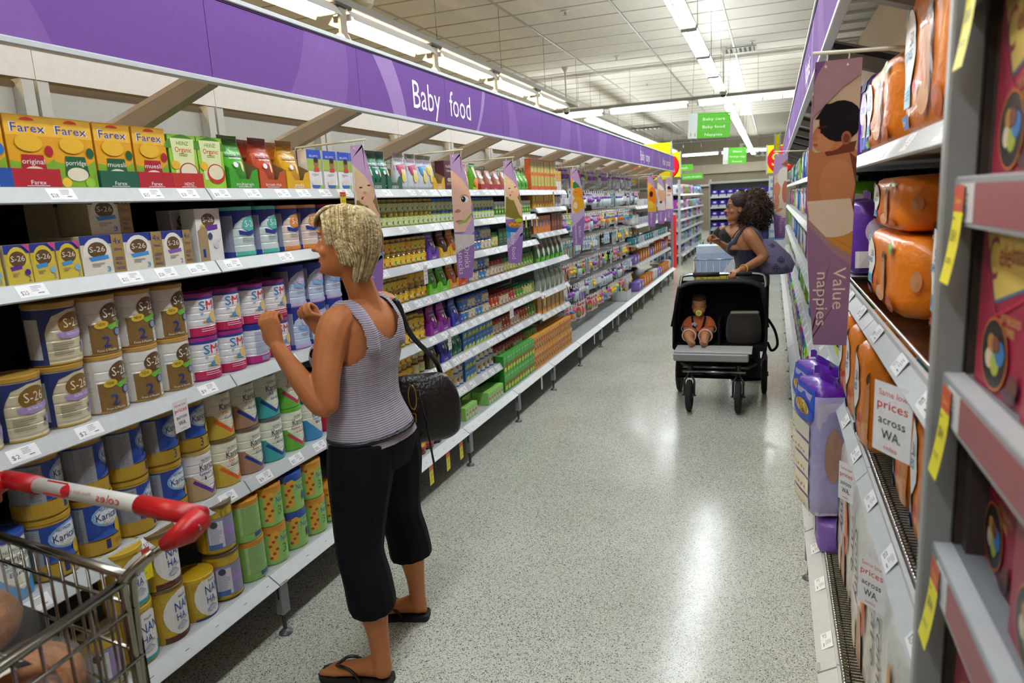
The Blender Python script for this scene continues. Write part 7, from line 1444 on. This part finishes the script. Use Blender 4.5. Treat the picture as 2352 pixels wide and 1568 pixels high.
    for s in (1, -1): g.tube([HL(.088, s * .031 + .019 * cos(a), .010 + .014 * sin(a)) for a in [i * pi / 7 for i in range(15)]], .0018, '#141218', 'plastic', 5, caps=False); g.tube([HL(.086, s * .05, .014), HL(.04, s * .076, .012), HL(-.01, s * .08, .008)], .0018, '#141218', 'plastic', 5)
    g.tube([HL(.092, -.012, .012), HL(.092, .012, .012)], .0016, '#141218', 'plastic', 5); g.obj('glasses', root)
    g = G(); g.tube([tuple(Vector((-.205, 5.805, .957)) - Vector((X0, Y0_, 0)) + Vector((.0, .006, 0)) * 0 + Vector((.33, -.20, 0)).normalized() * .036 * cos(a) + Vector((0, 0, 1)) * .033 * sin(a)) for a in [i * pi / 8 for i in range(17)]], .005, '#E0B41E', 'plastic', 6, caps=False); g.obj('bracelet', root)
woman2()
r = empty('shoulder_bag', (.0, 6.02, .95), label='large grey violet patterned shoulder bag on the curly-haired woman', cat='bag'); g = G()
g.loft([[(x + dx, y, z) for x, y, z in ((-.10 * k_, -.05 * k_, 0), (.0, -.085 * k_, 0), (.13 * k_, -.05 * k_, 0), (.13 * k_, .05 * k_, 0), (0, .085 * k_, 0), (-.10 * k_, .05 * k_, 0))] if False else [(dx + a * cos(t), b * sin(t), h_) for t in [2 * pi * i / 20 for i in range(20)]] for dx, a, b, h_ in ((.03, .07, .03, -.06), (.035, .12, .065, -.045), (.04, .135, .075, .02), (.02, .12, .07, .09), (-.01, .09, .055, .15), (-.03, .06, .035, .20), (-.045, .04, .02, .22))], '#6A6280', 'cloth'); 
for cx_, cz, kk in ((-.02, .11, 1), (.07, .06, 1), (.03, -.0, 1.1), (-.04, .03, .9), (.11, -.01, .9), (.0, .17, .8)):
    V_ = [E(cx_ + .016 * kk * cos(q), cz + .016 * kk * sin(q), .010 * kk, .010 * kk, '#2A2338', n=10) for q in (0, pi / 2, pi, 3 * pi / 2)] + [E(cx_ + .016 * kk * cos(q), cz + .016 * kk * sin(q), .005 * kk, .005 * kk, '#6E6684', n=8) for q in (0, pi / 2, pi, 3 * pi / 2)]
    decal(g, V_, lambda u, v, o: (u, -max(.01, .075 * (1 - ((u - .03) / .15) ** 2) ** .5 if abs(u - .03) < .149 else .01) * (1 if v < .05 else max(.35, 1 - (v - .05) * 3.4)) - .004 - o, v), m='cloth')
g.obj('bag_body', r)
g = G(); g.tube(cr([(-.06, -.02, .19), (-.10, -.02, .27), (-.16, .02, .315), (-.13, .06, .25), (-.06, .05, .2)], 5), .009, '#54506A', 'cloth', 8); g.obj('strap', r)
# ---- woman with the trolley beyond
def woman3():
    X0, Y0_ = -.36, 7.75; root = empty('person', (X0, Y0_, 0), label='woman in black top behind a trolley, face half hidden by the curly-haired woman', cat='person'); F = (-.25, -.97)
    g = G(); T_ = [(0, 0, .75, .11, .17), (0, 0, .85, .12, .175), (0, 0, .96, .10, .15), (0, 0, 1.06, .11, .15), (0, 0, 1.14, .11, .16), (0, 0, 1.19, .075, .12), (0, 0, 1.22, .05, .07)]; oval(g, T_, F); stem(g, [(0, 0, 1.17, .058), (0, -.005, 1.27, .05)]); H = Fr((-.015, -.03, 1.335), (-.35, -.93, -.08), k=.93); head(g, H); face(g, H)
    stem(g, [(-.12, .02, 1.17, .05), (-.17, .03, 1.12, .05), (-.20, -.02, 1.0, .042), (-.21, -.12, .99, .036), (-.17, -.26, 1.06, .025)], k=4); hand(g, (-.165, -.275, 1.065), (.1, -.9, .2), (.2, 0, -1), (.9, 0, 0), .8, .9)
    stem(g, [(.12, .0, 1.17, .05), (.17, .0, 1.12, .05), (.18, -.06, 1.0, .042), (.16, -.16, .99, .036), (.10, -.28, 1.03, .025)], k=4); hand(g, (.098, -.29, 1.035), (-.2, -.9, .0), (0, 0, -1), (-.9, 0, 0), .8, .9)
    for s in (-1, 1): stem(g, [(s * .085, 0, .8, .10), (s * .09, 0, .6, .08), (s * .09, 0, .42, .055), (s * .1, 0, .2, .042), (s * .1, .0, .08, .034), (s * .1, -.1, .03, .028)], k=3)
    fuse(g, .006, 'body', '#B07E5E', 'skin', 3, parent=root); eyes(H, root); lips(H, root)
    g = G(); oval(g, [(x, y, z, a + .013, b + .013) for x, y, z, a, b in T_], F); stem(g, [(-.13, .02, 1.165, .058), (-.18, .03, 1.12, .058), (-.20, .0, 1.06, .056)], k=3, cap=False); stem(g, [(.13, .0, 1.165, .058), (.18, .0, 1.12, .058), (.19, -.03, 1.06, .056)], k=3, cap=False)
    fuse(g, .008, 'top', '#0F0F12', 'cloth', 2, lambda c: not (c.y < -.02 and c.z > 1.08 and abs(c.x + .02) < (c.z - 1.08) * .75), root)
    g = G(); oval(g, [(0, 0, .70, .12, .18), (0, 0, .86, .132, .19)], F)
    for s in (-1, 1): stem(g, [(s * .088, 0, .78, .11), (s * .09, 0, .42, .072), (s * .1, 0, .1, .058)], k=4, cap=False)
    fuse(g, .009, 'trousers', '#1A1A22', 'cloth', 2, None, root)
    g = G(); R_ = []
    for z, f, b, w_ in cr(HEADP, 2):
        if z < -.09: continue
        fr = min(f + .01, (-.01 if z < .05 else .05 if z < .075 else f + .006)); bb = b - .014; a, c = (fr - bb) / 2, (fr + bb) / 2; R_.append([H(c + a * cos(t), (w_ + .012) * sin(t), z + (.012 if z > .08 else 0)) for t in [2 * pi * i / 20 for i in range(20)]])
    g.loft(R_, '#3A2A20', 'hair'); g.obj('hair', root)
woman3()
def cart_far():
    r = empty('shopping_trolley', (-.45, 7.2, 0), label='shopping trolley carrying a blue nappy box beyond the pram', cat='trolley'); g = G()
    for z, k_ in ((.95, 1), (.75, .95), (.55, .9)): g.tube([(-.24 * k_, -.38, z), (.24 * k_, -.38, z), (.27 * k_, .25, z), (-.27 * k_, .25, z), (-.24 * k_, -.38, z)], .005, '#A8A8A8', 'chrome', 6)
    for i in range(9): t = -.24 + .06 * i; g.tube([(t, -.38, .95), (t * .9, -.36, .50)], .003, '#A8A8A8', 'chrome', 5)
    for i in range(10):
        for s in (-1, 1): g.tube([(s * (.24 + .003 * i), -.38 + .07 * i, .95), (s * .22, -.36 + .065 * i, .50)], .003, '#A8A8A8', 'chrome', 5)
    g.obj('basket', r); g = G(); g.tube([(-.27, .27, 1.02), (.27, .27, 1.02)], .015, '#C8202A', 'plastic', 10); g.obj('handle', r)
    g = G(); 
    for s in (-1, 1): g.tube([(s * .26, .26, 1.0), (s * .25, .2, .6), (s * .24, .18, .15), (s * .22, -.4, .14)], .01, '#909090', 'chrome', 8)
    g.obj('frame', r)
    for x in (-.22, .22):
        for y in (-.38, .18): g = G(); g.lathe([(.001, -.014, '#222'), (.055, -.014, '#222'), (.055, .014, '#222'), (.001, .014, '#222')], 16, (x, y, .058), 'x', 'rubber'); g.obj('wheel', r)
    b = carton('nappy_box', .36, .26, .27, '#A9C2E6', [R(-.18, .13, .18, .14, '#6F9AD0'), R(-.18, .2, .18, .27, '#BFD4F0'), P([(.05, .0), (.18, .0), (.18, .2)], '#E4ECF6'), E(.02, .25, .02, .01, '#E0D080')], sidecol='#9AB4DA'); b.location = (-.49, 7.02, .80); tag(b, label='large pale blue nappy box standing in the far trolley', cat='box')
    b = carton('nappy_box', .36, .26, .09, '#C9B43A', [T('7 extra nappies', 0, .045, .035, '#3A3418', w=.26), R(-.18, .0, .18, .012, '#A82A2A')], sidecol='#B8A030'); b.location = (-.49, 7.02, .708); tag(b, label='yellow pack lettered nappies under the pale blue box', cat='box')
cart_far()
# ================================================================ the double pram and the baby
r = empty('double_pram', (-.36, 5.38, 0), label='black double pram with raised hood in the middle of the aisle', cat='pram'); BK = '#0B0B0D'
def wheel(x, y, R_, w_):
    g = G(); g.lathe([(R_ * .55, -w_ * .5, '#1a1a1c'), (R_ * .8, -w_, '#111113'), (R_ * .97, -w_ * .7, '#111113'), (R_, 0, '#111113'), (R_ * .97, w_ * .7, '#111113'), (R_ * .8, w_, '#111113'), (R_ * .55, w_ * .5, '#1a1a1c')], 24, (x, y, R_ + .001), 'x', 'rubber'); wo = g.obj('wheel', r)
    g = G(); g.lathe([(.001, -.03, '#3a3a3c'), (.02, -.03, '#3a3a3c'), (.02, .03, '#3a3a3c'), (.001, .03, '#3a3a3c')], 12, (x, y, R_), 'x', 'plastic')
    for i in range(5): a = 2 * pi * i / 5; g.tube([(x, y, R_), (x, y + R_ * .6 * cos(a), R_ + R_ * .6 * sin(a))], .008, '#2a2a2c', 'plastic', 6)
    g.obj('hub', wo)
for x, y, R_ in ((-.19, -.28, .115), (.15, -.28, .115), (.32, .27, .16), (-.32, .27, .16)): wheel(x, y, R_, .022)
for x in (-.19, .15):
    g = G()
    for s in (-1, 1): g.tube([(x + s * .035, -.28, .115), (x + s * .035, -.26, .22), (x, -.22, .27)], .008, '#202022', 'plastic', 8)
    g.tube([(x - .05, -.28, .116), (x + .05, -.28, .116)], .006, '#303032', 'plastic', 8); g.tube([(x, -.22, .25), (x, -.22, .33)], .016, '#1a1a1c', 'plastic', 10); g.obj('fork', r)
for z, y, c in ((.315, -.22, '#77797c'), (.285, -.24, '#9a9c9f'), (.235, -.1, '#3a3a3c')): g = G(); g.tube([(-.24, y, z), (.20, y, z)], .009, c, 'chrome', 8); g.obj('cross_bar', r)
for s in (-1, 1): g = G(); g.tube(cr([(s * .20, -.22, .31), (s * .31, .0, .34), (s * .33, .2, .5), (s * .315, .30, .74), (s * .30, .33, .86)], 4), .012, '#2a2b2e', 'paint', 8); g.tube([(s * .32, .27, .16), (s * .32, .1, .40)], .013, '#2a2b2e', 'paint', 8); g.obj('side_frame', r)
g = G(); g.tube(cr([(-.315, .30, .80), (-.31, .32, .89), (-.27, .33, .925), (0, .33, .93), (.27, .33, .925), (.315, .32, .88), (.315, .30, .80)], 5), .013, '#A6A8AA', 'chrome', 10); h_ = g.obj('handle_bar', r)
for a, b in ((-.22, -.02), (.06, .22)): g = G(); g.tube([(a, .33, .929), (b, .33, .929)], .019, '#17171A', 'rubber', 10); g.obj('grip', h_)
g = G(); g.cbox(-.30, .24, -.27, -.03, .425, .437, '#B4B6B8', 'paint', .003); g.obj('foot_board', r)
g = G(); g.cbox(-.30, .22, -.30, -.272, .372, .428, '#8B8C8C', 'paint', .008); g.obj('front_bumper', r)
g = G()
g.box(-.33, .33, -.04, .26, .40, .43, BK, 'black'); g.add([(-.33, .24, .41), (.33, .24, .41), (.33, .34, .88), (-.33, .34, .88), (-.33, .26, .41), (.33, .26, .41), (.33, .36, .88), (-.33, .36, .88)], [(0, 1, 2, 3), (5, 4, 7, 6), (0, 3, 7, 4), (1, 5, 6, 2), (3, 2, 6, 7)], BK, 'black')
for s in (-1, 1):
    x = s * .325; g.add([(x, -.05, .41), (x, .27, .41), (x, .34, .86), (x, .10, .74), (x, -.03, .60), (x + s * .012, -.05, .41), (x + s * .012, .27, .41), (x + s * .012, .34, .86), (x + s * .012, .10, .74), (x + s * .012, -.03, .60)], [(0, 1, 2, 3, 4), (9, 8, 7, 6, 5), (0, 4, 9, 5), (4, 3, 8, 9)], BK, 'black')
g.box(-.008, .008, -.03, .26, .43, .62, BK, 'black'); g.obj('seat', r)
g = G(); n = 9     # hood
for j in (0, .012):
    V = []
    for i in range(n + 1):
        y = .34 - .36 * i / n; t = i / n; zt = .885 + .045 * sin(pi * t * .62) - .02 * t
        for k in range(13):
            u = k / 12 * 2 - 1; e = abs(u) ** 5; V.append((u * (.345 - j * .6), y + j * 0, zt - j - e * (.06 + .22 * t * (k in (0, 12)) + .05 * t)))
    g.add(V, [(i * 13 + k, i * 13 + k + 1, i * 13 + 14 + k, i * 13 + 13 + k) for i in range(n) for k in range(12)], BK, 'black', True)
V = g.V; g.tube([V[n * 13 + k] for k in range(13)], .009, '#141416', 'black', 6); g.obj('hood', r)
g = G(); g.box(-.30, .30, -.10, .26, .20, .215, BK, 'black'); g.box(-.30, .30, -.10, -.09, .20, .36, BK, 'black'); g.obj('shopping_tray', r)
g = G(); g.tube(cr([(.34, .2, .60), (.39, .16, .52), (.41, .12, .42), (.37, .14, .37), (.34, .2, .42)], 5), .010, BK, 'black', 6); g.obj('safety_strap', r)
b = empty('blanket', (-.19, 5.56, .435), label='rolled dark brown blanket lying on the empty pram seat', cat='blanket'); g = G(); oval(g, [(0, -.03, 0, .10, .12), (0, -.03, .06, .11, .13), (0, -.02, .14, .10, .125), (0, .0, .20, .07, .11), (0, .01, .215, .03, .08)], (0, 1), '#231C18', 'cloth', 16, 3); g.obj('roll', b); g = G(); g.cbox(-.10, .11, -.03, .03, .205, .228, '#A8A49A', 'cloth', .01); g.obj('pale_edge', b)
def baby():
    X0, Y0_ = -.52, 5.50; root = empty('person', (X0, Y0_, .432), label='baby with yellow dummy in orange outfit, asleep in the left pram seat', cat='person'); g = G(); F = (0, -1)
    oval(g, [(0, .03, .03, .07, .085), (0, .045, .09, .065, .08), (0, .07, .15, .055, .075), (0, .085, .19, .035, .05)], F); stem(g, [(0, .08, .17, .032), (0, .07, .22, .034)]); H = Fr((0, .055, .278), (.06, -.98, -.16), k=.66); head(g, H, .006)
    for s in (-1, 1):
        g.ball(H(-.0, s * .072, -.02), (.010, .006, .018), '#fff'); g.ball(H(.06, s * .04, -.045), (.022, .024, .024), '#fff')
        stem(g, [(s * .06, .06, .165, .028), (s * .085, .035, .13, .027), (s * .095, .0, .085, .023), (s * .085 + .0, -.04, .075, .017)]); hand(g, (s * .083, -.045, .074), (-s * .3, -.9, -.1), (0, 0, -1), (-s, 0, 0), .8, .45)
        stem(g, [(s * .04, .0, .05, .045), (s * .058, -.08, .075, .040), (s * .06, -.13, .06, .033), (s * .045 + .012, -.17, .02, .028), (s * .045 + .012, -.20, -.02 + .035, .020)]); stem(g, [(s * .045 + .012, -.205, .018, .020), (s * .045 + .008, -.235, .028, .017), (s * .04 + .0, -.26, .05, .012)])
    g.ball(H(.092, 0, -.028), (.010, .010, .009), '#fff'); fuse(g, .004, 'body', '#B5805C', 'skin', 3, parent=root)
    for s in (1, -1): g = G(); g.tube([H(.086, s * .018, .006), H(.089, s * .032, .001), H(.080, s * .046, .006)], .0014, '#5A3A2A', 'hair', 5); g.obj('eye', root)
    g = G(); R_ = [[H((f + bb) / 2 + ((f - bb) / 2 + .012) * cos(t), (w_ + .012) * sin(t), z + .012) for t in [2 * pi * i / 18 for i in range(18)]] for z, f, bb, w_ in HEADP[8:]]; g.loft(R_, '#4A3424', 'hair'); g.obj('hair', root)
    g = G(); c = H(.108, 0, -.060); g.lathe([(.001, -.012, '#E6D84A'), (.023, -.010, '#E6D84A'), (.025, -.004, '#DCCB3A'), (.020, .004, '#DCCB3A'), (.001, .004, '#DCCB3A')], 18, c, 'y', 'plastic'); g.lathe([(.001, -.018, '#8FB8A0'), (.010, -.017, '#8FB8A0'), (.012, -.010, '#E8E8D8')], 14, c, 'y', 'plastic'); g.obj('dummy', root)
    g = G(); oval(g, [(0, .03, .015, .085, .10), (0, .045, .09, .078, .092), (0, .07, .155, .065, .085), (0, .085, .185, .05, .06)], F)
    for s in (-1, 1): stem(g, [(s * .055, .062, .165, .036), (s * .085, .04, .135, .036), (s * .095, .015, .105, .034)], cap=False); stem(g, [(s * .04, .0, .05, .054), (s * .056, -.06, .075, .052), (s * .060, -.105, .07, .048)], cap=False)
    fuse(g, .005, 'outfit', '#CF6A3A', 'cloth', 2, None, root)
    for s in (-1, 1):
        g = G(); g.tube([(s * .060 + .050 * cos(a), -.108, .068 + .048 * sin(a)) for a in [i * pi / 8 for i in range(17)]], .005, '#E6D2CC', 'cloth', 5, caps=False); g.tube([(s * .096 + .034 * cos(a), .012, .102 + .034 * sin(a)) for a in [i * pi / 8 for i in range(17)]], .003, '#E6D2CC', 'cloth', 5, caps=False); g.obj('hem', root)
        g = G(); g.tube(cr([(s * .05, .02, .20), (s * .035, -.035, .13), (0, -.055, .075), (0, -.06, .02)], 4), .007, BK, 'black', 6); g.obj('harness', root)
    g = G(); g.ball((-.03, -.03, .14), (.022, .008, .018), '#A8B4C8', 'cloth'); g.obj('motif', root)
baby()
# ================================================================ near trolley
r = empty('shopping_trolley', (-1.3, .6, 0), label='steel shopping trolley with red and white handle at the lower left', cat='trolley'); ST = '#8F8A80'
def L_(*p): return [(x + 1.3, y - .6, z) for x, y, z in p]
RR, RL, FR_, FL = (-1.115, .885), (-1.62, .955), (-1.02, .05), (-1.36, .02)
def rim(g, z, k=0, rr=.006, sides='blrf'):
    a = {'b': [(*RR, z), (*RL, z)], 'r': [(*RR, z), (*FR_, z)], 'l': [(*RL, z), (*FL, z)], 'f': [(*FR_, z), (*FL, z)]}
    for s in sides: g.tube(L_(*a[s]), rr, ST, 'chrome', 8)
g = G(); rim(g, .90, rr=.0095); g.obj('top_rim', r)
for z in (.84, .74, .64, .54, .46): g = G(); rim(g, z, rr=.004); g.obj('horizontal_wire', r)
def mid(a, b, t): return (a[0] + (b[0] - a[0]) * t, a[1] + (b[1] - a[1]) * t)
for A, B_, n in ((RR, RL, 11), (RR, FR_, 17), (RL, FL, 17), (FR_, FL, 8)):
    for i in range(n + 1): x, y = mid(A, B_, i / n); g = G(); g.tube(L_((x, y, .90), (x, y, .46)), .0034, ST, 'chrome', 6); g.obj('vertical_wire', r)
g = G()
for i in range(9): a, b2_ = mid(RR, RL, i / 8), mid(FR_, FL, i / 8); g.tube(L_((*a, .46), (*b2_, .46)), .0034, ST, 'chrome', 6)
g.obj('basket_floor', r, kind='stuff')
g = G(); g.tube(L_((-1.575, 1.01, 1.0), (-1.04, .961, 1.0)), .0175, '#D6D4CC', 'plastic', 16)
hd = g.obj('handle', r)
for a, b2_, nm in (((-1.61, 1.013), (-1.49, 1.002), 0), ((-1.165, .973), (-1.0, .958), 1)):
    g = G(); g.tube(L_((*a, 1.0), (*b2_, 1.0)), .0205, '#B5121C', 'plastic', 16); g.obj('red_end', hd)
g = G(); D_ = Vector((-.535, .049, 0)).normalized()
hf = lambda u, v, o: tuple(Vector((-1.04 + 1.3, .961 - .6, 1.0)) + D_ * u + Vector((-.09, -.996, 0)) * (.0182 + o) * cos(v / .0175 + .5) + Vector((0, 0, 1)) * (.0182 + o) * sin(v / .0175 + .5))
decal(g, [T('coles', .20, .0, .016, '#C8202A', w=.07), T('Place child in seat', .30, .002, .006, '#C8404A', w=.09), R(.34, -.014, .41, .016, '#C8202A'), E(.335, .0, .014, .012, '#C8202A')], hf, off=.0012, du=.02); g.obj('lettering', hd)
for hx, hy, bx, by in ((-1.0, .958, *RR), (-1.61, 1.013, *RL)):
    g = G(); g.tube(L_((hx, hy, 1.0), (hx - .005, hy - .035, .985), ((hx + bx) / 2, (hy + by) / 2 , .955)), [.024, .024, .015], '#B5121C', 'plastic', 12); g.lathe([(.001, -.004, '#AAA'), (.008, -.003, '#AAA'), (.008, .0, '#AAA')], 12, L_((hx + .012, hy - .022, .99))[0], 'y', 'chrome'); g.obj('bracket', r)
    g = G()
    for q in (0, .03): g.tube(L_(*cr([((hx + bx) / 2 , (hy + by) / 2 - q, .955), (bx + .02, by - q, .915), (bx, by - q * .6, .86), (bx - .01, by - .01, .46), (bx, by - .02, .2)], 4)), .0075, ST, 'chrome', 8)
    g.obj('frame_tube', r)
for x, y in ((-1.10, .84), (-1.58, .90), (-1.06, .12), (-1.33, .1)):
    g = G(); g.lathe([(.001, -.014, '#222'), (.055, -.014, '#222'), (.055, .014, '#222'), (.001, .014, '#222')], 18, L_((x, y, .057))[0], 'x', 'rubber'); w_ = g.obj('wheel', r); g = G(); g.tube(L_((x, y, .057), (x, y + .01, .2), (x, y, .46)), .008, ST, 'chrome', 8); g.obj('caster', w_)
def loaf(name, loc, R_, c, lab, lumps, wrapc=None, cat='bread'):
    o = empty(name, loc, label=lab, cat=cat); g = G()
    for x, y, z, a, b, c_ in lumps: g.ball((x, y, z), (a, b, c_), '#fff')
    fuse(g, .007, 'bread', c, 'bread', 3, None, o); g = G()
    for x, y, z, a, b, c_ in lumps: g.ball((x, y, z), (a + .012, b + .012, c_ + .010), '#fff')
    fuse(g, .012, 'clear_wrap', '#E8E6E0', 'wrap', 4, None, o); return o
loaf('bread_rolls', (-1.19, .66, .62), 0, '#A0622A', 'clear bag of brown bread rolls with black and white label', [(-.08, -.02, .14, .09, .08, .07), (.03, .0, .17, .09, .08, .07), (-.03, .09, .13, .08, .08, .07), (.0, -.12, .14, .08, .08, .07), (-.02, 0, .06, .12, .13, .06)])
o = bpy.data.objects['bread_rolls']; g = G(); f_ = lambda u, v, q: (.03 + u + .0 * v, -.02 + v * .75, .262 + q - (u * u + v * v) * 2.5 - v * .1)
decal(g, [('p', [[(-.06 + .02 * i, -.05 + .02 * j), (-.04 + .02 * i, -.05 + .02 * j), (-.04 + .02 * i, -.03 + .02 * j), (-.06 + .02 * i, -.03 + .02 * j)] for i in range(6) for j in range(5)], '#D8D2C4'), R(-.06, .018, .06, .05, '#16181A'), T('Freshly baked', 0, .04, .010, '#E8E8E4', w=.09), T('in-store', 0, .026, .008, '#E8E8E4', w=.04), T('FRESH 6PK', 0, .0, .009, '#4A4640', w=.07), T('SOFT ROUND ROLLS', 0, -.014, .007, '#4A4640', w=.09), Bar(.03, -.035, .05, .018, '#5A564E')], f_, off=.001, step=.0006, du=.02); g.obj('paper_label', o)
loaf('white_loaf', (-1.17, .78, .50), 0, '#C8AA74', 'bag of pale flat rolls low in the trolley', [(0, 0, .09, .10, .07, .06), (.0, -.08, .10, .09, .07, .06)])
o = empty('cake_dome', (-1.36, .72, .80), label='round brown bun loaf in a clear plastic dome', cat='bread'); g = G(); g.ball((0, 0, .05), (.105, .105, .065), '#fff'); g.ball((.0, .0, .085), (.07, .07, .05), '#fff'); fuse(g, .007, 'bun', '#8A5218', 'bread', 3, None, o)
g = G(); g.lathe([(.125, .0, '#E8E8E4'), (.122, .06, '#E8E8E4'), (.105, .12, '#E8E8E4'), (.06, .155, '#E8E8E4'), (.001, .16, '#E8E8E4')], 32, m='wrap'); g.obj('dome', o); g = G(); g.lathe([(.001, -.012, '#121212'), (.12, -.012, '#121212'), (.132, .012, '#121212'), (.126, .012, '#121212'), (.001, -.006, '#121212')], 28, m='plastic'); g.obj('tray', o)
for k_, t_ in list(tp.items()) + list(tp2.items()) + list(po.items()) + list(po2.items()) + list(Tn.items()) + list(J.items()):
    if not t_.get('used'):
        for c_ in list(t_.children): bpy.data.objects.remove(c_)
        bpy.data.objects.remove(t_)
finish_labels()
for t_ in list(bpy.data.objects):
    if t_.parent is None and t_.get('D') is not None and not t_.get('label'):
        for c_ in list(t_.children): bpy.data.objects.remove(c_)
        bpy.data.objects.remove(t_)
for t_ in bpy.data.objects:
    l_ = t_.get('label')
    if l_ and len(l_.split()) > 16: t_['label'] = l_.replace(' from the left', ' from left').replace('with ', '').replace(' printed', '').replace('the ', '')
for t in list(bpy.data.objects):
    if t.parent is None and t.name not in ('camera',) and not t.get('label') and t.get('kind') != 'structure': t['kind'] = t.get('kind', 'thing')
    for q in ('D', 'used'):
        if q in t: del t[q]
